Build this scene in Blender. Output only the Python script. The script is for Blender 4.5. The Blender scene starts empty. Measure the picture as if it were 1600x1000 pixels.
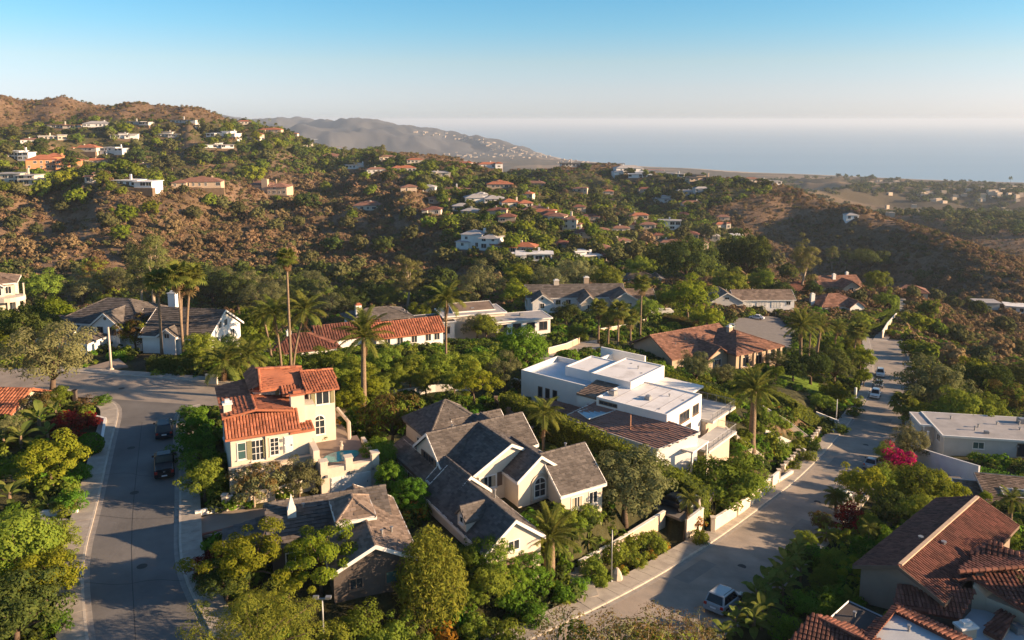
import bpy, math, random
import numpy as np
from mathutils import Vector, Matrix
# ------------------------------------------------------------------ camera, sky, sun, exposure
scn = bpy.context.scene
COL = scn.collection
CAMZ = 230.0                       # camera height above the sea
FPX = 1244.0                       # focal length in pixels of a 1600 wide frame
PITCH = math.radians(8.0)          # the photograph's uprights hardly converge: little tilt, the rest is lens shift
CY = 187 + FPX * math.tan(PITCH)    # photo row of the optical axis
SP, CP = math.sin(PITCH), math.cos(PITCH)
cam_d = bpy.data.cameras.new('camera')
cam_d.sensor_width = 36.0
cam_d.lens = FPX / 1600 * 36
cam_d.shift_y = (CY - 500) / 1600
cam_d.clip_start = 0.5
cam_d.clip_end = 120000
cam = bpy.data.objects.new('camera', cam_d)
COL.objects.link(cam)
cam.location = (0, 0, CAMZ)
cam.rotation_euler = (math.pi / 2 - PITCH, 0, 0)
scn.camera = cam
SUN_AZ, SUN_EL = 99.0, 15.4       # degrees clockwise from +Y (the view), and above the horizon
world = bpy.data.worlds.new('World')
scn.world = world
world.use_nodes = True
wn, wl = world.node_tree.nodes, world.node_tree.links
sky = wn.new('ShaderNodeTexSky')
sky.sky_type = 'NISHITA'
sky.sun_disc = False
sky.sun_elevation = math.radians(SUN_EL)
sky.sun_rotation = math.radians(SUN_AZ)
sky.altitude = 200
sky.air_density = 0.7
sky.dust_density = 0.6
sky.ozone_density = 5.0
# marine haze low in the sky all the way round: the tint depends on elevation only
_tc = wn.new('ShaderNodeTexCoord'); _sx = wn.new('ShaderNodeSeparateXYZ'); _rp = wn.new('ShaderNodeValToRGB'); _mr = wn.new('ShaderNodeMapRange')
_mr.inputs[1].default_value = 0.0; _mr.inputs[2].default_value = 0.48
wl.new(_tc.outputs['Generated'], _sx.inputs[0]); wl.new(_sx.outputs[2], _mr.inputs[0]); wl.new(_mr.outputs[0], _rp.inputs[0])
_e = _rp.color_ramp.elements
_e[0].position = 0.0; _e[0].color = (.62, .49, .455, 1)
_e[1].position = 0.95; _e[1].color = (.52, .51, .42, 1)
for _p, _c in ((.04, (.64, .455, .40)), (.08, (.67, .45, .36)), (.145, (.68, .475, .335)), (.23, (.50, .50, .37)), (.32, (.395, .51, .395)), (.6, (.46, .52, .41))):
    _k = _e.new(_p); _k.color = (*_c, 1)
_vm = wn.new('ShaderNodeVectorMath'); _vm.operation = 'MULTIPLY'
wl.new(sky.outputs[0], _vm.inputs[0]); wl.new(_rp.outputs[0], _vm.inputs[1]); wl.new(_vm.outputs[0], wn['Background'].inputs[0])
wn['Background'].inputs[1].default_value = 0.1 * 1.8
sun_d = bpy.data.lights.new('sun', 'SUN')
sun_d.energy = 5.0
sun_d.color = (1.0, 0.70, 0.43)
sun_d.angle = math.radians(0.55)
sun = bpy.data.objects.new('sun', sun_d)
COL.objects.link(sun)
_az, _el = math.radians(SUN_AZ), math.radians(SUN_EL)
TO_SUN = Vector((math.sin(_az) * math.cos(_el), math.cos(_az) * math.cos(_el), math.sin(_el)))
sun.rotation_euler = TO_SUN.to_track_quat('Z', 'Y').to_euler()
sun.location = (300, -50, 400)
vs = scn.view_settings
vs.view_transform = 'Standard'
vs.look = 'None'
vs.exposure = 1.45
vs.gamma = 1.0
vs.use_curve_mapping = False
scn.cycles.max_bounces = 5
scn.cycles.diffuse_bounces = 2
scn.cycles.glossy_bounces = 2
scn.cycles.transmission_bounces = 3
scn.cycles.transparent_max_bounces = 4
scn.cycles.volume_bounces = 0
scn.cycles.caustics_reflective = False
scn.cycles.caustics_refractive = False
HAZE = 0.7e-4
rng = np.random.default_rng(7)
random.seed(7)

# ------------------------------------------------------------------ picture geometry <-> world
def at(px, py, D):
    """world x, y of the point seen at photo pixel (px, py) that lies D metres below the camera"""
    v = (py - CY) / FPX
    z = D / (SP + v * CP)
    return (px - 800) / FPX * z, z * (CP - v * SP)
def proj(x, y, z):
    """photo pixel of world points (arrays)"""
    d = CAMZ - z
    zc = y * CP + d * SP
    zc = np.where(zc < 1, 1, zc)
    v = (d * CP - y * SP) / zc
    return 800 + FPX * x / zc, CY + FPX * v
# ------------------------------------------------------------------ terrain height: control points, then relief noise
CPX = [  # photo x, photo y, metres below the camera
 (230,980,36.5),(130,990,36.5),(230,850,36.5),(230,745,36.5),(200,650,36.5),(200,595,36.5),(0,600,36.5),(-150,600,36.5),(-200,800,36.5),(0,800,36.5),(320,600,36.5),
 (420,900,37),(480,960,36.9),(430,775,36.5),(545,775,36.5),(620,700,38),(700,760,37),(760,880,36.6),(800,860,36.2),(640,950,37),(590,905,36.7),(820,830,36.9),(900,798,36.4),(850,806,36.7),(930,770,37.2),(850,920,39.2),(700,640,38.5),(560,640,37.5),(450,640,36),(860,700,39.5),
 (170,565,36.8),(300,555,37.5),(350,565,38),(20,495,42),(-120,520,42),(60,520,39.5),(430,580,40),(520,600,40),(600,600,40.5),(700,590,41),(780,600,41.5),
 (854,989,40.2),(979,929,41),(1064,880,42.8),(1133,835,44.6),(1200,785,47),(1250,747,49),(1305,690,52.5),(1355,627,57.3),(1364,597,59.5),(1363,550,63.5),(1357,527,66),(1395,500,68),(1408,475,70),
 (960,800,39),(1000,760,39.6),(900,620,41.5),(860,600,42),(1060,720,41),(1000,600,42),(1150,720,44),(1180,690,44),(1150,640,45),(1240,640,49),(1240,600,52),(1300,570,60),(1270,590,56),
 (1090,585,54),(960,560,47),(1190,545,57),(900,545,50),(600,545,48),(720,545,50),(780,530,52),(925,495,58),(1000,500,58),(1060,480,61),(1180,500,62),(1230,540,60),(1320,490,68),(1315,460,69),(1420,460,72),(1250,450,69),(1150,450,68),
 (1250,940,41),(1180,960,40.5),(1350,1000,40.3),(1450,900,40.4),(1600,930,41),(1400,800,46),(1500,790,47.5),(1600,790,47),(1480,720,51),(1600,720,50.5),(1750,800,47),(1430,690,53),(1440,630,57),(1600,640,58),(1750,640,60),(1750,950,42),
 (1430,560,67),(1500,580,66),(1450,520,72),(1500,500,80),(1500,480,90),(1600,520,90),(1600,580,74),(1750,540,92),
 (750,388,60),(830,408,62),(895,358,64),(1000,440,66),(1070,440,68),(1170,440,69),(920,440,64),(860,470,60),
 (100,440,66),(0,350,52),(100,400,61),(100,330,50),(100,275,36),(0,300,40),(200,290,40),(250,420,66),(300,350,58),(300,300,48),(400,300,50),(400,390,64),(550,430,68),(550,350,58),(500,290,47),(620,300,52),(620,380,63),(700,420,67),(-150,330,44),(-150,420,60),
 (100,230,26),(250,215,18),(0,200,8),(0,158,-20),(100,163,-18),(200,177,-7),(300,183,-2.5),(380,189,2),(440,199,9),(500,214,20),(560,229,30),(640,253,46),(720,263,54),(800,268,58),(950,271,61),(1060,279,65),(1200,293,66),(1250,305,66),(1330,335,70),(1440,372,74),(1540,405,78),(1600,425,80),(-150,160,-22),
 (880,300,66),(1000,320,74),(900,340,72),(1000,360,80),(1150,370,88),(1100,330,74),(1250,380,92),(1350,420,98),(1420,440,97),
 (1600,330,160),(1450,330,150),(1300,300,175),(1600,300,190),(1320,279,206),(1600,291,213),(1750,300,213),(1750,340,165),(1480,300,185),
 (460,188.5,5),(540,192,25),(600,198,58),(640,205,92),(740,220,160),(800,231,200),(400,192,30),(330,190,20),(600,243,212),(700,243,214),(760,246,216),(500,240,190),
]
CW = [  # photo x, depth, metres below the camera: ground that other ground hides
 (100,230,68),(300,240,70),(500,270,71),(650,300,71),(-100,230,66),(250,640,66),(350,650,64),(420,690,54),
 (300,1250,60),(500,1200,80),(640,1200,110),(800,1200,120),(950,1200,125),(1060,1200,125),(1200,1050,125),(1330,850,130),(1440,720,130),(1600,620,130),(0,1300,30),(100,1300,30),
 (300,2500,180),(500,2400,190),(640,2000,190),(800,2000,195),(950,2000,200),(1100,2000,195),(0,2500,120),(-200,2500,100),
 (900,3200,214),(1000,3000,212),(1060,2900,212),(1200,2700,210),(1450,1000,120),(1600,900,125),(1750,1000,140),
 (1230,3300,222),(1060,3700,222),(900,4350,222),(860,4850,222),(1600,2830,222),(1420,3000,222),(1800,2700,222),
 (1230,3650,242),(1060,4080,242),(900,4800,242),(870,5300,242),(1600,3120,242),(1420,3330,242),(1800,2980,242),(820,6100,236),(740,7600,236),(640,9000,230),(1000,6000,260),(1300,6000,260),(1600,6000,260),(800,9000,260),(540,9000,150),(440,9000,90),(300,8000,60),(100,8000,60),
]
_cx, _cy, _cd = [], [], []
for px, py, D in CPX:
    v = (py - CY) / FPX
    k = SP + v * CP
    z = D / k if abs(k) > .0025 else 950.0
    if py < 195 and px < 400: z = min(max(z, 880), 1000); D = z * k
    if 400 <= px < 830 and 186 < py < 233 and D != 9 and D != 20 and D != 30: z = 6400 if px < 700 else (5900 if px < 790 else 5500); D = z * k
    if (px, py) in ((400,192),(330,190)): z = 6800; D = 12
    _cx.append((px - 800) / FPX * z); _cy.append(z * (CP - v * SP)); _cd.append(D)
for px, z, D in CW:
    _cx.append((px - 800) / FPX * z); _cy.append(math.sqrt(max(z * z - D * D, 1))); _cd.append(D)
for a in range(0, 360, 20):
    for r in (20., 45.):
        _cx.append(r * math.sin(math.radians(a))); _cy.append(r * math.cos(math.radians(a))); _cd.append(37.5 + (2.5 if 0 < a < 180 else -1))
    if 60 <= a <= 300:
        for r in (300., 2500.):
            _cx.append(r * math.sin(math.radians(a))); _cy.append(r * math.cos(math.radians(a))); _cd.append(50. if r < 500 else 150.)
_cx, _cy, _cd = np.array(_cx), np.array(_cy), np.array(_cd)
def _uv(x, y):
    r = np.sqrt(x * x + y * y) + 6
    return np.arctan2(x, y) * 2.0, np.log(r)
_cu, _cv = _uv(_cx, _cy)
_C2 = 0.05 ** 2
def _ker(u, v):
    return np.sqrt((u[:, None] - _cu[None]) ** 2 + (v[:, None] - _cv[None]) ** 2 + _C2)
_n = len(_cu)
_A = np.zeros((_n + 3, _n + 3))
_A[:_n, :_n] = _ker(_cu, _cv) - 0.004 * np.eye(_n)
_A[:_n, _n] = 1; _A[:_n, _n + 1] = _cu; _A[:_n, _n + 2] = _cv
_A[_n:, :_n] = _A[:_n, _n:].T
_W = np.linalg.solve(_A, np.concatenate([_cd, [0, 0, 0]]))
def _hash(i, j, s):
    h = (i * 374761393 + j * 668265263 + s * 974634) & 0xffffffff
    h = ((h ^ (h >> 13)) * 1274126177) & 0xffffffff
    return ((h ^ (h >> 16)) & 0xffff) / 65535.0
def vnoise(x, y, s=0):
    i, j = np.floor(x).astype(np.int64), np.floor(y).astype(np.int64)
    f, g = x - i, y - j
    f = f * f * (3 - 2 * f); g = g * g * (3 - 2 * g)
    return (_hash(i, j, s) * (1 - f) + _hash(i + 1, j, s) * f) * (1 - g) + (_hash(i, j + 1, s) * (1 - f) + _hash(i + 1, j + 1, s) * f) * g
def fbm(x, y, s=0, o=4):
    t, a, n = 0, .5, 0
    for k in range(o):
        t = t + a * vnoise(x * 2 ** k + 13.7 * k, y * 2 ** k - 7.1 * k, s + k); n += a; a *= .5
    return t / n
def smooth(a, b, x):
    t = np.clip((x - a) / (b - a), 0, 1)
    return t * t * (3 - 2 * t)
def drop0(x, y):
    """smooth drop below the camera"""
    x = np.atleast_1d(np.asarray(x, float)); y = np.atleast_1d(np.asarray(y, float))
    out = np.empty(len(x))
    for s in range(0, len(x), 40000):
        u, v = _uv(x[s:s + 40000], y[s:s + 40000])
        out[s:s + 40000] = _ker(u, v) @ _W[:_n] + _W[_n] + _W[_n + 1] * u + _W[_n + 2] * v
    return out
PADS = []    # (polygon world xy, plane a, b, c: z = a x + b y + c): flat-graded ground
ROADS = []   # (centre line xy, z, half width)
def in_poly(x, y, P):
    ins = np.zeros(x.shape, bool)
    n = len(P)
    for i in range(n):
        x1, y1 = P[i]; x2, y2 = P[(i + 1) % n]
        c = ((y1 > y) != (y2 > y))
        ins ^= c & (x < (x2 - x1) * (y - y1) / ((y2 - y1) if y2 != y1 else 1e-9) + x1)
    return ins
def polydist(x, y, L, Z):
    """distance to a polyline, height of its nearest point"""
    best = np.full(x.shape, 1e9); bz = np.zeros(x.shape)
    for i in range(len(L) - 1):
        ax, ay = L[i]; dx, dy = L[i + 1][0] - ax, L[i + 1][1] - ay
        t = np.clip(((x - ax) * dx + (y - ay) * dy) / (dx * dx + dy * dy), 0, 1)
        d = np.hypot(x - ax - t * dx, y - ay - t * dy)
        m = d < best
        best = np.where(m, d, best); bz = np.where(m, Z[i] + t * (Z[i + 1] - Z[i]), bz)
    return best, bz
def ground(x, y):
    x = np.atleast_1d(np.asarray(x, float)); y = np.atleast_1d(np.asarray(y, float))
    z = CAMZ - drop0(x, y)
    r = np.hypot(x, y)
    az = np.degrees(np.arctan2(x, y))
    hill = smooth(205, 330, r + np.where(az > 0, -az * 4.0, 0)) * (1 - smooth(1150, 1500, r))
    # gullies run down the slopes: ridged noise
    g = 1 - np.sqrt((2 * fbm(x / 100. + y / 400., y / 230., 3, 4) - 1) ** 2 + .012)
    z = z + hill * ((g - .66) * 44 * smooth(270, 520, r) * (1 - .6 * smooth(8, 16, az)) + (fbm(x / 22., y / 22., 9, 3) - .5) * 5)
    z = z + (fbm(x / 9., y / 9., 21, 2) - .5) * .7 * smooth(30, 60, r)
    far = smooth(1150, 1500, r) * (1 - smooth(2500, 2900, r) * (az > 2))
    z = z + far * ((1 - np.abs(2 * fbm(x / 420., y / 420., 5, 4) - 1)) - .62) * 75 * np.clip((z - 8) / 25., 0, 1)
    hd = smooth(4300, 5200, r) * (az < 3)
    gg = 1 - np.abs(2 * fbm(x / 700. + y / 2500., y / 1500., 31, 5) - 1)
    z = z + hd * (gg - .74) * 200 * np.clip((z - 6) / 60., 0, 1)
    for L, Z, hw in ROADS:
        m = (x > min(p[0] for p in L) - 20) & (x < max(p[0] for p in L) + 20) & (y > min(p[1] for p in L) - 20) & (y < max(p[1] for p in L) + 20)
        if m.any():
            d, bz = polydist(x[m], y[m], L, Z)
            w = 1 - smooth(hw, hw + 5, d)
            z[m] = z[m] * (1 - w) + (bz - .16) * w
    for P, a, b, c in PADS:
        m = (x > min(p[0] for p in P)) & (x < max(p[0] for p in P)) & (y > min(p[1] for p in P)) & (y < max(p[1] for p in P))
        if m.any():
            q = np.zeros(x.shape, bool); q[m] = in_poly(x[m], y[m], P)
            z[q] = a * x[q] + b * y[q] + c - .3
    return z
def gz(x, y):
    return float(ground(x, y)[0])
_tz = 40 * 1.012 ** np.arange(420)
def hit(px, py, h=0.0):
    """first point on the ray of photo pixel (px, py) that is h metres above the ground"""
    v = (py - CY) / FPX
    X, Y, Z = (px - 800) / FPX * _tz, _tz * (CP - v * SP), CAMZ - _tz * (SP + v * CP)
    G = ground(X, Y) + h
    b = np.nonzero(Z <= G)[0]
    if len(b) == 0: i = 300; t = _tz[i]
    elif b[0] == 0: t = _tz[0]
    else:
        i = b[0]; d0, d1 = Z[i - 1] - G[i - 1], Z[i] - G[i]
        t = _tz[i - 1] + (_tz[i] - _tz[i - 1]) * d0 / (d0 - d1)
    x, y = (px - 800) / FPX * t, t * (CP - v * SP)
    return x, y, CAMZ - t * (SP + v * CP) - h, t
# ------------------------------------------------------------------ materials
MATS = {}
def mat(name, col, rough=.85, var=.18, scale=1.5, bump=0., spec=.3, island=0., metal=0., coords='Object', col2=None, fac2=0.5, scale2=.3):
    if name in MATS: return MATS[name]
    m = bpy.data.materials.new(name); m.use_nodes = True
    N, Lk = m.node_tree.nodes, m.node_tree.links
    B = N['Principled BSDF']
    B.inputs['Roughness'].default_value = rough
    B.inputs['Metallic'].default_value = metal
    B.inputs['Specular IOR Level'].default_value = spec
    tc = N.new('ShaderNodeTexCoord')
    nz = N.new('ShaderNodeTexNoise'); nz.inputs['Scale'].default_value = scale; nz.inputs['Detail'].default_value = 5
    Lk.new(tc.outputs[coords], nz.inputs['Vector'])
    base = N.new('ShaderNodeRGB'); base.outputs[0].default_value = (*col, 1)
    out = base.outputs[0]
    if col2 is not None:
        n2 = N.new('ShaderNodeTexNoise'); n2.inputs['Scale'].default_value = scale2; n2.inputs['Detail'].default_value = 6; n2.inputs['Roughness'].default_value = .65
        Lk.new(tc.outputs[coords], n2.inputs['Vector'])
        rp = N.new('ShaderNodeValToRGB'); rp.color_ramp.elements[0].position = fac2 - .12; rp.color_ramp.elements[1].position = fac2 + .12
        Lk.new(n2.outputs[0], rp.inputs[0])
        mx = N.new('ShaderNodeMix'); mx.data_type = 'RGBA'
        Lk.new(rp.outputs[0], mx.inputs[0]); Lk.new(out, mx.inputs[6]); mx.inputs[7].default_value = (*col2, 1)
        out = mx.outputs[2]
    mr = N.new('ShaderNodeMapRange'); mr.inputs[1].default_value = .25; mr.inputs[2].default_value = .75
    mr.inputs[3].default_value = 1 - var; mr.inputs[4].default_value = 1 + var
    Lk.new(nz.outputs[0], mr.inputs[0])
    val = mr.outputs[0]
    if island:
        ge = N.new('ShaderNodeNewGeometry')
        m2 = N.new('ShaderNodeMapRange'); m2.inputs[3].default_value = 1 - island; m2.inputs[4].default_value = 1 + island
        Lk.new(ge.outputs['Random Per Island'], m2.inputs[0])
        mu = N.new('ShaderNodeMath'); mu.operation = 'MULTIPLY'
        Lk.new(val, mu.inputs[0]); Lk.new(m2.outputs[0], mu.inputs[1]); val = mu.outputs[0]
    hs = N.new('ShaderNodeHueSaturation')
    Lk.new(out, hs.inputs['Color']); Lk.new(val, hs.inputs['Value'])
    Lk.new(hs.outputs[0], B.inputs['Base Color'])
    if bump:
        bp = N.new('ShaderNodeBump'); bp.inputs['Strength'].default_value = bump; bp.inputs['Distance'].default_value = .05
        n3 = N.new('ShaderNodeTexNoise'); n3.inputs['Scale'].default_value = scale * 9; n3.inputs['Detail'].default_value = 4
        Lk.new(tc.outputs[coords], n3.inputs['Vector'])
        Lk.new(n3.outputs[0], bp.inputs['Height']); Lk.new(bp.outputs[0], B.inputs['Normal'])
    MATS[name] = m
    return m
def leafmat(name, col, col2, trans=.35, hue=.02, sat=1.0):
    """leaf cards: two greens mixed per leaf, each plant a little different"""
    m = bpy.data.materials.new(name); m.use_nodes = True
    N, Lk = m.node_tree.nodes, m.node_tree.links
    N.remove(N['Principled BSDF'])
    ge = N.new('ShaderNodeNewGeometry'); oi = N.new('ShaderNodeObjectInfo')
    mx = N.new('ShaderNodeMix'); mx.data_type = 'RGBA'
    mx.inputs[6].default_value = (*col, 1); mx.inputs[7].default_value = (*col2, 1)
    Lk.new(ge.outputs['Random Per Island'], mx.inputs[0])
    hs = N.new('ShaderNodeHueSaturation'); hs.inputs['Saturation'].default_value = sat
    a = N.new('ShaderNodeMapRange'); a.inputs[3].default_value = .5 - hue; a.inputs[4].default_value = .5 + hue
    Lk.new(oi.outputs['Random'], a.inputs[0]); Lk.new(a.outputs[0], hs.inputs['Hue'])
    b = N.new('ShaderNodeMath'); b.operation = 'MULTIPLY_ADD'; b.inputs[1].default_value = 7.31; b.inputs[2].default_value = .2
    Lk.new(oi.outputs['Random'], b.inputs[0])
    fr = N.new('ShaderNodeMath'); fr.operation = 'FRACT'; Lk.new(b.outputs[0], fr.inputs[0])
    c = N.new('ShaderNodeMapRange'); c.inputs[3].default_value = .72; c.inputs[4].default_value = 1.25
    Lk.new(fr.outputs[0], c.inputs[0]); Lk.new(c.outputs[0], hs.inputs['Value'])
    Lk.new(mx.outputs[2], hs.inputs['Color'])
    d = N.new('ShaderNodeBsdfDiffuse'); t = N.new('ShaderNodeBsdfTranslucent')
    Lk.new(hs.outputs[0], d.inputs[0])
    h2 = N.new('ShaderNodeHueSaturation'); h2.inputs['Value'].default_value = 1.5; h2.inputs['Hue'].default_value = .485
    Lk.new(hs.outputs[0], h2.inputs['Color']); Lk.new(h2.outputs[0], t.inputs[0])
    ms = N.new('ShaderNodeMixShader'); ms.inputs[0].default_value = trans
    Lk.new(d.outputs[0], ms.inputs[1]); Lk.new(t.outputs[0], ms.inputs[2])
    Lk.new(ms.outputs[0], N['Material Output'].inputs[0])
    MATS[name] = m
    return m
# ------------------------------------------------------------------ mesh building
class MB:
    def __init__(s): s.v = []; s.f = []; s.mi = []; s.cur = 0
    def add(s, verts, faces):
        o = len(s.v); s.v += [tuple(p) for p in verts]
        for f in faces: s.f.append([i + o for i in f]); s.mi.append(s.cur)
    def box(s, x0, x1, y0, y1, z0, z1):
        s.add([(x0,y0,z0),(x1,y0,z0),(x1,y1,z0),(x0,y1,z0),(x0,y0,z1),(x1,y0,z1),(x1,y1,z1),(x0,y1,z1)],
              [(0,3,2,1),(4,5,6,7),(0,1,5,4),(1,2,6,5),(2,3,7,6),(3,0,4,7)])
    def prism(s, P, z0, z1):
        """extrude a ground-plan polygon; z1 may be one height per corner"""
        n = len(P)
        a = sum(P[i][0] * P[(i + 1) % n][1] - P[(i + 1) % n][0] * P[i][1] for i in range(n))
        if a < 0: P = P[::-1]; z1 = z1[::-1] if isinstance(z1, (list, tuple)) else z1; z0 = z0[::-1] if isinstance(z0, (list, tuple)) else z0
        b = z0 if isinstance(z0, (list, tuple)) else [z0] * n
        t = z1 if isinstance(z1, (list, tuple)) else [z1] * n
        s.add([(p[0], p[1], b[i]) for i, p in enumerate(P)] + [(p[0], p[1], t[i]) for i, p in enumerate(P)],
              [tuple(range(n))[::-1], tuple(range(n, 2 * n))] + [(i, (i + 1) % n, n + (i + 1) % n, n + i) for i in range(n)])
    def slab(s, Q, th):
        """thick sheet under a 3D polygon Q (top side), th thick straight down"""
        n = len(Q)
        a = sum(Q[i][0] * Q[(i + 1) % n][1] - Q[(i + 1) % n][0] * Q[i][1] for i in range(n))
        if a < 0: Q = Q[::-1]
        s.add([(p[0], p[1], p[2] - th) for p in Q] + list(Q), [tuple(range(n))[::-1], tuple(range(n, 2 * n))] + [(i, (i + 1) % n, n + (i + 1) % n, n + i) for i in range(n)])
    def tube(s, path, rad, n=6, cap=True):
        rings = []
        for i, p in enumerate(path):
            p = Vector(p)
            d = Vector(path[min(i + 1, len(path) - 1)]) - Vector(path[max(i - 1, 0)])
            d = d.normalized() if d.length > 1e-9 else Vector((0, 0, 1))
            u = d.cross(Vector((0, 0, 1)) if abs(d.z) < .9 else Vector((1, 0, 0))).normalized(); w = d.cross(u)
            r = rad[i] if isinstance(rad, (list, tuple)) else rad
            rings.append([tuple(p + (u * math.cos(2 * math.pi * k / n) + w * math.sin(2 * math.pi * k / n)) * r) for k in range(n)])
        F = []
        for i in range(len(rings) - 1):
            for k in range(n): F.append((i * n + k, i * n + (k + 1) % n, (i + 1) * n + (k + 1) % n, (i + 1) * n + k))
        if cap: F.append(tuple(range(n))[::-1]); F.append(tuple((len(rings) - 1) * n + k for k in range(n)))
        s.add([p for r in rings for p in r], F)
    def mesh(s, name, mats, smooth=False):
        me = bpy.data.meshes.new(name)
        me.from_pydata(s.v, [], s.f)
        for m in (mats if isinstance(mats, (list, tuple)) else [mats]): me.materials.append(m)
        if len(me.materials) > 1: me.polygons.foreach_set('material_index', s.mi)
        if smooth: me.polygons.foreach_set('use_smooth', [True] * len(me.polygons))
        me.update()
        return me
    def build(s, name, mats, parent=None, smooth=False):
        return link(name, s.mesh(name, mats, smooth), parent)
def link(name, me, parent=None, loc=None, rot=None, scale=None):
    o = bpy.data.objects.new(name, me); COL.objects.link(o)
    if parent is not None: o.parent = parent
    if loc is not None: o.location = loc
    if rot is not None: o.rotation_euler = rot
    if scale is not None: o.scale = (scale,) * 3 if not isinstance(scale, (list, tuple)) else scale
    return o
def tag(o, label=None, cat=None, group=None, kind=None):
    if label: o['label'] = label
    if cat: o['category'] = cat
    if group: o['group'] = group
    if kind: o['kind'] = kind
    return o
def thing(name, label, cat, loc, rotz=0, group=None, scale=None):
    return tag(link(name, None, None, loc, (0, 0, rotz), scale), label, cat, group)
def np_mesh(name, V, F, mats, smooth=False):
    """mesh from numpy vertex array and quad array"""
    me = bpy.data.meshes.new(name)
    nv, nf, k = len(V), len(F), F.shape[1]
    me.vertices.add(nv); me.vertices.foreach_set('co', V.astype(np.float32).ravel())
    me.loops.add(nf * k); me.loops.foreach_set('vertex_index', F.astype(np.int32).ravel())
    me.polygons.add(nf); me.polygons.foreach_set('loop_start', np.arange(0, nf * k, k, dtype=np.int32))
    me.polygons.foreach_set('loop_total', np.full(nf, k, dtype=np.int32))
    if smooth: me.polygons.foreach_set('use_smooth', np.ones(nf, bool))
    for m in (mats if isinstance(mats, (list, tuple)) else [mats]): me.materials.append(m)
    me.update(calc_edges=True)
    return me
# ------------------------------------------------------------------ road layout (before the terrain, which is graded to it)
def resample(L, step):
    """evenly spaced points on a 3D polyline"""
    P = [Vector(p) for p in L]; out = [P[0]]; acc = 0.0
    for i in range(len(P) - 1):
        seg = (P[i + 1] - P[i]).length; t = step - acc
        while t < seg:
            out.append(P[i].lerp(P[i + 1], t / seg)); t += step
        acc = (seg - (t - step)) if seg >= 0 else 0
    out.append(P[-1]); return out
def chaikin(P, n=2):
    for _ in range(n):
        Q = [P[0]]
        for a, b in zip(P[:-1], P[1:]): Q += [a.lerp(b, .25), a.lerp(b, .75)]
        P = Q + [P[-1]]
    return P
def offset(P, d):
    """shift a polyline d metres to its right"""
    out = []
    for i, p in enumerate(P):
        t = (P[min(i + 1, len(P) - 1)] - P[max(i - 1, 0)]); t.z = 0; t.normalize()
        out.append(p + Vector((t.y, -t.x, 0)) * d)
    return out
G0 = 36.5
ST_L = [Vector((*at(px, py, D), CAMZ - D)) for px, py, D in [(729,1049,39.8),(854,989,40.2),(979,929,41),(1064,880,42.8),(1133,835,44.6),(1200,785,47),(1250,747,49),(1305,690,52.5),(1352,630,57.2),(1366,595,59.5),(1363,550,63.5),(1357,527,66)]]
ST_L.insert(0, ST_L[0] * 2 - ST_L[1] * 1.0 + Vector((-18, -12, 0)) * .0)
ST_L = resample(chaikin(ST_L), 1.6)
ST_R = offset(ST_L, 8.7)
LANE = [Vector((*at(px, py, D), CAMZ - D)) for px, py, D in [(1372,538,65.2),(1392,503,67.6),(1404,480,69.6),(1409,466,70.4)]]
LANE = resample(chaikin(LANE), 3)
LS_L = [Vector((*at(px, py, G0), CAMZ - G0)) for px, py in [(150,1060),(140,1010),(134,960),(130,906),(134,859),(147,812),(162,750),(175,690),(186,648),(184,635),(173,627),(152,622)]]
LS_R = [Vector((*at(px, py, G0), CAMZ - G0)) for px, py in [(390,1060),(340,1010),(309,950),(287,906),(279,859),(280,812),(280,750),(277,700),(275,660),(279,645),(290,637),(312,633)]]
LS_L, LS_R = chaikin(LS_L), chaikin(LS_R)
CR_F = [Vector((*at(px, py, G0), CAMZ - G0)) for px, py in [(-330,570),(-100,575),(40,578),(130,583),(230,590),(320,597),(430,604)]]
CR_N = [Vector((*at(px, py, G0), CAMZ - G0)) for px, py in [(-370,602),(-120,610),(40,616),(150,622),(230,628),(312,633),(450,642)]]
ROADS.append(([tuple(((a + b) / 2).xy) for a, b in zip(ST_L[::4], ST_R[::4])], [a.z for a in ST_L[::4]], 7.6))
ROADS.append(([tuple(p.xy) for p in LANE], [p.z for p in LANE], 2.6))
ROADS.append(([tuple(((a + b) / 2).xy) for a, b in zip(LS_L[::3], LS_R[::3])], [CAMZ - G0] * len(LS_L[::3]), 7.2))
ROADS.append(([tuple(((a + b) / 2).xy) for a, b in zip(CR_F, CR_N)], [CAMZ - G0] * len(CR_F), 6.4))
EXCL = []   # ground-plan polygons where no undergrowth is sown
def pad(pts, D=None, lift=0.0, excl=True):
    """level-graded patch: photo pixels with the drop at each (or one drop) -> (outline world xyz), terrain is cut just below it"""
    Q = []
    for p in pts:
        d = p[2] if len(p) > 2 else (D if D is not None else None)
        if d is None:
            x, y, z, _ = hit(p[0], p[1]); Q.append((x, y, z + lift))
        else: Q.append((*at(p[0], p[1], d), CAMZ - d + lift))
    A = np.array([[q[0], q[1], 1] for q in Q]); c = np.linalg.lstsq(A, np.array([q[2] for q in Q]), rcond=None)[0]
    P = [(q[0], q[1]) for q in Q]
    PADS.append((P, *c))
    if excl: EXCL.append(P)
    return [(x, y, c[0] * x + c[1] * y + c[2]) for x, y in P]
PATCH = {}
PATCH['villa_drive'] = pad([(298,838),(300,812),(345,800),(420,790),(500,772),(590,757),(585,785),(480,800),(420,830)], 36.6)
PATCH['left_drive'] = pad([(62,833),(62,808),(131,812),(122,842)], 36.42)
PATCH['court'] = pad([(1125,545),(1150,497),(1215,492),(1245,520),(1235,552),(1165,560)])
PATCH['front_drive'] = pad([(640,716),(612,730),(655,778),(720,850),(745,838),(690,780)], 38.0)
PATCH['walk'] = pad([(880,895),(915,878),(935,930),(902,938)], 40.6)
PATCH['carport'] = pad([(1010,790),(1060,745),(1120,765),(1095,800),(1065,812)], 41.8)
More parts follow.
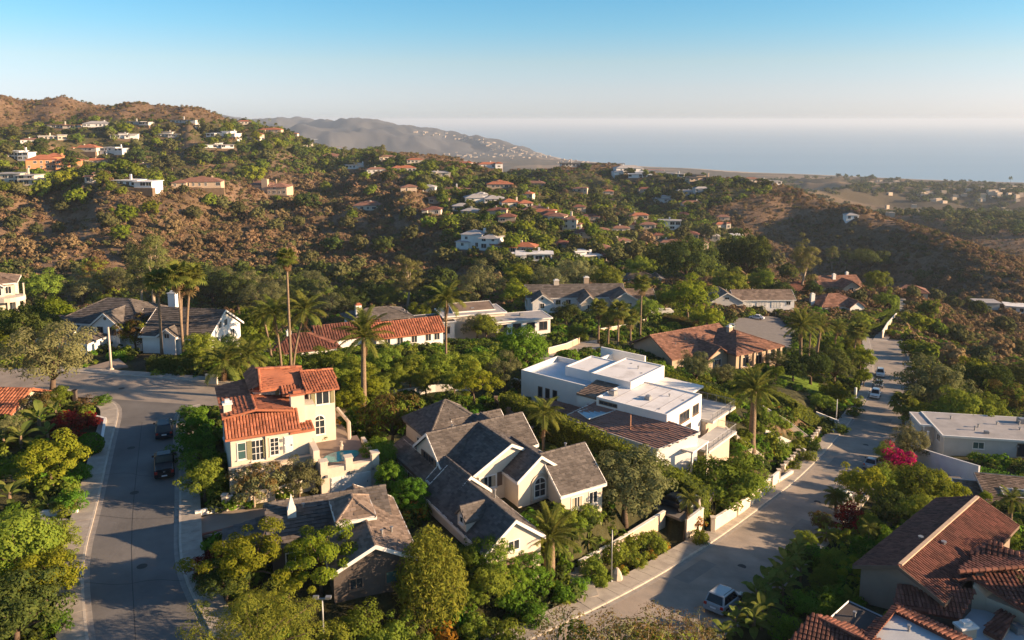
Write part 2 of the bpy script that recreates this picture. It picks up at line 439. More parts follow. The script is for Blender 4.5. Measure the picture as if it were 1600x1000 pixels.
PATCH['garden_lane'] = pad([(830,560),(870,540),(935,530),(938,545),(880,562),(850,580)])
PATCH['rear_yard'] = pad([(1420,735),(1500,745),(1525,765),(1515,790),(1450,775)], 48.2)
PATCH['house_drive'] = pad([(130,575),(185,560),(200,572),(140,580)], 36.4)
# ------------------------------------------------------------------ terrain sheet
DRY, BRUSH, GREEN, SOIL = np.array((.195, .128, .08)), np.array((.11, .074, .042)), np.array((.055, .066, .022)), np.array((.052, .05, .022))
PAINT = [([(1212,566),(1232,570),(1262,590),(1312,612),(1285,622),(1240,606),(1206,588)], (.11, .17, .02)),
         ([(1185,640),(1215,632),(1250,650),(1275,672),(1252,684),(1205,668)], (.15, .1, .06)),
         ([(1120,690),(1165,700),(1190,735),(1150,740),(1110,715)], (.13, .09, .05)),
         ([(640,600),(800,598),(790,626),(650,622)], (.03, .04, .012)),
         ([(838,690),(885,690),(888,720),(836,715)], (.085, .12, .02)),
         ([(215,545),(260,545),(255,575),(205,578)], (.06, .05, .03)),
         ([(500,640),(545,640),(560,690),(505,690)], (.22, .16, .11)),
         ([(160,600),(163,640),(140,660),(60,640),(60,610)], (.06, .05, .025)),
         ([(60,250),(150,262),(175,282),(130,285),(70,268)], (.22, .13, .07)),
         ([(425,240),(490,240),(500,262),(440,272),(415,258)], (.17, .12, .075)),
         ([(520,262),(575,265),(570,275),(510,275)], (.2, .13, .08))]
def cover(x, y, z):
    """land cover colour of ground points, with distance haze tinted into the headland"""
    px, py = proj(x, y, z)
    r = np.hypot(x, y)
    n1 = fbm(x / 60., y / 60., 41, 4); n2 = fbm(x / 7., y / 7., 47, 3)
    g = 1 - np.sqrt((2 * fbm(x / 100. + y / 400., y / 230., 3, 4) - 1) ** 2 + .012)
    dry = np.clip(smooth(.36, .62, n1 * .65 + n2 * .35) * .9 + (g - .6) * .9, 0, 1)
    for P in BAREZONES: dry = np.where(in_poly(px, py, P), np.clip(dry + .55 * smooth(.25, .5, n2), 0, 1), dry)
    c = BRUSH + (DRY - BRUSH) * dry[:, None]
    resid = np.zeros(len(x))
    for P in GREENZONES: resid = np.maximum(resid, in_poly(px, py, P) * 1.0)
    resid = resid * smooth(.3, .5, fbm(x / 45., y / 45., 71, 3) + .12)
    c = c + (GREEN * .9 - c) * (resid * .75)[:, None]
    near = 1 - smooth(205, 290, r + np.where(x > 0, -np.degrees(np.arctan2(x, y)) * 4, 0))
    s = SOIL * (.65 + .9 * n2)[:, None]
    c = c + (s - c) * near[:, None]
    far = smooth(1100, 1600, r)
    fc = np.array((.085, .068, .042)) + (np.array((.2, .14, .085)) - np.array((.085, .068, .042))) * smooth(.5, .66, fbm(x / 260., y / 260., 53, 5))[:, None]
    c = c + (fc - c) * far[:, None]
    hd = smooth(4200, 5000, r)
    hc = np.array((.08, .078, .08)) * (.7 + .6 * fbm(x / 500., y / 500., 57, 4))[:, None]  # headland: brush tone turned bluish grey, distance haze put into the colour
    c = c + (hc - c) * hd[:, None]
    sand = (z < 5.5) * smooth(2000, 2400, r) * (x > -1500)
    c = c + (np.array((.42, .34, .26)) - c) * sand[:, None]
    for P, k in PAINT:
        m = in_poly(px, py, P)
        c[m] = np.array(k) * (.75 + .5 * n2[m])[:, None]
    return np.clip(c, 0, 1)
GREENZONES = [  # where houses and watered gardens make the hills green (photo outline, read back from the world points)
    [(-200,235),(120,185),(420,190),(520,220),(640,248),(760,265),(700,285),(560,262),(500,275),(420,268),(330,290),(180,300),(-200,300)],
    [(640,275),(760,270),(960,265),(1200,285),(1210,300),(1090,330),(1130,350),(1190,380),(1200,440),(1080,440),(900,430),(760,430),(690,400),(690,320)],
    [(-200,410),(180,420),(400,420),(700,430),(700,470),(-200,520)]]
BAREZONES = [[(-200,318),(60,312),(140,335),(195,395),(200,435),(120,440),(-200,430)], [(400,345),(470,320),(560,335),(600,372),(560,405),(470,400)]]
fine = np.radians(np.arange(-41, 41.01, .165)); coarse = np.radians(np.arange(44, 316.1, 4))
th = np.concatenate([fine, coarse]); nt = len(th)
rr = 2 * 1.0132 ** np.arange(int(math.log(9500 / 2) / math.log(1.0132)) + 2); nr = len(rr)
R, T = np.meshgrid(rr, th, indexing='ij')
X, Y = (R * np.sin(T)).ravel(), (R * np.cos(T)).ravel()
Z = ground(X, Y)
tot = np.arange(nr * nt).reshape(nr, nt)
q = np.stack([tot[:-1, :], np.roll(tot, -1, 1)[:-1, :], np.roll(tot, -1, 1)[1:, :], tot[1:, :]], -1).reshape(-1, 4)
def terrain_mat():
    m = bpy.data.materials.new('land'); m.use_nodes = True
    N, Lk = m.node_tree.nodes, m.node_tree.links
    B = N['Principled BSDF']; B.inputs['Roughness'].default_value = .95; B.inputs['Specular IOR Level'].default_value = .1
    a = N.new('ShaderNodeAttribute'); a.attribute_name = 'cover'
    tc = N.new('ShaderNodeTexCoord')
    nz = N.new('ShaderNodeTexNoise'); nz.inputs['Scale'].default_value = .55; nz.inputs['Detail'].default_value = 8; nz.inputs['Roughness'].default_value = .7
    Lk.new(tc.outputs['Object'], nz.inputs['Vector'])
    mr = N.new('ShaderNodeMapRange'); mr.inputs[1].default_value = .3; mr.inputs[2].default_value = .7; mr.inputs[3].default_value = .5; mr.inputs[4].default_value = 1.45
    Lk.new(nz.outputs[0], mr.inputs[0])
    hs = N.new('ShaderNodeHueSaturation'); Lk.new(a.outputs['Color'], hs.inputs['Color']); Lk.new(mr.outputs[0], hs.inputs['Value'])
    Lk.new(hs.outputs[0], B.inputs['Base Color'])
    bp = N.new('ShaderNodeBump'); bp.inputs['Strength'].default_value = .9; bp.inputs['Distance'].default_value = .6
    Lk.new(nz.outputs[0], bp.inputs['Height']); Lk.new(bp.outputs[0], B.inputs['Normal'])
    return m
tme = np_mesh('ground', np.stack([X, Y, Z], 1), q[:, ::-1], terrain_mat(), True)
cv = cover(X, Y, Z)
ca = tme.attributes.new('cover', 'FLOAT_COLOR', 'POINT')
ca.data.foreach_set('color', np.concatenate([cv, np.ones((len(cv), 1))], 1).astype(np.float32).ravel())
tag(link('ground', tme), kind='structure')
# ------------------------------------------------------------------ sea
def sea_mat():
    m = bpy.data.materials.new('sea_water'); m.use_nodes = True
    N, Lk = m.node_tree.nodes, m.node_tree.links
    B = N['Principled BSDF']; B.inputs['Base Color'].default_value = (.11, .24, .31, 1); B.inputs['Roughness'].default_value = .38; B.inputs['IOR'].default_value = 1.33
    tc = N.new('ShaderNodeTexCoord'); mp = N.new('ShaderNodeMapping'); mp.inputs['Scale'].default_value = (.004, .016, 1)
    Lk.new(tc.outputs['Object'], mp.inputs[0])
    nz = N.new('ShaderNodeTexNoise'); nz.inputs['Scale'].default_value = 1.0; nz.inputs['Detail'].default_value = 7
    Lk.new(mp.outputs[0], nz.inputs['Vector'])
    m2 = N.new('ShaderNodeMapping'); m2.inputs['Scale'].default_value = (.00012, .0011, 1); Lk.new(tc.outputs['Object'], m2.inputs[0])
    n2 = N.new('ShaderNodeTexNoise'); n2.inputs['Scale'].default_value = 1; n2.inputs['Detail'].default_value = 5; Lk.new(m2.outputs[0], n2.inputs['Vector'])
    mx = N.new('ShaderNodeMix'); mx.data_type = 'RGBA'; mx.inputs[6].default_value = (.16, .28, .38, 1); mx.inputs[7].default_value = (.27, .39, .48, 1)  # stretched lighter bands put glint streaks and sheen into the water colour
    Lk.new(n2.outputs[0], mx.inputs[0]); Lk.new(mx.outputs[2], B.inputs['Base Color'])
    bp = N.new('ShaderNodeBump'); bp.inputs['Strength'].default_value = .5; bp.inputs['Distance'].default_value = 6
    Lk.new(nz.outputs[0], bp.inputs['Height']); Lk.new(bp.outputs[0], B.inputs['Normal'])
    return m
b = MB()
for i in range(24):
    r0, r1 = 1500 * 1.185 ** i, 1500 * 1.185 ** (i + 1)
    for k in range(12):
        a0, a1 = math.radians(-60 + k * 10), math.radians(-50 + k * 10)
        b.add([(r0 * math.sin(a0), r0 * math.cos(a0), 0), (r0 * math.sin(a1), r0 * math.cos(a1), 0), (r1 * math.sin(a1), r1 * math.cos(a1), 0), (r1 * math.sin(a0), r1 * math.cos(a0), 0)], [(3, 2, 1, 0)])
tag(b.build('sea', sea_mat()), kind='structure')
# ------------------------------------------------------------------ streets, kerbs, sidewalks
M_ASPH = mat('asphalt', (.165, .155, .146), .9, .16, .35, .35, .2, col2=(.13, .124, .118), fac2=.5, scale2=.12)
M_ASPH2 = mat('old_asphalt', (.3, .252, .208), .9, .15, .5, .35, .2, col2=(.215, .19, .165), fac2=.52, scale2=.2)
M_CONC = mat('concrete', (.36, .32, .27), .9, .14, 1.2, .25, .2, col2=(.29, .255, .22), fac2=.55, scale2=.8)
M_KERB = mat('kerb_concrete', (.44, .39, .33), .9, .16, 1.5, .2, .2)
M_GUT = mat('gutter_concrete', (.27, .245, .22), .9, .16, 1.5, .2, .2)
M_TAR = mat('tar', (.06, .058, .056), .8, .2, 2)
def ribbon(A, B, zo=0.0, sub=6):
    b = MB(); n = len(A)
    for i in range(n - 1):
        for k in range(sub):
            f0, f1 = k / sub, (k + 1) / sub
            b.add([A[i].lerp(B[i], f0) + Vector((0, 0, zo)), A[i].lerp(B[i], f1) + Vector((0, 0, zo)), A[i + 1].lerp(B[i + 1], f1) + Vector((0, 0, zo)), A[i + 1].lerp(B[i + 1], f0) + Vector((0, 0, zo))], [(0, 1, 2, 3)])
    return b
road1 = tag(ribbon(ST_L, ST_R).build('street', M_ASPH2), kind='structure')
road2 = tag(ribbon(CR_F, CR_N).build('cross_street', M_ASPH2), kind='structure')
road3 = tag(ribbon(LS_L, LS_R, .006).build('side_street', M_ASPH), kind='structure')
tag(ribbon(offset(LANE, -2), offset(LANE, 2)).build('lane', M_CONC), kind='structure')
# tar-sealed cracks on the asphalt
def crack(name, pts, D, parent, w=.03):
    P = chaikin([Vector((*at(x, y, D), CAMZ - D + .012)) for x, y in pts], 1)
    ribbon(offset(P, -w), offset(P, w), 0, 1).build('tar_seam', M_TAR, parent)
for pts in ([(188,655),(215,652),(275,657)], [(165,742),(200,738),(225,745),(262,742)], [(133,910),(190,915),(240,905),(285,908)], [(222,660),(215,720),(207,800),(205,880),(212,1000)], [(150,805),(215,812),(278,808)]):
    crack('tar_seam', pts, G0, road3)
_slabs = {}
def walkway(name, E, side, w0, w1, slab, top=.15, label=None, kerb_gap=(), gutter=True):
    """pavement along the road edge E: kerb stones and slabs as pieces; side -1 left of travel"""
    root = tag(link(name, None), kind='structure')
    pts = resample(E, slab)
    o0, o1, o2 = pts, offset(pts, side * w0), offset(pts, side * w1)
    g1 = offset(pts, -side * .42)
    for i in range(len(pts) - 1):
        gap = .012
        def quad(a, b, c, d, z, th, nm, m):
            a, b, c, d = a.lerp(b, gap), b.lerp(a, gap), c.lerp(d, gap), d.lerp(c, gap)
            k = MB(); k.slab([(p.x, p.y, p.z + z) for p in (a, b, c, d)], th); k.build(nm, m, root)
        quad(o0[i], o0[i + 1], o1[i + 1], o1[i], top, .3, 'kerb_stone', M_KERB)
        quad(o1[i], o1[i + 1], o2[i + 1], o2[i], top - .006 + random.uniform(-.004, .004), .25, 'paving_slab', M_CONC)
        if gutter: quad(o0[i], o0[i + 1], g1[i + 1], g1[i], .012, .2, 'gutter', M_GUT)
    return root
i0 = next(i for i, p in enumerate(ST_L) if p.y > 46)
walkway('sidewalk', [p for p in ST_L if p.y > 44 and p.y < 238], -1, .2, 2.1, 1.9)
walkway('kerb', [p for p in ST_R if p.y > 40 and p.y < 236], 1, .2, .5, 3.2)
walkway('sidewalk', LS_L, -1, .2, 2.0, 1.7)
walkway('sidewalk', LS_R, 1, .2, 1.9, 1.7)
walkway('sidewalk', CR_F, -1, .2, 1.9, 2.2)
M_PAVE = mat('drive_pavers', (.3, .24, .19), .9, .15, 1.2, .3, .2, col2=(.24, .19, .155), fac2=.5, scale2=.6)
M_DRIVE = mat('drive_concrete', (.33, .29, .25), .9, .14, .8, .3, .2, col2=(.26, .23, .2), fac2=.5, scale2=.5)
M_DARKDR = mat('drive_grey', (.17, .155, .145), .9, .16, .8, .3, .2)
def sheet(name, key, m, div=0):
    b = MB(); b.slab(PATCH[key], .25); return tag(b.build(name, m), kind='structure')
sheet('driveway', 'villa_drive', M_PAVE); sheet('parking_court', 'court', M_DARKDR); sheet('side_driveway', 'front_drive', M_DARKDR)
sheet('carport_floor', 'carport', M_DARKDR); sheet('garden_path', 'garden_lane', M_DRIVE); sheet('yard', 'rear_yard', M_DARKDR); sheet('house_driveway', 'house_drive', M_PAVE)
def split_strip(name, Q, n, m, gap=.03, z=.0):
    """a patch of n slabs laid between edges Q0-Q1 and Q3-Q2"""
    root = tag(link(name, None), kind='structure')
    a, b, c, d = [Vector(q) for q in Q]
    for i in range(n):
        f0, f1 = (i + gap) / n, (i + 1 - gap) / n
        k = MB(); k.slab([tuple(a.lerp(b, f0)), tuple(a.lerp(b, f1)), tuple(d.lerp(c, f1)), tuple(d.lerp(c, f0))], .25)
        o = k.build('paving_slab', m, root)
    return root
Q = PATCH['left_drive']; split_strip('driveway', [Q[1], Q[2], Q[3], Q[0]], 4, M_DRIVE, .06)
Q = PATCH['walk']; split_strip('garden_walk', [Q[1], Q[2], Q[3], Q[0]], 4, M_CONC, .02)
def disc(name, px, py, D, r, parent, m, z=.014):
    x, y = at(px, py, D); k = MB(); k.add([(x + r * math.cos(t), y + r * math.sin(t), CAMZ - D + z) for t in np.linspace(0, 6.283, 15)[:-1]], [tuple(range(14))]); return k.build(name, m, parent)
M_IRON = mat('cast_iron', (.05, .048, .045), .7, .2, 6, .3, .3, metal=.3)
for px, py in ((210,770),(222,885),(205,700),(190,607)): disc('manhole_cover', px, py, G0, .42, road3, M_IRON)
def street_patch(i, f0, f1, n, m):
    k = ribbon([ST_L[j].lerp(ST_R[j], f0) for j in range(i, i + n)], [ST_L[j].lerp(ST_R[j], f1) for j in range(i, i + n)], .006, 1); k.build('asphalt_patch', m, road1)
M_PATCH = mat('patched_asphalt', (.19, .175, .16), .9, .15, .8, .35, .2)
N_ = len(ST_L)
for f, a, b_, n in ((.14, .12, .3, 5), (.24, .55, .8, 4), (.36, .2, .42, 7), (.52, .5, .7, 6), (.7, .15, .4, 8)): street_patch(int(f * N_), a, b_, n, M_PATCH)
for f in (.18, .3, .45, .62):
    j = int(f * N_); p = ST_L[j].lerp(ST_R[j], .52); k = MB(); k.add([(p.x + .42 * math.cos(t), p.y + .42 * math.sin(t), p.z + .03) for t in np.linspace(0, 6.283, 15)[:-1]], [tuple(range(14))]); k.build('manhole_cover', M_IRON, road1)
# ------------------------------------------------------------------ houses
M_CREAM = mat('cream_stucco', (.6, .52, .42), .9, .07, .8, .25, .2, col2=(.53, .455, .365), fac2=.62, scale2=.35)
M_WHITE = mat('white_stucco', (.74, .72, .69), .88, .05, .8, .2, .2, col2=(.68, .65, .61), fac2=.62, scale2=.35)
M_BEIGE = mat('beige_stucco', (.5, .4, .3), .9, .07, .8, .25, .2)
M_TAN = mat('tan_stucco', (.46, .35, .25), .9, .08, .8, .25, .2)
M_ORANGE = mat('orange_stucco', (.55, .25, .12), .9, .08, .5, .2, .2)
M_GREYW = mat('grey_stucco', (.5, .48, .45), .9, .07, .8, .2, .2)
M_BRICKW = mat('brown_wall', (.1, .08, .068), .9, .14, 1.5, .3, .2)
M_TRIM = mat('white_trim', (.7, .67, .62), .6, .06, 1, 0, .3)
M_BROWNTRIM = mat('brown_trim', (.16, .11, .08), .7, .12, 1, 0, .3)
M_GLASS = mat('window_glass', (.025, .032, .04), .08, .3, .25, 0, .6)
M_GLASSG = mat('green_glass', (.05, .1, .1), .1, .3, .25, 0, .6)
M_CURT = mat('curtain', (.42, .36, .26), .8, .15, .6)
M_SHUT = mat('olive_shutter', (.22, .2, .11), .7, .12, 1.5)
M_SHING = mat('grey_shingle', (.115, .1, .091), .9, .2, .5, .3, .15, island=.27, col2=(.135, .117, .105), fac2=.55, scale2=.9)
M_SHINB = mat('brown_shingle', (.2, .145, .11), .9, .2, .5, .3, .2, island=.32, col2=(.15, .11, .085), fac2=.5, scale2=.3)
M_SHINT = mat('tan_shingle', (.2, .15, .118), .9, .2, .5, .3, .2, island=.32)
M_TILE = mat('red_clay_tile', (.35, .13, .07), .85, .16, .6, .2, .2, island=.34, col2=(.26, .095, .055), fac2=.58, scale2=.4)
M_TILED = mat('dark_clay_tile', (.165, .066, .046), .85, .18, .6, .2, .2, island=.34, col2=(.12, .055, .04), fac2=.55, scale2=.35)
M_TILEB = mat('brown_clay_tile', (.22, .115, .08), .85, .16, .6, .2, .2, island=.34, col2=(.18, .09, .065), fac2=.55, scale2=.35)
M_WROOF = mat('white_roofing', (.7, .68, .66), .8, .06, .5, .2, .3, col2=(.46, .43, .4), fac2=.6, scale2=.3)
M_GROOF = mat('grey_roofing', (.36, .34, .33), .9, .1, .8, .25, .2, col2=(.28, .27, .265), fac2=.58, scale2=.3)
M_BROOF = mat('brown_roofing', (.3, .165, .125), .85, .14, .5, .2, .3)
M_DROOF = mat('dark_roofing', (.07, .06, .055), .9, .2, .6, .2, .2)
M_METAL = mat('grey_metal', (.3, .3, .3), .5, .1, 2, 0, .5, metal=.6)
M_WOOD = mat('weathered_wood', (.2, .14, .1), .85, .2, 2, .2, .2)
M_STONE = mat('garden_stone', (.45, .38, .3), .9, .15, 1.5, .4, .2)
M_POOL = mat('pool_water', (.02, .22, .25), .06, .1, .8, 0, .6)
HOUSES = []
def tiles(b, Q, kind, w, l):
    """real roofing courses laid over the roof plane polygon Q: barrel tiles or shingles"""
    Q = [Vector(p) for p in Q]
    n = Vector((0, 0, 0))
    for i in range(1, len(Q) - 1): n += (Q[i] - Q[0]).cross(Q[i + 1] - Q[0])
    n.normalize()
    if n.z < 0: n = -n
    e = Vector((0, 0, 1)).cross(n)
    if e.length < 1e-4: return
    e.normalize(); u = n.cross(e)            # e along the eave, u up the slope
    o = Q[0]
    P2 = [((p - o).dot(e), (p - o).dot(u)) for p in Q]
    s0, s1 = min(p[0] for p in P2), max(p[0] for p in P2); t0, t1 = min(p[1] for p in P2), max(p[1] for p in P2)
    nc, nr_ = max(1, round((s1 - s0) / w)), max(1, round((t1 - t0) / l))
    W, Lh = (s1 - s0) / nc, (t1 - t0) / nr_
    ii, jj = np.meshgrid(np.arange(nc), np.arange(nr_), indexing='ij')
    half = (jj % 2) * .5 * W if kind == 'shingle' else jj * 0.
    cs, ct = (s0 + (ii + .5) * W + half - (W * .25 if kind == 'shingle' else 0)).ravel(), (t0 + (jj + .5) * Lh).ravel()
    ok = in_poly(cs, ct, P2)
    for s, t in zip(cs[ok], ct[ok]):
        def p(a, c, h): return o + e * a + u * c + n * h
        j = random.gauss(0, .014)
        if kind == 'barrel':
            a, c0, c1 = W * .46, t - Lh * .52, t + Lh * .55
            prof = [(-a, .0), (-a * .55, W * .26), (a * .55, W * .26), (a, .0)]
            lo = [p(s + q[0], c0, q[1] + .06 + j) for q in prof]; hi = [p(s + q[0] * .85, c1, q[1] * .9 + .02) for q in prof]
            b.add(lo + hi, [(0, 1, 5, 4), (1, 2, 6, 5), (2, 3, 7, 6), (3, 2, 1, 0)])
        else:
            a, c0, c1 = W * .49, t - Lh * .52 + j, t + Lh * .52
            h = .075 + j; sl, sr = max(s - a, s0), min(s + a, s1)
            b.add([p(sl, c0, h), p(sr, c0, h), p(sr, c1, .012), p(sl, c1, .012), p(sl, c0, 0), p(sr, c0, 0)], [(0, 1, 2, 3), (4, 5, 1, 0)])
class House:
    def __init__(s, name, label, O, D, ang, G, cat='house', group=None, short=None, pix=False):
        """O: photo pixel of the reference corner, D its drop; ang degrees; G drop of the ground"""
        x, y = at(O[0], O[1], D)
        s.x, s.y, s.ang, s.z0 = x, y, math.radians(ang), CAMZ - G
        s.root = thing(name, label, cat, (x, y, s.z0), s.ang, group)
        s.G = G; s.foot = []
        HOUSES.append((short or label, s))
        s.M = Matrix.Rotation(s.ang, 3, 'Z')
    def l(s, px, py, D):
        x, y = at(px, py, D); v = s.M.transposed() @ Vector((x - s.x, y - s.y, 0)); return v.x, v.y
    def h(s, D): return s.G - D
    def w(s, a, b):
        v = s.M @ Vector((a, b, 0)); return v.x + s.x, v.y + s.y
    def ex(s, a0, a1, b0, b1, m=.5):
        EXCL.append([s.w(a0 - m, b0 - m), s.w(a1 + m, b0 - m), s.w(a1 + m, b1 + m), s.w(a0 - m, b1 + m)])
    def part(s, b, name, m, parent=None, **k): return b.build(name, m, parent or s.root, **k)
    def walls(s, a0, a1, b0, b1, z0, z1, m, gable=None, ex=True):
        """wall body; gable=('a'|'b', apex height) adds the gable ends for a ridge along that axis"""
        b = MB()
        if gable is None: b.box(a0, a1, b0, b1, z0, z1)
        else:
            ax, zr = gable
            if ax == 'a':
                c = (b0 + b1) / 2
                sec = [(b0, z0), (b1, z0), (b1, z1), (c, zr), (b0, z1)]
                v = [(a0, p[0], p[1]) for p in sec] + [(a1, p[0], p[1]) for p in sec]
            else:
                c = (a0 + a1) / 2
                sec = [(a0, z0), (a0, z1), (c, zr), (a1, z1), (a1, z0)]
                v = [(p[0], b0, p[1]) for p in sec] + [(p[0], b1, p[1]) for p in sec]
            b.add(v, [(4, 3, 2, 1, 0), (5, 6, 7, 8, 9)] + [(i, (i + 1) % 5, 5 + (i + 1) % 5, 5 + i) for i in range(5)])
        if ex: s.ex(a0, a1, b0, b1)
        return s.part(b, 'wall', m)
    def roofplanes(s, planes, m, kind, w, l, th=.22, caps=(), trim=None, capr=.13):
        b = MB()
        for Q in planes: b.slab(Q, th)
        r = s.part(b, 'roof', m)
        if kind:
            b = MB()
            for Q in planes: tiles(b, Q, kind, w, l)
            t = s.part(b, 'roof_tiles' if kind == 'barrel' else 'shingles', m, r); t['kind'] = 'stuff'
        for c in caps:
            b = MB(); L = (Vector(c[1]) - Vector(c[0])).length; n = max(2, int(L / .55))
            for i in range(n):
                p, q = Vector(c[0]).lerp(Vector(c[1]), i / n), Vector(c[0]).lerp(Vector(c[1]), (i + 1.06) / n)
                b.tube([p, q], [capr * 1.1, capr * .9], 6)
            o = s.part(b, 'ridge_cap', m, r); 
        if trim is not None:
            b = MB()
            for Q in planes:
                for i in range(len(Q)):
                    p, q = Vector(Q[i]), Vector(Q[(i + 1) % len(Q)])
                    if not any((p - Vector(c[0])).length + (p - Vector(c[1])).length < (Vector(c[0]) - Vector(c[1])).length + .05 and
                               (q - Vector(c[0])).length + (q - Vector(c[1])).length < (Vector(c[0]) - Vector(c[1])).length + .05 for c in caps):
                        dz = Vector((0, 0, -th / 2 + .03))
                        d = (q - p); t = d.cross(Vector((0, 0, 1))).normalized() * .035
                        up = Vector((0, 0, th * .5 + .05))
                        P = [p + dz - t - up, p + dz + t - up, p + dz + t + up, p + dz - t + up]
                        b.add([x for x in P] + [x + d for x in P], [(0, 1, 2, 3), (7, 6, 5, 4), (0, 4, 5, 1), (1, 5, 6, 2), (2, 6, 7, 3), (3, 7, 4, 0)])
            s.part(b, 'fascia', trim)
        return r
    def gable(s, a0, a1, b0, b1, ze, zr, ax, wall, roof, kind=None, w=.5, l=.35, ov=.45, trim=None, z0=-4, walls=True, zw=None):
        pitch = (zr - ze) / (((b1 - b0) if ax == 'a' else (a1 - a0)) / 2)
        if walls: s.walls(a0, a1, b0, b1, z0, ze - .12, wall, (ax, zr - .14))
        d = ov * pitch
        if ax == 'a':
            c = (b0 + b1) / 2; A, B = (a0 - ov, c, zr), (a1 + ov, c, zr)
            P = [[(a0 - ov, b0 - ov, ze - d), (a1 + ov, b0 - ov, ze - d), B, A], [A, B, (a1 + ov, b1 + ov, ze - d), (a0 - ov, b1 + ov, ze - d)]]
        else:
            c = (a0 + a1) / 2; A, B = (c, b0 - ov, zr), (c, b1 + ov, zr)
            P = [[(a0 - ov, b0 - ov, ze - d), A, B, (a0 - ov, b1 + ov, ze - d)], [A, (a1 + ov, b0 - ov, ze - d), (a1 + ov, b1 + ov, ze - d), B]]
        return s.roofplanes(P, roof, kind, w, l, caps=[(A, B)], trim=trim)
    def hip(s, a0, a1, b0, b1, ze, zr, wall, roof, kind=None, w=.5, l=.35, ov=.6, trim=None, z0=-4, walls=True):
        if walls: s.walls(a0, a1, b0, b1, z0, ze - .12, wall)
        a0 -= ov; a1 += ov; b0 -= ov; b1 += ov
        wa, wb = a1 - a0, b1 - b0
        if wa >= wb: A, B = (a0 + wb / 2, (b0 + b1) / 2, zr), (a1 - wb / 2 + 1e-3, (b0 + b1) / 2, zr)
        else: A, B = ((a0 + a1) / 2, b0 + wa / 2, zr), ((a0 + a1) / 2, b1 - wa / 2, zr)
        c = [(a0, b0, ze), (a1, b0, ze), (a1, b1, ze), (a0, b1, ze)]
        if wa >= wb: P = [[c[0], c[1], B, A], [c[2], c[3], A, B], [c[1], c[2], B], [c[3], c[0], A]]; cap = [(c[0], A), (c[3], A), (c[1], B), (c[2], B), (A, B)]
        else: P = [[c[0], c[1], A], [c[2], c[3], B], [c[1], c[2], B, A], [c[3], c[0], A, B]]; cap = [(c[0], A), (c[1], A), (c[3], B), (c[2], B), (A, B)]
        return s.roofplanes(P, roof, kind, w, l, caps=cap, trim=trim)
    def shed(s, a0, a1, b0, b1, z00, z10, z11, z01, wall, roof, kind=None, w=.5, l=.35, trim=None, z0=-4, walls=True, ov=.3):
        """single slope: corner heights at (a0,b0),(a1,b0),(a1,b1),(a0,b1)"""
        if walls:
            b = MB(); b.prism([(a0, b0), (a1, b0), (a1, b1), (a0, b1)], z0, [z00 - .1, z10 - .1, z11 - .1, z01 - .1]); s.part(b, 'wall', wall); s.ex(a0, a1, b0, b1)
        return s.roofplanes([[(a0 - ov, b0 - ov, z00), (a1 + ov, b0 - ov, z10), (a1 + ov, b1 + ov, z11), (a0 - ov, b1 + ov, z01)]], roof, kind, w, l, trim=trim)
    def flat(s, a0, a1, b0, b1, zt, wall, roof, par=.25, z0=-4, pw=.22, ov=0, ptop=None):
        s.walls(a0, a1, b0, b1, z0, zt, wall)
        b = MB(); b.box(a0 - ov + pw, a1 + ov - pw, b0 - ov + pw, b1 + ov - pw, zt - .02, zt + .05); s.part(b, 'roof', roof)
        b = MB()
        for q in ((a0 - ov, a1 + ov, b0 - ov, b0 - ov + pw), (a0 - ov, a1 + ov, b1 + ov - pw, b1 + ov), (a0 - ov, a0 - ov + pw, b0 - ov + pw, b1 + ov - pw), (a1 + ov - pw, a1 + ov, b0 - ov + pw, b1 + ov - pw)):
            b.box(*q, zt - (.22 if ov else -.003), zt + par)
        s.part(b, 'parapet', ptop or wall)
    def win(s, a, b_, face, wd, ht, zc, pane=M_GLASS, frame=M_TRIM, nx=2, ny=1, fw=.09, name='window', proud=.05, sill=True, arch=False, curtain=0):
        """window on a wall face: face '-b','+b','-a','+a'"""
        R = {'-b': 0, '+b': 180, '+a': 90, '-a': -90}[face]
        f = MB()
        h2, w2 = ht / 2, wd / 2
        f.box(-w2 - fw, -w2, -proud, .0, -h2 - fw, h2 + fw); f.box(w2, w2 + fw, -proud, 0, -h2 - fw, h2 + fw)
        f.box(-w2, w2, -proud, 0, -h2 - fw, -h2)
        if arch:
            n = 10
            pts = [(w2 * math.cos(math.pi * k / n), h2 + w2 * math.sin(math.pi * k / n)) for k in range(n + 1)]
            po = [((w2 + fw * 1.4) * math.cos(math.pi * k / n), h2 + (w2 + fw * 1.4) * math.sin(math.pi * k / n)) for k in range(n + 1)]
            for k in range(n):
                (x0, z0), (x1, z1), (X0, Z0), (X1, Z1) = pts[k], pts[k + 1], po[k], po[k + 1]
                f.add([(x0, -proud, z0), (X0, -proud, Z0), (X1, -proud, Z1), (x1, -proud, z1), (x0, 0, z0), (X0, 0, Z0), (X1, 0, Z1), (x1, 0, z1)], [(0, 1, 2, 3), (1, 5, 6, 2), (0, 3, 7, 4)])
            f.box(-w2, w2, -proud * .8, 0, h2 - .04, h2 + .04)
        else: f.box(-w2, w2, -proud, 0, h2, h2 + fw)
        for k in range(1, nx): x = -w2 + wd * k / nx; f.box(x - .03, x + .03, -proud * .8, 0, -h2, h2 + (w2 * .9 if arch else 0))
        for k in range(1, ny): z = -h2 + ht * k / ny; f.box(-w2, w2, -proud * .7, 0, z - .025, z + .025)
        if sill: f.box(-w2 - fw * 1.5, w2 + fw * 1.5, -proud - .09, -.002, -h2 - fw - .07, -h2 - fw + .01)
        o = f.build(name, frame, s.root); o.location = (a, b_, zc); o.rotation_euler.z = math.radians(R)
        p = MB(); p.add([(-w2, -.015, -h2), (w2, -.015, -h2), (w2, -.015, h2), (-w2, -.015, h2)], [(0, 1, 2, 3)])
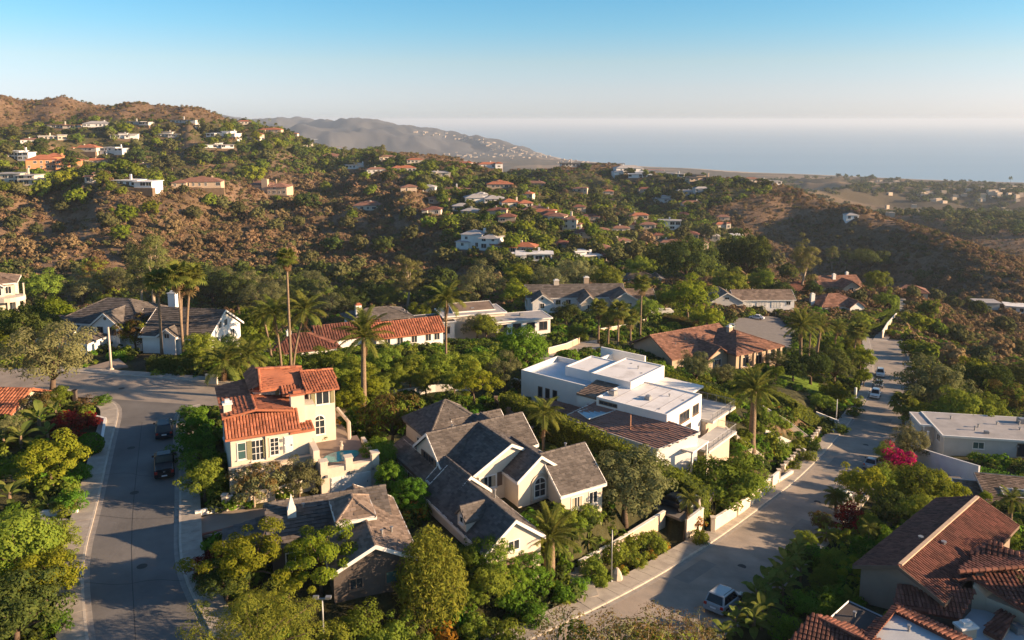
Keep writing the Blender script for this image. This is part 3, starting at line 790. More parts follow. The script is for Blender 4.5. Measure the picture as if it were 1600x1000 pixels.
        if arch: p.add([(q[0], -.015, q[1]) for q in pts], [tuple(range(len(pts)))])
        p.build('pane', pane, o)
        if curtain:
            c = MB()
            for sx in (-1, 1):
                for k in range(3):
                    x = sx * (w2 - .08 - k * wd * .09); c.box(x - wd * .04, x + wd * .04, -.03 + .006 * (k % 2), -.017, -h2 * .97, h2 * .95)
            c.build('curtain', M_CURT, o)['kind'] = 'stuff'
        return o
    def shutters(s, a, b_, face, wd, ht, zc, m=M_SHUT, off=0):
        R = {'-b': 0, '+b': 180, '+a': 90, '-a': -90}[face]
        for x in off if isinstance(off, (list, tuple)) else (off,):
            f = MB(); f.box(x - wd / 2, x + wd / 2, -.08, -.003, -ht / 2, ht / 2)
            for k in range(8): z = -ht / 2 + ht * (k + .5) / 8; f.box(x - wd * .4, x + wd * .4, -.1, -.081, z - ht * .035, z + ht * .035)
            o = f.build('shutter', m, s.root); o.location = (a, b_, zc); o.rotation_euler.z = math.radians(R)
    def door(s, a, b_, face, wd, ht, z, m=M_WOOD, panels=(2, 3), name='door'):
        R = {'-b': 0, '+b': 180, '+a': 90, '-a': -90}[face]
        f = MB(); f.box(-wd / 2, wd / 2, -.06, -.003, 0, ht)
        nx, nz = panels
        for i in range(nx):
            for k in range(nz):
                x, zz = -wd / 2 + wd * (i + .5) / nx, ht * (k + .5) / nz
                f.box(x - wd / nx * .4, x + wd / nx * .4, -.1, -.061, zz - ht / nz * .4, zz + ht / nz * .4)
        o = f.build(name, m, s.root); o.location = (a, b_, z); o.rotation_euler.z = math.radians(R)
        h = MB(); h.box(wd * .4 - .04, wd * .4 + .04, -.17, -.1, ht * .42, ht * .5); h.build('handle', M_METAL, o)
    def chimney(s, a, b_, wa, wb, z0, z1, m, cap=M_TRIM):
        c = MB(); c.box(a - wa / 2, a + wa / 2, b_ - wb / 2, b_ + wb / 2, z0, z1); o = s.part(c, 'chimney', m)
        c = MB(); c.box(a - wa / 2 - .1, a + wa / 2 + .1, b_ - wb / 2 - .1, b_ + wb / 2 + .1, z1, z1 + .16)
        c.box(a - wa * .3, a + wa * .3, b_ - wb * .3, b_ + wb * .3, z1 + .16, z1 + .45); c.build('chimney_cap', cap, o)
    def vent(s, a, b_, z, h=.5, r=.09, m=M_METAL):
        c = MB(); c.tube([(a, b_, z - .3), (a, b_, z + h)], r, 6); c.tube([(a, b_, z + h), (a, b_, z + h + .1)], r * 1.7, 6); s.part(c, 'vent_pipe', m)
    def acbox(s, a, b_, z, w=.9):
        c = MB(); c.box(a - w / 2, a + w / 2, b_ - w / 2, b_ + w / 2, z, z + w * .6); c.box(a - w * .4, a + w * .4, b_ - w * .4, b_ + w * .4, z + w * .6, z + w * .68); s.part(c, 'roof_unit', M_METAL)
    def post(s, a, b_, z0, z1, r=.14, m=M_TRIM, name='post'):
        c = MB(); c.box(a - r, a + r, b_ - r, b_ + r, z0, z1); c.box(a - r * 1.4, a + r * 1.4, b_ - r * 1.4, b_ + r * 1.4, z1, z1 + .12); s.part(c, name, m)
    def rail(s, pts, z, h=1.0, m=M_METAL, name='railing', glass=False):
        c = MB()
        for (p, q) in zip(pts[:-1], pts[1:]):
            L = math.hypot(q[0] - p[0], q[1] - p[1]); n = max(1, round(L / 1.3))
            c.tube([(*p, z + h), (*q, z + h)], .035, 4)
            c.tube([(*p, z + .12), (*q, z + .12)], .025, 4)
            for i in range(n + 1):
                x, y = p[0] + (q[0] - p[0]) * i / n, p[1] + (q[1] - p[1]) * i / n; c.tube([(x, y, z - .05), (x, y, z + h)], .03, 4)
            nb = max(1, round(L / .22))
            for i in range(nb): x, y = p[0] + (q[0] - p[0]) * i / nb, p[1] + (q[1] - p[1]) * i / nb; c.tube([(x, y, z + .12), (x, y, z + h)], .012, 3, False)
        s.part(c, name, m)

# ---- the cream villa with red tile roofs beside the side street
H = House('villa', 'cream two-storey villa with bright red clay tile roofs beside the side street', (358, 683), 30.5, 24, 36.5, short='the red-tiled villa')
h = H.h
H.walls(.1, 6.3, .1, 1.4, 0, h(30.5), M_CREAM); H.walls(.1, 6.1, 1.4, 11, 0, h(29.14), M_CREAM)                                # main body
H.walls(5.9, 8.6, 1.9, 9.5, 0, h(29.10), M_CREAM)
A, B_ = (2.7, 1.0, h(28.43)), (2.7, 11.2, h(28.35))
H.roofplanes([[(-.5, 1.2, h(28.94)), (2.7, 1.0, h(28.43)), (2.7, 11.3, h(28.43)), (-.5, 11.3, h(28.94))],
              [(2.7, 1.0, h(28.43)), (6.3, 1.0, h(29.02)), (6.3, 7.6, h(29.02)), (2.7, 7.6, h(28.43))]], M_TILE, 'shingle', .34, .4, caps=[((2.7, 1, h(28.39)), (2.7, 7.6, h(28.39)))])
H.roofplanes([[(-.4, -.35, h(30.6)), (6.75, -.35, h(30.6)), (6.75, 1.5, h(29.10)), (-.4, 1.5, h(29.10))]], M_TILE, 'barrel', .3, .45)
H.walls(2.9, 8.2, 5.6, 11.4, h(31), h(27.97), M_CREAM, ex=False)             # upper storey
H.roofplanes([[(3.6, 4.7, h(27.82)), (3.8, 8, h(26.55)), (8.3, 8, h(26.85)), (8.6, 4.9, h(27.90))], [(2.6, 6, h(28.05)), (3.6, 4.7, h(27.82)), (3.8, 8, h(26.55)), (3.8, 11.8, h(27.45)), (2.6, 11.8, h(28.05))],
              [(3.8, 8, h(26.55)), (8.3, 8, h(26.85)), (8.3, 11.8, h(27.82)), (3.8, 11.8, h(27.45))]], M_TILE, 'shingle', .34, .4, caps=[((3.6, 4.7, h(27.80)), (3.8, 8, h(26.51))), ((3.8, 8, h(26.51)), (8.3, 8, h(26.81)))])
H.walls(8.3, 11.0, 3.6, 8.6, 0, h(28.05), M_CREAM)                             # tower wing
H.roofplanes([[(7.9, 3.0, h(28.05)), (11.4, 3.0, h(28.05)), (11.4, 6.4, h(27.05)), (7.9, 6.4, h(26.85))], [(7.9, 6.4, h(26.85)), (11.4, 6.4, h(27.05)), (11.4, 9, h(27.90)), (7.9, 9, h(27.90))]], M_TILE, 'barrel', .3, .45, caps=[((7.9, 6.4, h(26.81)), (11.4, 6.4, h(27.01)))])
H.roofplanes([[(5.6, 3.6, h(28.27)), (8.4, 3.6, h(28.27)), (8.4, 5.0, h(27.75)), (5.6, 5.0, h(27.75))]], M_TILE, 'barrel', .3, .45)
H.win(9.7, 3.6, '-b', 1.3, 1.5, h(29.02), nx=2); H.shutters(9.7, 3.6, '-b', .42, 1.55, h(29.02), off=(-1, 1.02))
H.win(9.3, 3.6, '-b', 1.0, 1.5, h(32.3), nx=2, ny=2, arch=True)
H.win(11.0, 6, '+a', 1.1, 1.4, h(29.10), nx=2)
H.win(6.2, 5.6, '-b', 1.1, 1.5, h(29.02), nx=2); H.win(7.6, 5.6, '-b', .9, 1.5, h(29.02), nx=2); H.shutters(6.2, 5.6, '-b', .4, 1.5, h(29.02), off=(-.85,))
H.win(1.1, .1, '-b', .7, 1.6, h(32.15), nx=1, ny=2, pane=M_GLASSG); H.win(2.6, .1, '-b', 1.1, 2.0, h(32.3), nx=3, ny=3); H.shutters(1.8, .1, '-b', .5, 1.9, h(32.2), off=(0, 1.55))
H.win(4.2, .1, '-b', .75, 1.7, h(32.2), nx=2, ny=4); H.door(5.55, .1, '-b', .85, 1.75, h(33.1), M_TRIM, (1, 2))
for z in (31.7, 32.5):
    b = MB(); b.box(4.75, 5.0, .02, .1 - .003, h(z) - .16, h(z) + .16); H.part(b, 'wall_lamp', M_METAL)
H.post(3.45, .02, h(33.4), h(30.6), .1, M_CREAM, 'pilaster')
H.chimney(.15, 2.7, .75, .75, h(30), h(28.05), M_CREAM)
H.chimney(6.85, 2.1, 1.35, 1.0, h(31), h(27.82), M_CREAM, M_TILE)                  # tall shaft
b = MB(); b.prism([(5.95, .2), (7.9, .2), (7.9, 2.6), (5.95, 2.6)], 0, h(30.9)); H.part(b, 'chimney_breast', M_CREAM)
H.roofplanes([[(5.75, .0, h(31.0)), (8.2, .0, h(31.0)), (8.2, 2.7, h(30.7)), (5.75, 2.7, h(30.7))]], M_TILE, 'barrel', .3, .45)
H.win(.1, 4, '-a', .8, 1.2, h(31.5)); H.win(.1, 7.5, '-a', .8, 1.2, h(31.5)); H.win(.1, 9.8, '-a', .7, 1, h(33.8))
b = MB(); b.box(-.2, 7.8, -1.0, .09, 0, h(33.6)); H.part(b, 'terrace', M_CREAM); H.ex(-.2, 7.8, -1, 0)      # plinth below the front rooms
b = MB(); b.box(-.2, 7.8, -1.05, -.85, h(33.6), h(33.35)); H.part(b, 'parapet', M_STONE)
b = MB(); b.box(8.0, 13.7, -3.8, -3.2, 0, h(33.75)); b.box(8.0, 8.4, -3.2, 4, 0, h(33.5)); b.box(13.3, 13.7, -3.2, 2.0, 0, h(33.5)); b.box(8.4, 13.3, -3.2, 3.9, 0, h(34.35)); H.part(b, 'garage', M_CREAM); H.ex(8, 13.7, -3.8, 4)
for a in (8.3, 10.75, 13.4):
    b = MB(); b.box(a - .35, a + .35, -3.9, -3.1, h(34.2), h(33.05)); b.box(a - .42, a + .42, -3.97, -3.03, h(33.05), h(32.93)); H.part(b, 'pier', M_CREAM)
H.door(10.9, -3.8, '-b', 4.0, 1.75, 0, M_TRIM, (4, 4), 'garage_door')
for a in (8.5, 10.9, 13.1): b = MB(); b.box(a - .12, a + .12, -4.0, -3.803, h(34.5) - .12, h(34.5) + .12); H.part(b, 'wall_lamp', M_METAL)
b = MB(); b.box(8.4, 13.3, -3.19, 3.9, h(34.345), h(33.98)); H.part(b, 'pool_deck', mat('wet_deck', (.2, .15, .12), .6, .2, 1)); 
b = MB(); P = [(9.4 + 1.9 * math.cos(t) * (1 + .15 * math.sin(2 * t)) + 1.2, -.9 + 1.25 * math.sin(t)) for t in np.linspace(0, 2 * math.pi, 18)[:-1]]
b.prism(P, h(33.98) - .05, h(33.94)); H.part(b, 'pool', M_POOL)
b = MB(); b.box(10.75, 11.05, .3, .6, h(33.98), h(33.45)); b.tube([(10.9, .45, h(33.45)), (10.9, .45, h(33.2)), (10.9, .45, h(32.95))], [.22, .1, .16], 8); H.part(b, 'fountain', M_STONE)
b = MB(); b.box(7.6, 8.2, -2.2, 1.2, h(33.6), h(32.4)); H.part(b, 'side_wall', M_CREAM)
b = MB(); b.tube([(12.2, 2.6, h(34.3)), (12.9, 6.0, h(33.2)), (12.2, 8.6, h(32.4))], .22, 6); H.part(b, 'stair_wall', M_STONE)
b = MB(); b.box(8.4, 12.5, 3.9, 8, 0, h(34.1)); H.part(b, 'patio', M_PAVE)

# ---- cream house with the big grey shingle roof, centre
H = House('shingle_house', 'cream house with steep grey shingle roofs and an arched window, at the centre', (808, 750), 33.5, 31, 38, short='the arched-window house')
h = H.h
K = dict(kind='shingle', w=.38, l=.27, trim=M_TRIM, ov=.3)
H.gable(-4.9, 5.8, 6.0, 11.9, h(33.2), h(31), 'a', M_CREAM, M_SHING, **K)
H.gable(-3.5, 5.1, 2.6, 9, h(33.3), h(31.02), 'b', M_CREAM, M_SHING, **K)
H.gable(0.15, 4.95, .0, 5, h(33.4), h(31.65), 'b', M_CREAM, M_SHING, **K)
H.gable(3.4, 8.2, -2.4, 4.2, h(34.6), h(32), 'a', M_CREAM, M_SHING, **K)
H.gable(-7.2, -1.9, -7.0, 5, h(35), h(33), 'b', M_CREAM, M_SHING, **K)
H.gable(-6.1, -2.3, 1.6, 6.2, h(34.3), h(32.7), 'b', M_CREAM, M_SHING, **K)
H.shed(-6.3, -4.8, 6.0, 15.5, h(34.8), h(33.8), h(33.8), h(34.8), M_BEIGE, M_SHINB, 'shingle', .5, .32, trim=M_BROWNTRIM)
H.hip(-3.2, 3.4, 12.2, 18.6, h(33), h(30.5), M_CREAM, M_SHING, 'shingle', .38, .27, ov=.4)
H.gable(0, 5.6, 11, 15.5, h(33.8), h(32), 'a', M_CREAM, M_SHING, **K)
H.gable(2.0, 4.2, 10.8, 12.6, h(32.6), h(31.7), 'b', M_TRIM, M_SHING, ov=.2, kind='shingle', w=.5, l=.3, walls=False)
H.win(2.55, 0, '-b', 1.15, 1.25, h(35.1), nx=2, ny=2, arch=True, fw=.2, frame=M_TRIM)
b = MB(); b.box(1.5, 3.6, -.22, -.055, h(36.05), h(35.9)); H.part(b, 'window_box', M_STONE)
b = MB()
for k in range(12):
    t0, t1 = math.pi * k / 12, math.pi * (k + 1) / 12
    q = [(2.55 + r * math.cos(t), h(34.48) + r * math.sin(t)) for r in (.72, 1.02) for t in (t0, t1)]
    b.add([(p[0], -.1, p[1]) for p in q] + [(p[0], -.004, p[1]) for p in q], [(0, 2, 3, 1), (2, 6, 7, 3), (0, 1, 5, 4)])
b.box(1.53, 1.83, -.1, -.004, h(35.9), h(34.48)); b.box(3.27, 3.57, -.1, -.004, h(35.9), h(34.48)); H.part(b, 'window_surround', M_STONE)
H.win(-1.7, 2.6, '-b', 1.7, 1.1, h(34.35), nx=2, ny=1, frame=M_TRIM, curtain=1, fw=.12)
H.shutters(-1.7, 2.6, '-b', .5, 1.35, h(34.3), M_BROWNTRIM, off=(-1.3, 1.3))
H.win(-4.9, 9, '-a', 2.4, 1.4, h(34), nx=4, frame=M_BROWNTRIM); H.shutters(-4.9, 9, '-a', .35, 1.5, h(34), M_BROWNTRIM, off=(-1.5, 1.5))
H.win(4.0, 0, '-b', .7, .6, h(33.6), nx=2) if False else None
H.door(3.0, -.0, '-b', 1.2, 1.6, 0.0, M_BROWNTRIM, (1, 3))
H.win(5.2, -2.4, '-b', 1.2, 1.0, h(36.0), nx=2, curtain=1); H.win(7.1, -2.4, '-b', .9, 1.1, h(36.0), nx=2)
H.win(8.2, .8, '+a', 1.2, 1, h(35.4)); H.win(-4.6, -7.0, '-b', 1.0, .8, h(35.3), nx=2)
H.door(-4.5, -7.0, '-b', 3.6, 1.7, -.1, M_WOOD, (4, 3), 'garage_door')
H.win(-6.3, 13, '-a', .9, .9, h(36)); H.win(-6.3, 10.5, '-a', 1.1, 1, h(36)); H.win(-6.3, 8, '-a', 1.1, 1, h(36)); H.win(5.8, 9, '+a', 1.2, 1.1, h(34.6)); H.win(-3.2, 15, '-a', 1.1, 1, h(34.6))
H.gable(-7.3, -5.3, -3.6, -2.0, h(33.75), h(33.0), 'a', M_CREAM, M_SHING, ov=.2, kind='shingle', w=.45, l=.3, z0=h(35.2)); H.win(-7.3, -2.8, '-a', .5, .5, h(34.2), nx=1)
for a, q, z in ((-1.5, 10.5, 31.9), (1, 11, 32.3), (6.6, 1.6, 32.4), (-3, -1, 33.8)): H.vent(a, q, h(z), .45)
b = MB(); b.box(-7.9, -6.4, 5.9, 16, -.3, .12); H.part(b, 'side_terrace', M_PAVE)

# ---- low grey-brown shingle house in the foreground
H = House('bungalow', 'low house with mixed grey and brown shingle roofs behind the foreground trees', (580, 762), 32.5, 20, 38, short='the foreground bungalow')
h = H.h
K = dict(kind='shingle', w=.4, l=.34, ov=.35)
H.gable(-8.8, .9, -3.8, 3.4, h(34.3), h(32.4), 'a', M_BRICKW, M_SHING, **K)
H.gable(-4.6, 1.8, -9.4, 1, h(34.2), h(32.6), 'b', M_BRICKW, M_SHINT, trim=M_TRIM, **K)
H.hip(-3.5, -.9, -5.2, -1.9, h(32.4), h(31.3), M_TRIM, M_SHINT, 'shingle', .45, .4, ov=.35, trim=M_TRIM, z0=h(34.2))
H.shed(-12.3, -8.8, -2.6, 1.2, h(34.9), h(34.1), h(34.1), h(34.9), M_BRICKW, M_SHING, 'shingle', .5, .45)
H.win(-.1, -9.4, '-b', .9, .9, h(35.6), nx=1, pane=M_GLASSG, frame=M_BROWNTRIM); H.win(1.8, -6.5, '+a', 1.0, 1.0, h(35.6)); H.win(-2.9, -9.4, '-b', .9, .8, h(35.6), frame=M_BROWNTRIM); H.win(-7, -3.8, '-b', 1.4, 1.1, h(35.8)); H.win(-8.8, 2, '-a', 1, 1, h(35.8))
b = MB(); b.prism([(-7.35, -1.8), (-6.65, -1.8), (-6.65, -1.1), (-7.35, -1.1)], h(34), h(32.5)); b.add([(-7.3, -1.75, h(32.5)), (-6.7, -1.75, h(32.5)), (-6.7, -1.15, h(32.5)), (-7.3, -1.15, h(32.5)), (-7, -1.45, h(31.2))], [(0, 1, 4), (1, 2, 4), (2, 3, 4), (3, 0, 4)]); H.part(b, 'chimney', M_TRIM)
for a, q, z in ((-3.4, -7, 33.6), (.5, -6.4, 33.5), (-6, -1, 32.9), (-.5, -7.5, 33)): H.vent(a, q, h(z), .35)

# ---- white modern house
H = House('modern_house', 'white flat-roofed modern house with brown lower roofs and terraces', (1096, 617), 36, 51, 41.5, short='the white modern house')
h = H.h
H.flat(-9.3, .3, .1, 10.4, h(36.2), M_WHITE, M_WROOF, .2)
H.flat(-3.6, 5.8, 8.6, 15, h(35.3), M_WHITE, M_WROOF, .16)
H.flat(-2.2, 4.6, 13.7, 20.4, h(35.75), M_WHITE, M_WROOF, .16)
H.flat(-6.0, 3, 12.6, 25.6, h(37.0), M_WHITE, mat('pale_blue_roofing', (.5, .56, .6), .5, .1, .5, .1, .4), .75)
b = MB(); b.box(10.6, 10.9, 14.5, 22.5, -6, h(36)); b.box(4.6, 10.6, 20.2, 20.5, -4, h(36.6)); H.part(b, 'garden_wall', M_WHITE)
H.shed(-8.6, -3.8, 10.55, 13.9, h(36.5), h(35.9), h(35.9), h(36.5), M_WHITE, M_SHINB, 'shingle', .5, .45, z0=h(38), ov=.1)
def planes(H, Ls):
    out = []
    for L in Ls:
        Q = [(*H.l(px, py, D), H.h(D)) for px, py, D in L]
        if len(Q) > 3:       # true the outline up to one plane
            k = np.linalg.lstsq(np.array([(q[0], q[1], 1) for q in Q]), np.array([q[2] for q in Q]), rcond=None)[0]
            Q = [(q[0], q[1], k[0] * q[0] + k[1] * q[1] + k[2]) for q in Q]
        out.append(Q)
    return out
def under(H, L, m, drop=.35, z0=-3, inset=.0):
    """wall body under a roof outline"""
    P = [H.l(px, py, D) for px, py, D in L]; b = MB(); c = (sum(p[0] for p in P) / len(P), sum(p[1] for p in P) / len(P))
    P = [(p[0] + (c[0] - p[0]) * inset, p[1] + (c[1] - p[1]) * inset) for p in P]
    b.prism(P, z0, [H.h(D) - drop for px, py, D in L]); H.part(b, 'wall', m); EXCL.append([H.w(*p) for p in P])
RB = [(944,622,36.75),(1094,675,36.95),(1028,703,38.4),(878,652,38.3)]
H.roofplanes(planes(H, [RB]), M_BROOF, 'shingle', .9, .35, trim=M_TRIM); under(H, RB, M_WHITE, .3, -4, .03)
b = MB(); q = [(*H.l(px, py, D), H.h(D) + .16) for px, py, D in ((903,645,37.95),(946,634,37.3),(962,643,37.35),(920,657,38.0))]; b.slab(q, .1); H.part(b, 'skylight', mat('skylight_glass', (.3, .45, .52), .15, .2, 1, 0, .6))
b = MB()
for p, r in zip(q, q[1:] + q[:1]): b.tube([p, r], .09, 4)
H.part(b, 'skylight_frame', M_TRIM)
H.shed(-8.8, -5.9, 13.9, 21, h(40.1), h(39.5), h(39.5), h(40.1), M_BEIGE, M_BROOF, 'shingle', .9, .35, ov=.2)
for q in (15.0, 16.3, 17.6): H.win(-6.0, q + 4.5, '-a', .6, 1.35, h(38.8), nx=1, frame=M_BROWNTRIM)
H.win(-9.3, 8.6, '-a', 2.6, .35, h(36.6), nx=4, frame=M_BROWNTRIM, sill=False)
H.win(-8.1, .1, '-b', 1.6, 1.0, h(37.3)) if False else None
H.win(-4.6, .1, '-b', 2.6, 1.2, h(37.6), nx=3, frame=M_BROWNTRIM); H.win(-1.4, .1, '-b', 1.6, 1.2, h(37.6), nx=2, frame=M_BROWNTRIM); H.win(-4.2, .1, '-b', 3.0, 1.7, h(39.9), nx=3, frame=M_BROWNTRIM)
b = MB(); b.box(.35, 7.6, -1.6, 8.5, h(39.75), h(39.4)); H.part(b, 'terrace', M_GREYW); b = MB(); b.box(.35, 6.6, -.6, 8.4, -5, h(39.753)); H.part(b, 'terrace_base', M_BEIGE); H.ex(.3, 7.6, -1.6, 8.5); H.rail([(.4, -1.5), (7.5, -1.5), (7.5, 8)], h(39.4))
b = MB(); b.box(-6.5, 1.8, -4.3, -1.52, h(40.8), h(40.5)); H.part(b, 'terrace', M_GREYW); b = MB(); b.box(-6.2, 1.2, -3.6, -1.53, -5, h(40.803)); H.part(b, 'terrace_base', M_BEIGE); H.ex(-6.5, 1.8, -4.3, -1.5); H.rail([(-6.4, -4.2), (1.7, -4.2), (1.7, -1.7)], h(40.5))
H.walls(3.2, 5.6, 4.4, 8.5, -4, h(37.2), M_WHITE, ex=False); b = MB(); b.box(2.8, 6.2, 2.6, 8.55, h(37.2), h(36.95)); H.part(b, 'canopy', M_TRIM); H.win(5.6, 6.4, '+a', 2, 1.5, h(38.3), nx=3)
H.win(4.4, 4.4, '-b', 1.6, 1.6, h(38.3), nx=2)
wa, wb = H.l(1050, 694, 38.4); b = MB(); b.box(wa + .3, wa + 4.6, wb - 2.6, wb + .5, h(39.0), h(38.8)); H.part(b, 'carport_roof', M_TRIM); H.post(wa + .5, wb - 2.4, -3, h(39.0), .1); H.post(wa + 4.4, wb - 2.4, -3, h(39.0), .1)
pa, pb = H.l(985, 668, 37.6); b = MB(); b.tube([(pa, pb, h(37.9)), (pa, pb, h(36.0))], .1, 6); b.tube([(pa, pb, h(37.45)), (pa + 1.4, pb - 4.6, h(37.1))], .08, 4); H.part(b, 'roof_pipe', mat('copper', (.4, .2, .12), .5, .1, 2))
for k in range(1, 5):
    b = MB(); b.box(-9.2, .2, k * 2.1 - .03, k * 2.1 + .03, h(36.15), h(36.13)); H.part(b, 'roof_seam', M_GROOF)
for a, q in ((-7.8, 2), (-1.2, 8.6), (-3, 1.1), (1, 9.6), (4, 13)):
    b = MB(); b.tube([(a, q, h(36.15 if q < 9 else 35.25)), (a, q, h(36.1 if q < 9 else 35.2))], .16, 8); H.part(b, 'roof_drain', M_METAL)
H.acbox(-5.6, 4.8, h(36.15), .7); H.acbox(-4.9, 5.2, h(36.15), .5); H.acbox(-7, 9.3, h(36.1), .9); H.vent(2.5, 11, h(35.25), .3); H.vent(-2.8, 3.2, h(36.15), .25)

# ---- brown hip-roofed house on the slope
H = House('hip_house', 'sprawling tan house with a brown tiled hip roof and open porch', (1057, 558), 50, 30, 54, short='the brown hip-roofed house')
h = H.h
K = dict(kind='shingle', w=.6, l=.5)
H.gable(-.8, 18, .4, 13.4, h(49.8), h(46.6), 'a', M_TAN, M_TILEB, ov=.9, **K)
H.hip(12.2, 24.6, -5.2, 10.5, h(49.7), h(46.9), M_TAN, M_TILEB, ov=1.2, **K)
H.gable(6.5, 12, -2.8, 6, h(49.9), h(48.2), 'b', M_TAN, M_TILEB, ov=.8, **K)
for a in (12.6, 16.5, 20.6, 24.6): H.post(a, -6.2, -3, h(49.9), .28, M_TAN, 'porch_post')
for q in (-2, 2.4): H.post(25.6, q, -3, h(49.9), .28, M_TAN, 'porch_post')
b = MB(); b.box(12, 26, -6.6, -5.2, -5, .35); H.part(b, 'porch_floor', M_TILEB); H.ex(12, 26, -6.6, 0)
b = MB(); b.box(12.5, 25.6, -6.35, -6.05, .35, 1.25); H.part(b, 'porch_wall', M_TAN)
H.win(-.8, 4.5, '-a', 1.1, 1.2, h(51.7), nx=2, frame=M_BROWNTRIM); H.win(-.8, 9.5, '-a', 1.0, 1.0, h(52), nx=1); H.win(-.8, 7, '-a', .8, .8, h(53), nx=1, arch=True); H.win(3.2, .4, '-b', 1.6, 1.3, h(51.8)); H.win(-.8, 2, '-a', .7, .7, h(53))
H.win(9.2, -2.8, '-b', 1.8, 1.4, h(51.9), nx=3); H.win(15, -5.2, '-b', 2.0, 1.9, h(51.9), nx=2); H.win(19, -5.2, '-b', 1.8, 2, h(52), nx=2); H.win(22.5, -5.2, '-b', 1.6, 1.8, h(52)); H.win(24.6, -2, '+a', 1.8, 1.8, h(52)); H.win(24.6, 4, '+a', 1.6, 1.4, h(52))
H.chimney(17.5, 2.2, 1.1, .9, h(49), h(46.2), M_TAN); H.vent(6, 4, h(48.2)); H.vent(9, 11, h(48.8)); H.vent(2.5, 3.2, h(48.6))

# ---- grey flat-roofed house, right edge
H = House('flat_house', 'pale stucco house with a broad grey flat roof at the right edge', (1480, 680), 48, -10, 51, short='the grey flat-roofed house')
h = H.h
H.flat(-.3, 17, .2, 9.8, h(48.1), M_GREYW, M_GROOF, .1, ov=.4, ptop=M_TRIM)
H.flat(-2.2, -.31, 4.6, 9.6, h(48.2), M_GREYW, M_GROOF, .1, ov=.35, ptop=M_TRIM)
H.win(4.6, .2, '-b', 1.5, .95, h(49.4), pane=M_GLASSG); H.win(11.6, .2, '-b', 3.0, 1.9, h(49.7), nx=3, frame=M_BROWNTRIM, sill=False); H.win(-.3, 2.5, '-a', 1.2, 1, h(49.4)); H.win(15.3, .2, '-b', 1.6, 1.4, h(49.5))
H.post(-2.0, 2.2, -2, h(48.5), .1); H.post(-2.0, 4.2, -2, h(48.5), .1)
for a, q in ((5, 3), (6, 4.4), (9.4, 6.2), (12, 4.4), (12.8, 6.6), (3, 7.4)): H.vent(a, q, h(48.05), random.uniform(.3, .7), .12)
H.acbox(13.6, 7.6, h(48.05), 1.2); H.acbox(6.3, 2.0, h(48.05), .6)
b = MB(); b.box(9.9, 10.2, .0, .19, h(49.2), h(49)); H.part(b, 'wall_lamp', M_METAL)

# ---- tile-roofed houses, bottom right
H = House('tile_house', 'long house with a dark red tile gable roof and pale ridge, lower right', (1405, 885), 36, 42, 41, short='the long red-tiled house')
h = H.h
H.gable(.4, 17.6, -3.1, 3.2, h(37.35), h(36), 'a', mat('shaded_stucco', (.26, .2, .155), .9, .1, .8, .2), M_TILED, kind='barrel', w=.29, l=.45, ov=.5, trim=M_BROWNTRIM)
H.win(13.5, -3, '-b', 1.8, 1.6, h(39.1), nx=2, curtain=1); H.win(16, -3, '-b', 1.2, 1.5, h(39.1)); H.win(9, -3, '-b', 1.4, 1.2, h(39.2)); H.win(3, 3, '+b', 1.4, 1.1, h(39.2)); H.win(10, 3, '+b', 1.4, 1.1, h(39.2)); H.win(17.6, 0, '+a', 1.4, 1.2, h(38.8))
b = MB(); b.box(.2, 17.9, -.16, .16, h(36.02), h(35.86)); H.part(b, 'ridge_beam', mat('pale_mortar', (.5, .36, .25), .9, .15, 2)); H.vent(6.2, .7, h(36.3), .25, .14); H.vent(7, -.9, h(36.4), .25, .14)
R1 = [(1402,910,37.3),(1524,923,37.3),(1500,966,38.3),(1396,946,38.3)]
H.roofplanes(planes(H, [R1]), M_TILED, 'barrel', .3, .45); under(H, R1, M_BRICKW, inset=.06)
H = House('terrace_house', 'house with heavy red barrel tiles above a white flat terrace, bottom right corner', (1534, 926), 37.4, 12, 41.5, short='the corner tile house')
h = H.h
R1 = [(1498,893,36.0),(1650,882,36.0),(1650,985,37.7),(1534,926,37.5),(1519,905,36.7)]
R2 = [(1498,893,36.0),(1527,867,36.7),(1650,858,36.7),(1650,882,36.0)]
H.roofplanes(planes(H, [R1]), M_TILED, 'barrel', .36, .45, caps=[tuple(planes(H, [[(1498,893,35.95),(1650,882,35.95)]])[0])], capr=.17); H.roofplanes(planes(H, [R2]), M_TILED, 'barrel', .35, .45)
under(H, [(1519,908,36.6),(1527,870,36.7),(1650,860,36.7),(1650,970,37.6),(1540,927,37.5)], M_BEIGE, .4, inset=.04)
R3 = [(1514,866,36.7),(1546,846,35.9),(1592,860,35.9),(1594,880,36.6)]
H.roofplanes(planes(H, [R3]), M_TILED, 'barrel', .4, .5); under(H, R3, M_BEIGE, inset=.06)
wa, wb = H.l(1528, 922, 38.3); H.win(wa + .9, wb + .3, '-b', .9, .7, h(38.25)); H.win(wa + 3.2, wb + .1, '-b', 1.3, .6, h(38.4)); H.win(wa + 5.6, wb + .0, '-b', 1.2, .6, h(38.5))
T = [(1488,968,39.0),(1527,926,39.0),(1660,975,39.0),(1640,1040,39.0),(1520,1030,39.0)]
b = MB(); b.prism([H.l(*p) for p in T], -2, h(39.0)); H.part(b, 'terrace', mat('painted_deck', (.5, .51, .52), .7, .1, .8, .2)); EXCL.append([H.w(*H.l(*p)) for p in T])
b = MB(); q0, q1 = H.l(1527, 926, 38.9), H.l(1660, 975, 38.9); b.prism([q0, q1, (q1[0], q1[1] + .25), (q0[0], q0[1] + .25)], h(39.3), h(38.4)); q2 = H.l(1488, 968, 38.9); b.prism([q2, q0, (q0[0] - .25, q0[1]), (q2[0] - .25, q2[1])], h(39.6), h(38.35)); H.part(b, 'parapet', M_WHITE)
R4 = [(1562,951,38.2),(1584,963,38.2),(1564,1000,38.6),(1536,985,38.6)]
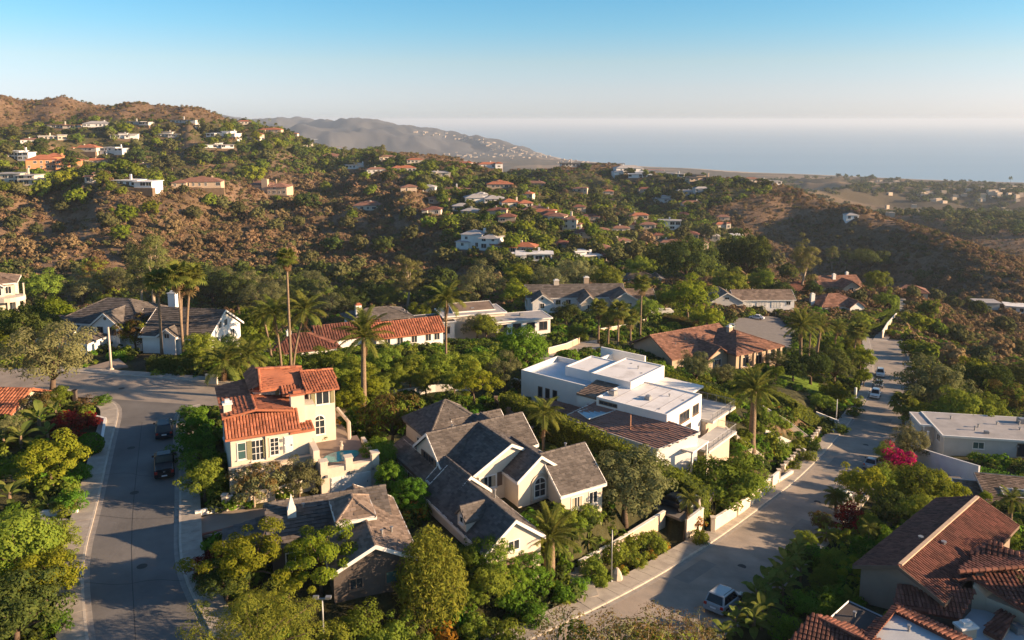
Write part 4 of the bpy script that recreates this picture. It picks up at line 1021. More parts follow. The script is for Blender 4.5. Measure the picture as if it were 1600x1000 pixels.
H.roofplanes(planes(H, [R4]), M_TILED, 'barrel', .3, .45); under(H, R4, M_BEIGE, .2, h(39.2), .05)
a_, b_ = H.l(1508, 990, 38.8); H.chimney(a_, b_, 1.3, .8, -2, h(38.2), M_BEIGE); a_, b_ = H.l(1590, 985, 38.9); H.acbox(a_, b_, h(39), .8); a_, b_ = H.l(1550, 945, 38.9); H.vent(a_, b_, h(39), .4)
H = House('court_house', 'low house with a tile-edged pale flat roof at the bottom edge of the view', (1398, 947), 37.6, 0, 41.2, short='the tile-edged flat house')
h = H.h
FL = [(1400,953,37.75),(1350,998,37.75),(1320,1040,37.75),(1470,1050,37.75),(1500,1005,37.75)]
b = MB(); b.prism([H.l(*p) for p in FL], h(38.2), h(37.75)); H.part(b, 'roof', mat('pale_roofing', (.4, .42, .44), .8, .1, .6, .2)); under(H, FL, M_BEIGE, .5)
H.roofplanes(planes(H, [[(1398,944,37.5),(1401,954,37.5),(1322,1042,37.5),(1308,1030,37.9)], [(1398,944,37.9),(1520,1000,37.9),(1502,1007,37.5),(1400,955,37.5)]]), M_TILED, 'barrel', .34, .5)
a_, b_ = H.l(1420, 985, 37.7); H.vent(a_, b_, h(37.75), .4); a_, b_ = H.l(1450, 975, 37.7); H.win(*H.l(1470, 985, 38.6), '+b', 1, .8, h(38.9))
H = House('dark_roof_house', 'small house with a dark flat roof beside a brown tile slope, bottom edge', (1327, 940), 38, 0, 41, short='the dark flat-roofed house')
h = H.h
FL = [(1326,940,38.1),(1380,965,38.1),(1352,992,38.1),(1295,968,38.1)]
b = MB(); b.prism([H.l(*p) for p in FL], h(38.4), h(38.1)); H.part(b, 'roof', M_DROOF); under(H, FL, M_BRICKW, .4)
b = MB()
for p, q in zip(FL, FL[1:] + FL[:1]): b.tube([(*H.l(*p), h(38.05)), (*H.l(*q), h(38.05))], .07, 4)
H.part(b, 'roof_edge', M_METAL)
R1 = [(1268,960,37.4),(1375,1012,37.4),(1330,1060,38.8),(1190,1050,38.8)]; R2 = [(1268,960,37.4),(1298,966,37.9),(1400,1008,37.9),(1375,1012,37.4)]
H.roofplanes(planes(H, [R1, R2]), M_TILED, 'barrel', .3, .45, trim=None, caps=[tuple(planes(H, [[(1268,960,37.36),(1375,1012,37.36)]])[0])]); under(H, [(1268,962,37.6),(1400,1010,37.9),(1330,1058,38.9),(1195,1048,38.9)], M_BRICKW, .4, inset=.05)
a_, b_ = H.l(1335, 962, 38); H.vent(a_, b_, h(38.1), .35)
H = House('skylight_house', 'brown shingle roof with a pale double skylight at the right edge', (1527, 745), 46.2, -14, 50, short='the skylight house')
h = H.h
H.shed(0.2, 12, -6.5, .8, h(47.9), h(47.9), h(46.1), h(46.1), M_BRICKW, M_SHINB, 'shingle', .45, .35, trim=M_METAL)
H.shed(-2.6, .0, -5.6, .2, h(48.4), h(48.4), h(47.0), h(47.0), M_BRICKW, M_SHINB, 'shingle', .45, .35, trim=M_TRIM)
b = MB(); a0, q0 = 2.2, -3.2
for k in (0, 1): b.add([(a0 + k * 1.35, q0, h(47.05)), (a0 + 1.28 + k * 1.35, q0, h(47.05)), (a0 + 1.28 + k * 1.35, q0 + 1.5, h(46.68)), (a0 + k * 1.35, q0 + 1.5, h(46.68))], [(0, 1, 2, 3)])
sk = H.part(b, 'skylight', mat('skylight_pale', (.34, .36, .38), .2, .1, 1, 0, .6)); b = MB()
for q in ((-.08, 0), (1.28, 1.35), (2.63, 2.71)): b.add([(a0 + x, q0 + yy, h(47.0 - .22 * (yy > 0) * 1.75) + .03 + zz) for x in q for yy in (-.05, 1.55) for zz in (-.2, .08)], [(0, 1, 3, 2), (4, 6, 7, 5), (0, 4, 5, 1), (2, 3, 7, 6), (1, 5, 7, 3)])
b.box(a0 - .08, a0 + 2.71, q0 - .1, q0, h(47.3), h(46.98)); b.box(a0 - .08, a0 + 2.71, q0 + 1.5, q0 + 1.6, h(46.9), h(46.6)); b.build('skylight_frame', M_TRIM, sk)
H.win(1, .8, '+b', 1, 1, h(48)); H.win(.2, -4, '-a', 1, 1, h(48.6))
H = House('corner_house', 'house with a bright terracotta barrel tile roof at the left edge', (0, 610), 33.6, -4, 37, short='the left-edge terracotta house')
h = H.h
H.gable(-9, 3.6, -3.4, 3.6, h(34.9), h(33.3), 'a', M_BEIGE, M_TILE, kind='barrel', w=.42, l=.55, ov=.6)
H.win(2, -3.4, '-b', 1.2, 1, h(35.9)); H.win(-1, -3.4, '-b', 1.2, 1, h(35.9)); H.win(-4, -3.4, '-b', 1.2, 1, h(35.9)); H.win(3.6, 0, '+a', 1, 1, h(35.6)); H.post(3.8, -3.6, -1, h(35.2), .12, M_WOOD)
# ---- middle-distance houses
H = House('gabled_house', 'white house with many steep grey gables across the street corner, left', (145, 502), 33, -10, 37, short='the white gabled house')
h = H.h
K = dict(kind='shingle', w=.7, l=.45, trim=M_TRIM)
H.hip(-7.5, 8, 1, 12, h(33.7), h(30.6), M_WHITE, M_SHING, ov=.6, **K)
H.gable(0, 5, -.3, 7, h(33.4), h(31.4), 'b', M_WHITE, M_SHING, **K)
H.gable(-11.5, -3, -1.2, 6, h(34.7), h(33), 'a', M_WHITE, M_SHING, **K)
H.gable(6, 11.6, 3, 8.2, h(33.5), h(31.9), 'a', M_WHITE, M_SHING, **K)
H.gable(10, 21.5, -1.6, 8.6, h(34.2), h(31), 'a', M_WHITE, M_SHING, **K)
H.gable(13.5, 16.2, -2.2, 3, h(34), h(33), 'b', M_WHITE, M_SHING, **K)
H.hip(-2.6, 2.8, -5.2, -.2, h(35.2), h(34), M_WHITE, M_SHING, ov=.4, **K)
H.chimney(8.9, 9, 1.4, 1.0, h(33), h(29.9), M_WHITE)
H.win(1.5, -.3, '-b', .9, 1.1, h(34.4), frame=M_BROWNTRIM); H.win(3.6, -.3, '-b', 1.3, 1.1, h(34.4), frame=M_BROWNTRIM); H.win(-2, -1.2, '-b', .8, .9, h(35.2)) if False else None
H.win(-6, -1.2, '-b', .9, .9, h(35.6)); H.win(-8.4, -1.2, '-b', .9, .9, h(35.6)); H.win(11.6, 4.8, '+a', .8, .9, h(33.3)); H.win(11.6, 6.4, '+a', .8, .9, h(33.3))
H.win(21.5, 2.2, '+a', .9, 1, h(33.2)); H.win(21.5, 4, '+a', .9, 1, h(33.2)); H.win(21.5, 1, '+a', 1.1, 1.3, h(35.6)); H.win(21.5, 6, '+a', 1.1, 1.3, h(35.6)); H.win(14.8, -2.2, '-b', .8, .7, h(34.2)); H.win(8.4, 1, '-b', .9, 1, h(34.6)); H.win(6.4, 1, '-b', .8, 1, h(34.6))
H.door(-1, -5.2, '-b', 1.1, 1.9, 0, M_BROWNTRIM, (1, 3)); H.win(1, -5.2, '-b', 1.2, 1.1, h(36.1)); H.win(2.5, .98, '-b', .5, .5, h(32.4), nx=1) if False else None
for a in (-4.2, -3.1): H.post(a, -5.6, 0, h(35.3), .12)
b = MB(); b.tube([(2.5, -.36, h(32.35)), (2.5, -.3, h(32.35))], .28, 10); H.part(b, 'gable_vent', M_BROWNTRIM)
H = House('tile_villa', 'long low white house with weathered red tile roofs behind the hedge trees', (692, 513), 45.5, 25, 49, short='the long red tile-roofed house')
h = H.h
K = dict(kind='barrel', w=.55, l=.8)
H.gable(-15, 0, 0, 7.2, h(45.7), h(43.6), 'a', M_WHITE, M_TILE, ov=.6, **K)
H.hip(-37, -24, -2.5, 8, h(46), h(43.8), M_WHITE, M_TILED, **K)
H.gable(-27, -13, 2, 9, h(45.5), h(43.3), 'a', M_WHITE, M_TILED, ov=.4, **K)
H.hip(-18, -5, 8, 16, h(44), h(42.2), M_WHITE, M_SHING, 'shingle', .7, .5, ov=.8)
H.chimney(-16, 11, 1.3, 1.0, h(43.5), h(41), M_WHITE, M_TILE)
for a in (-12.6, -9.8, -6.6, -3.4, -1.4): H.win(a, 0, '-b', 1.2, 1.5, h(47.1), nx=2)
for q in (10, 12.6): H.win(-5, q, '+a', 1.8, 1.4, h(45), arch=True)
for a in (-8, -11): H.win(a, 8, '-b', 1.8, 1.3, h(45))
for a in (-34, -30.5, -27): H.win(a, -2.5, '-b', 1.2, 1.2, h(47.4))
H.chimney(-32.6, 3, .9, .9, h(45), h(43.2), M_WHITE)
H = House('flat_villa', 'cream house of stepped flat roofs with brown clerestory behind the olive tree', (860, 495), 47, 18, 52, short='the stepped flat-roofed house')
h = H.h
H.flat(-13.5, 0, 0, 7, h(47.2), M_WHITE, M_GROOF, .12, ov=.5, ptop=M_TRIM)
H.flat(-25, -10, 5, 13, h(46.2), M_CREAM, M_GROOF, .12, ov=.5, ptop=M_TRIM)
H.flat(-35, -23, 3, 11, h(47), M_WHITE, M_DROOF, .1, ov=.4, ptop=M_TRIM)
H.shed(-22, -12, 7.5, 12, h(45.9), h(45.9), h(44.9), h(44.9), M_BROWNTRIM, M_SHINB, None, trim=M_TRIM)
for a in (-12, -8.5, -5, -1.8): H.win(a, 0, '-b', 1.9, 1.9, h(49), nx=2, frame=M_BROWNTRIM)
for a in (-32, -28.5, -25): H.win(a, 3, '-b', 1.8, 1.8, h(49), nx=2)
H.win(0, 2.4, '+a', 1.5, 1.6, h(49)); H.win(0, 5, '+a', 1.5, 1.6, h(49)); H.win(-16, 5, '-b', 3, 1.2, h(48.2), nx=3)
H.acbox(-17, 9, h(46.1)); H.acbox(-6, 4, h(47.1)); H.vent(-29, 7, h(46.9))
H = House('dormer_house', 'wide dark-roofed house with white front gables and two chimneys, middle distance', (826, 470), 54, 4, 58, short='the dark-roofed gabled house')
h = H.h
K = dict(kind='shingle', w=1.0, l=.7, trim=M_TRIM)
H.gable(0, 30, 4, 12.5, h(53.8), h(50.8), 'a', M_WHITE, M_SHING, **K)
H.gable(1.2, 7, -.2, 7, h(54.2), h(52.2), 'b', M_WHITE, M_SHING, **K)
H.gable(15.5, 20.5, -3, 7, h(54.2), h(52), 'b', M_CREAM, M_SHINB, **K)
H.gable(25.5, 33, -1, 9, h(54), h(51.6), 'b', M_CREAM, M_SHINB, **K)
H.gable(31, 39, 2, 9.5, h(54.2), h(52), 'a', M_WHITE, M_SHINB, **K)
H.chimney(9.4, 8.4, 1.6, 1.1, h(53), h(49.6), M_CREAM); H.chimney(19, 9.4, 1.6, 1.1, h(53), h(49), M_TAN)
for a, q in ((4.1, -.2), (18, -3), (28, -1), (30.6, -1)): H.win(a, q, '-b', 1.2, 1.4, h(55.6))
for a in (9.5, 12.6, 22.6): H.win(a, 4, '-b', 1.4, 1.3, h(55.5))
H.win(35, 2, '-b', 1.4, 1.4, h(55.8)); H.win(37.3, 2, '-b', 1.2, 1.4, h(55.8)); H.win(39, 5.6, '+a', 1.4, 1.4, h(55.8)); H.win(4.1, -.2, '-b', .6, .6, h(53.4), nx=1)
b = MB(); b.box(34, 44, -2, 1.9, -5, .6); H.part(b, 'terrace', M_WHITE)
H = House('ranch_house', 'low white house with a tan shingle roof and front gable above the parking court', (1110, 470), 59, 2, 62.2, short='the tan-roofed ranch house')
h = H.h
K = dict(kind='shingle', w=1.0, l=.7, trim=M_TRIM)
H.gable(0, 11, 0, 10, h(59.4), h(56.3), 'b', M_GREYW, M_SHINT, **K)
H.gable(9, 29, 2.5, 10.5, h(59.2), h(56.8), 'a', M_WHITE, M_SHINT, **K)
H.win(5.5, 0, '-b', 1.4, .8, h(58.3)); H.win(2.4, 0, '-b', 1.3, 1.2, h(60.8)); H.win(8, 0, '-b', 1.3, 1.2, h(60.8))
for a in (13, 18, 23): H.door(a, 2.5, '-b', 3.6, 2, .1, M_TRIM, (4, 3), 'garage_door')
H.win(27, 2.5, '-b', 1.4, 1.2, h(60.6)); H.vent(7, 6, h(57)); H.vent(16, 6.5, h(56.9))
H = House('upper_tile_house', 'white-walled house with a brown hip roof and white chimney above the lane hedges', (1285, 478), 65, 10, 68.5, short='the brown-roofed lane house')
h = H.h
K = dict(kind='shingle', w=1.0, l=.7)
H.hip(0, 15.5, 0, 11, h(65.2), h(62), M_WHITE, M_TILEB, ov=.7, **K); H.gable(9.5, 15, -2, 5, h(65.2), h(63.2), 'b', M_WHITE, M_TILEB, ov=.5, **K)
H.chimney(-1, 5, 1.4, 1.1, h(66), h(61.8), M_WHITE)
for a in (2, 5, 8): H.win(a, 0, '-b', 1.2, 1, h(66.6))
H.win(12.2, -2, '-b', 1.5, 1.3, h(66.8)); H.win(15.5, 3, '+a', 1.2, 1.6, h(66.8)); H.win(15.5, 6.5, '+a', 1.2, 1.6, h(66.8))
H = House('back_tile_house', 'beige house with a dark brown gabled roof beneath the umbrella pine', (1283, 446), 66, 10, 69.5, short='the house beneath the umbrella pine')
h = H.h
H.gable(0, 18, 0, 10, h(66.2), h(63.2), 'a', M_BEIGE, M_TILEB, ov=.6, **K); H.gable(8, 15, -3, 5, h(66.2), h(64), 'b', M_BEIGE, M_TILEB, ov=.6, **K)
H.chimney(7.5, 3.4, 1.3, 1, h(65), h(62.4), M_WHITE); H.chimney(15.6, 7, 1.1, 1, h(65), h(62.6), M_WHITE)
H.win(11.5, -3, '-b', 1.8, 1.4, h(67.6)); H.win(3, 0, '-b', 1.4, 1.2, h(67.6)); H.win(18, 3, '+a', 1.2, 1.4, h(67.6)); H.win(18, 6.4, '+a', 1.2, 1.4, h(67.6))
H = House('lane_end_house', 'low house with a dark brown hip roof at the end of the narrow lane', (1400, 456), 71, -18, 73, short='the lane-end house')
h = H.h
H.hip(0, 12, 0, 9, h(70.8), h(68.6), M_CREAM, M_TILEB, ov=.7, **K)
for a in (2.5, 6, 9.5): H.win(a, 0, '-b', 1.3, 1.1, h(71.8))
H.win(12, 4, '+a', 1.4, 1.1, h(71.8))
H = House('balcony_house', 'cream two-storey house with a curved balcony at the left edge', (37, 470), 41, 27, 44, short='the left-edge balcony house')
h = H.h
H.hip(-13, -1.6, 0, 9, h(36.6), h(34.6), M_CREAM, M_SHINB, 'shingle', .7, .5, ov=.7, trim=M_TRIM)
H.gable(-9, -3.6, -1.6, 5, h(36.8), h(35), 'b', M_CREAM, M_SHINB, kind='shingle', w=.7, l=.5, trim=M_TRIM)
H.win(-2.8, 0, '-b', 1.1, 1.6, h(38.2)); H.win(-4.6, -1.6, '-b', 1.2, 1.6, h(38.2)); H.win(-7.4, -1.6, '-b', 1.4, 1.6, h(38.2)); H.win(-3, 0, '-b', 1.4, 1.7, h(41.9)); H.win(-6.4, -1.6, '-b', 1.8, 1.7, h(41.9)); H.win(-1.6, 3, '+a', 1.2, 1.5, h(38.2)); H.win(-1.6, 6, '+a', 1.2, 1.5, h(38.2))
b = MB(); P = [(-5, -1.6)] + [(-2.6 + 3.2 * math.cos(t), -1.2 + 2.6 * math.sin(t)) for t in np.linspace(-2.2, 1.2, 10)] + [(-1.6, 1)]
b.prism(P, h(40.4), h(39.4)); H.part(b, 'balcony', M_CREAM)
H.post(.3, -1.6, -2, h(40.4), .2, M_CREAM, 'column'); H.post(-2.6, -3.6, -2, h(40.4), .2, M_CREAM, 'column'); H.post(.3, -1.0, h(39.4), h(36.8), .14, M_CREAM, 'column')
H = House('hip_cottage', 'small white house with a blue-grey hip roof among dark pines', (975, 437), 63.4, 0, 67, short='the white cottage among the pines')
h = H.h
H.hip(0, 13, 0, 9, h(63.2), h(61), M_WHITE, M_SHING, 'shingle', 1.2, .9, ov=.6, trim=M_TRIM); H.gable(11, 16.5, -1, 7, h(63.4), h(61.8), 'b', M_CREAM, M_SHING, kind='shingle', w=1.2, l=.9, trim=M_TRIM)
for a in (2.4, 6, 9.4): H.win(a, 0, '-b', 1.3, 1.1, h(64.8))
H.win(13.8, -1, '-b', 1.6, 1.3, h(64.8))
H = House('orchard_house', 'red-tiled house half hidden behind the pale eucalyptus', (1206, 452), 65.5, 6, 69.5, short='the house behind the pale eucalyptus')
h = H.h
H.gable(0, 17, 0, 9, h(66), h(63.6), 'a', M_BEIGE, M_TILED, ov=.6, **K); H.chimney(2.6, 3, 1.6, 1.1, h(65), h(62.2), M_TAN, M_TILE)
for a in (3, 8, 13): H.win(a, 0, '-b', 1.4, 1.2, h(67.4))

# ---- houses on the hills beyond: (px, py of the base, width px, storeys, wall, roof shape, roof, label)
W_, C_, O_, T_, G_ = M_WHITE, M_CREAM, M_ORANGE, M_TAN, M_GREYW
HILL = [
 (85,264,76,2,O_,'hip2',M_TILE,'large orange stucco mansion with red tile roofs on the left hillside'),
 (26,288,62,2,C_,'flat',M_GROOF,'pale glass-fronted flat-roofed house at the far left below the orange mansion'),
 (27,250,42,2,W_,'flat',M_WROOF,'white two-level house just left of the orange mansion'),
 (48,224,28,1,W_,'hip',M_TILEB,'small white house above and left of the orange mansion'),
 (80,218,34,1,C_,'flat',M_WROOF,'long cream flat-roofed house below the bare brown hilltop'),
 (96,200,42,1,C_,'flat',M_TILEB,'pinkish low house at the foot of the bare brown hilltop'),
 (151,198,40,1,W_,'hip',M_GROOF,'white and grey house on the slope right of the hilltop lawn'),
 (216,195,38,1,G_,'flat',M_GROOF,'grey flat-roofed house just under the left skyline'),
 (282,192,42,1,G_,'flat',M_DROOF,'dark flat-roofed house on the skyline left of the palms'),
 (192,216,36,1,W_,'flat',M_GROOF,'white house with a grey roof centred on the upper left slope'),
 (260,214,42,1,G_,'flat',M_GROOF,'long grey house half hidden by trees on the upper slope'),
 (131,236,40,1,C_,'hip',M_TILE,'cream house with a red roof right above the orange mansion'),
 (178,241,34,2,W_,'flat',M_WROOF,'white two-storey box house right of the orange mansion'),
 (150,256,34,1,T_,'hip',M_TILE,'small red-roofed house beside the bare patch near the mansion'),
 (226,264,32,1,C_,'hip',M_TILEB,'pink-roofed house half hidden behind trees on the left slope'),
 (155,284,40,1,C_,'flat',M_TILEB,'cream flat-roofed house on the terrace left of the modern white villa'),
 (208,291,70,1,W_,'flat',M_WROOF,'modern white flat-roofed villa on the near left ridge'),
 (312,292,64,1,T_,'hip',M_TILEB,'long brown-roofed house in the middle of the near ridge'),
 (418,303,66,2,T_,'hip2',M_TILEB,'tan castle-like house with a square tower on the near ridge'),
 (350,213,42,1,W_,'flat',M_WROOF,'white flat-roofed house high above the shaded gully'),
 (342,231,44,1,W_,'flat',M_GROOF,'white terrace house on the shaded gully side'),
 (394,218,26,1,C_,'hip',M_TILE,'cream red-roofed house at the top of the shaded gully'),
 (382,194,20,1,C_,'hip',M_TILE,'tiny pale house on the skyline beside the first palms'),
 (424,207,30,1,T_,'hip',M_TILE,'reddish house beneath the skyline palms'),
 (404,219,18,2,C_,'hip',M_TILE,'cream two-storey house left of the bare cut slope'),
 (452,214,22,1,C_,'hip',M_TILE,'small cream house right of the skyline palms'),
 (477,231,24,2,C_,'hip',M_TILE,'cream block house above the bare cut slope'),
 (489,218,16,1,W_,'flat',M_WROOF,'tiny white house on the crest beyond the bare cut slope'),
 (496,242,20,1,W_,'hip',M_TILEB,'white house right of the bare cut slope'),
 (520,249,36,1,T_,'hip',M_TILEB,'tan house in a row below the skyline trees'),
 (527,231,16,1,W_,'hip',M_TILE,'tiny white red-roofed house under tall skyline pines'),
 (558,263,38,1,W_,'flat',M_GROOF,'bright white house with a long bare terrace in front'),
 (553,239,14,1,C_,'hip',M_TILE,'tiny cream house on the crest left of the gap'),
 (606,250,26,1,C_,'hip',M_TILEB,'low cream house on the crest beyond the terrace house'),
 (588,272,24,1,G_,'hip',M_TILEB,'grey-walled house right of the long bare terrace'),
 (631,270,32,1,C_,'hip',M_TILE,'red-roofed house above the brown ridge of brush'),
 (648,255,24,1,C_,'hip',M_TILE,'orange-roofed house where the ridge meets the bay'),
 (690,278,22,1,C_,'hip',M_GROOF,'small grey-roofed house among trees mid ridge'),
 (725,262,18,1,G_,'hip',M_TILE,'low grey house on the crest below the far town'),
 (764,264,28,1,W_,'hip',M_TILE,'white red-roofed house on the crest in front of the bay'),
 (710,303,42,1,W_,'flat',M_TILEB,'white terraced house above the green gully'),
 (755,319,46,1,W_,'hip2',M_GROOF,'large white house on the valley shoulder'),
 (808,326,40,1,C_,'hip2',M_TILE,'cream villa with red roofs right of the large white valley house'),
 (781,296,34,1,T_,'hip',M_TILE,'red-roofed house upslope from the large white valley house'),
 (834,298,28,2,T_,'hip',M_TILEB,'brown two-storey house on the dark slope'),
 (818,311,24,1,C_,'hip',M_TILE,'small red-roofed house below the brown two-storey one'),
 (575,331,40,1,C_,'hip',M_TILEB,'cream hillside house alone on the brown brush slope'),
 (879,359,40,2,C_,'hip2',M_TILEB,'cream two-storey house in the middle of the valley'),
 (848,342,28,1,C_,'hip',M_TILE,'small red-roofed house left of the valley centre'),
 (955,322,22,1,G_,'hip',M_TILEB,'grey house on the shaded far slope'),
 (950,306,14,1,C_,'hip',M_TILE,'tiny red-roofed house high on the shaded far slope'),
 (750,390,52,2,W_,'hip2',M_GROOF,'white house with wide porch standing on the canyon edge'),
 (792,395,40,1,T_,'flat',M_TILEB,'low brown house right of the wide-porched white house'),
 (835,410,46,1,W_,'flat',M_WROOF,'white flat-roofed house in the near valley trees'),
 (913,413,44,1,W_,'flat',M_WROOF,'white house with a bright flat roof left of the cottage'),
 (955,412,32,1,C_,'flat',M_TILEB,'low cream house behind the small white cottage'),
 (818,398,30,1,C_,'hip',M_TILE,'red-roofed house tucked behind the valley oaks'),
 (1046,361,28,2,W_,'flat',M_GROOF,'white boxy house across the valley'),
 (1052,388,34,1,C_,'hip',M_TILEB,'cream house above the tall round pines'),
 (1110,378,24,1,C_,'hip',M_GROOF,'pale house between the two round pines'),
 (1150,376,16,1,W_,'flat',M_WROOF,'tiny white house behind the right round pine'),
 (1128,359,18,1,C_,'hip',M_TILE,'tiny red-roofed house upslope of the right round pine'),
 (1000,345,22,1,T_,'hip',M_TILE,'red-roofed house amid the valley thicket'),
 (970,366,24,1,C_,'hip',M_TILEB,'cream house with brown roof below the valley thicket'),
 (1040,318,32,1,W_,'flat',M_GROOF,'white house on the far canyon shelf'),
 (1082,325,28,1,C_,'hip',M_TILEB,'long low house on the far canyon shelf'),
 (984,274,36,2,W_,'hip',M_GROOF,'big white house on the far crest by the water tank'),
 (1020,269,24,1,C_,'hip',M_TILE,'red-roofed house on the far crest'),
 (905,262,46,1,G_,'flat',M_DROOF,'long dark house along the far crest'),
 (963,259,18,2,G_,'flat',M_DROOF,'square grey house poking above the far crest'),
 (1000,279,30,1,W_,'flat',M_WROOF,'low white house just below the far crest'),
 (1052,278,22,1,W_,'flat',M_GROOF,'small white house near the right end of the crest homes'),
 (1100,284,36,1,T_,'flat',M_DROOF,'long flat ranch house on the bare right crest'),
 (1205,290,26,1,W_,'flat',M_GROOF,'white house beneath the last crest trees at right'),
 (1175,287,20,1,C_,'hip',M_TILEB,'small house left of the last crest trees'),
 (1332,345,13,1,W_,'hip',M_GROOF,'tiny white house alone on the right spur'),
 (1590,492,26,1,W_,'flat',M_WROOF,'white house below the slope at the far right edge'),
 (1545,486,24,1,G_,'flat',M_GROOF,'grey house beside the valley road at right'),
]
WIN_CACHE = {}
M_EARTH = mat('terrace_earth', (.17, .12, .08), .95, .2, .5, .3, .1)
def winmesh(w, h):
    k = (round(w, 1), round(h, 1))
    if k not in WIN_CACHE:
        f = MB(); w2, h2 = k[0] / 2, k[1] / 2
        f.box(-w2 - .12, -w2, -.07, 0, -h2 - .12, h2 + .12); f.box(w2, w2 + .12, -.07, 0, -h2 - .12, h2 + .12); f.box(-w2, w2, -.07, 0, h2, h2 + .12); f.box(-w2, w2, -.07, 0, -h2 - .12, -h2); f.box(-.05, .05, -.06, 0, -h2, h2)
        p = MB(); p.add([(-w2, -.02, -h2), (w2, -.02, -h2), (w2, -.02, h2), (-w2, -.02, h2)], [(0, 1, 2, 3)])
        WIN_CACHE[k] = (f.mesh('window', M_TRIM), p.mesh('pane', M_GLASS))
    return WIN_CACHE[k]
HILLPOS = []
def simple_house(px, py, wp, st, wall, shape, roof, label, hw=None):
    x, y, z, t = hit(px, py)
    wd = max(9, wp * t / FPX); dp = min(max(7.5, wd * .5), 14); ht = 3.1 * st
    ang = random.uniform(-.3, .3) + math.atan2(x, y) * -.3
    r = thing('hillside_house', label, 'house', (x, y, z), ang, 'houses on the hillsides')
    HILLPOS.append((x, y, max(wd, dp) / 2 + 3)); HOUSES.append(('the ' + label.split(' house')[0].split(' villa')[0] + (' villa' if ' villa' in label and ' house' not in label else ' house'), r))
    boxes = [(-wd / 2, wd / 2, 0, dp, ht)]
    if shape == 'hip2': boxes = [(-wd / 2, wd * .05, 0, dp, ht), (wd * .05 - .5, wd / 2, -dp * .25, dp * .8, ht * .82)]
    elif shape == 'flat' and wd > 16: boxes = [(-wd / 2, wd * .1, 0, dp, ht), (wd * .1 - .4, wd / 2, -dp * .2, dp * .7, ht * .85)]
    if wp > 20 and random.random() < .6:
        s_ = random.choice((-1, 1)); boxes.append(((wd * .28 if s_ > 0 else -wd * .62), (wd * .62 if s_ > 0 else -wd * .28), -dp * random.uniform(.1, .45), dp * .5, random.choice((2.7, 3.0, ht + .9))))
    if wp > 34 and random.random() < .5: boxes.append((-wd * .2, wd * .15, dp * .4, dp * 1.25, ht + 1.6))
    for i, (a0, a1, b0, b1, h1) in enumerate(boxes):
        b = MB(); b.box(a0, a1, b0, b1, -6, h1); b.build('wall', wall, r)
        b = MB()
        if shape == 'flat':
            b.box(a0 - .7, a1 + .7, b0 - 1.0, b1 + .5, h1 + .003, h1 + .35); b.build('roof', roof, r)
        else:
            o, zr = .7, h1 + min((b1 - b0), (a1 - a0)) * .2
            A0, A1, B0, B1 = a0 - o, a1 + o, b0 - o, b1 + o
            hd = min(B1 - B0, A1 - A0) / 2; c = (B0 + B1) / 2
            v = [(A0, B0, h1 + .01), (A1, B0, h1 + .01), (A1, B1, h1 + .01), (A0, B1, h1 + .01), (A0 + hd, c, zr), (A1 - hd, c, zr)]
            b.add(v, [(0, 1, 5, 4), (2, 3, 4, 5), (1, 2, 5), (3, 0, 4), (3, 2, 1, 0)]); b.build('roof', roof, r)
        n = max(1, int((a1 - a0) / 3.4))
        for s in range(st if h1 > 3.2 * 1.5 else 1):
            for k in range(n):
                if random.random() < .22: continue
                ww, wh = (random.choice((1.2, 1.8, 2.4)), random.choice((1.2, 1.5, 1.9))) if shape != 'flat' else (random.choice((1.8, 2.6, 3.0)), random.choice((1.6, 2.0)))
                f, p = winmesh(ww, wh)
                o = link('window', f, r, (a0 + (a1 - a0) * (k + .5) / n, b0 - .003, 1.6 + s * 3)); link('pane', p, o)
    if wp > 26:
        b = MB(); a = random.uniform(-.3, .3) * wd; b.box(a - .5, a + .5, dp * .45, dp * .45 + .9, ht - .5, ht + dp * .2 + .8); b.build('chimney', wall, r)
    if 'tower' in label:
        b = MB(); b.box(-wd * .12, wd * .02, -1.5, 2.2, -3, ht + 4.2); b.build('tower', wall, r)
        b = MB()
        for k in range(4): b.box(-wd * .12 + k * wd * .14 / 4 + .05, -wd * .12 + k * wd * .14 / 4 + .5, -1.5, -1.1, ht + 4.203, ht + 4.8)
        b.build('battlement', wall, r)
    if wp > 30:      # levelled yard with a retaining edge
        b = MB(); b.box(-wd * .6, wd * .6, -dp * .5, -.01 - dp * .26, -5, -.5); b.build('terrace', M_EARTH, r)
    return r
for q in HILL: simple_house(q[0], q[1] - (2 if q[0] > 560 and q[1] > 258 else 0), q[2] * (1.2 if q[0] > 560 and 258 < q[1] < 420 else 1), *q[3:])
PLANTS0 = []
_rs = random.Random(41)
for px, py in ((668,300),(684,318),(720,330),(676,336),(735,338),(775,338),(792,348),(836,335),(862,345),(905,330),(925,345),(915,372),(942,368),(985,358),(1012,358),(1030,375),(975,385),(940,398),(880,392),(1075,372),(1090,388),(1065,340),(905,300),(1010,300),(1075,305),(1130,345),(640,300),(1098,300)):
    k_ = _rs.randrange(4); wl_, rf_, ph_ = ((M_TAN, M_TILED, 'small tan house with a red roof'), (M_BEIGE, M_TILEB, 'small beige house with a brown roof'), (M_CREAM, M_TILED, 'small cream house with a dark red roof'), (M_GREYW, M_GROOF, 'small grey house with a grey roof'))[k_]
    n_ = len(HOUSES); o_ = simple_house(px, py, _rs.uniform(20, 30), 1, wl_, 'hip', rf_, ph_); del HOUSES[n_:]
    PLANTS0.append((o_, ph_, px, py, 24, 'house'))
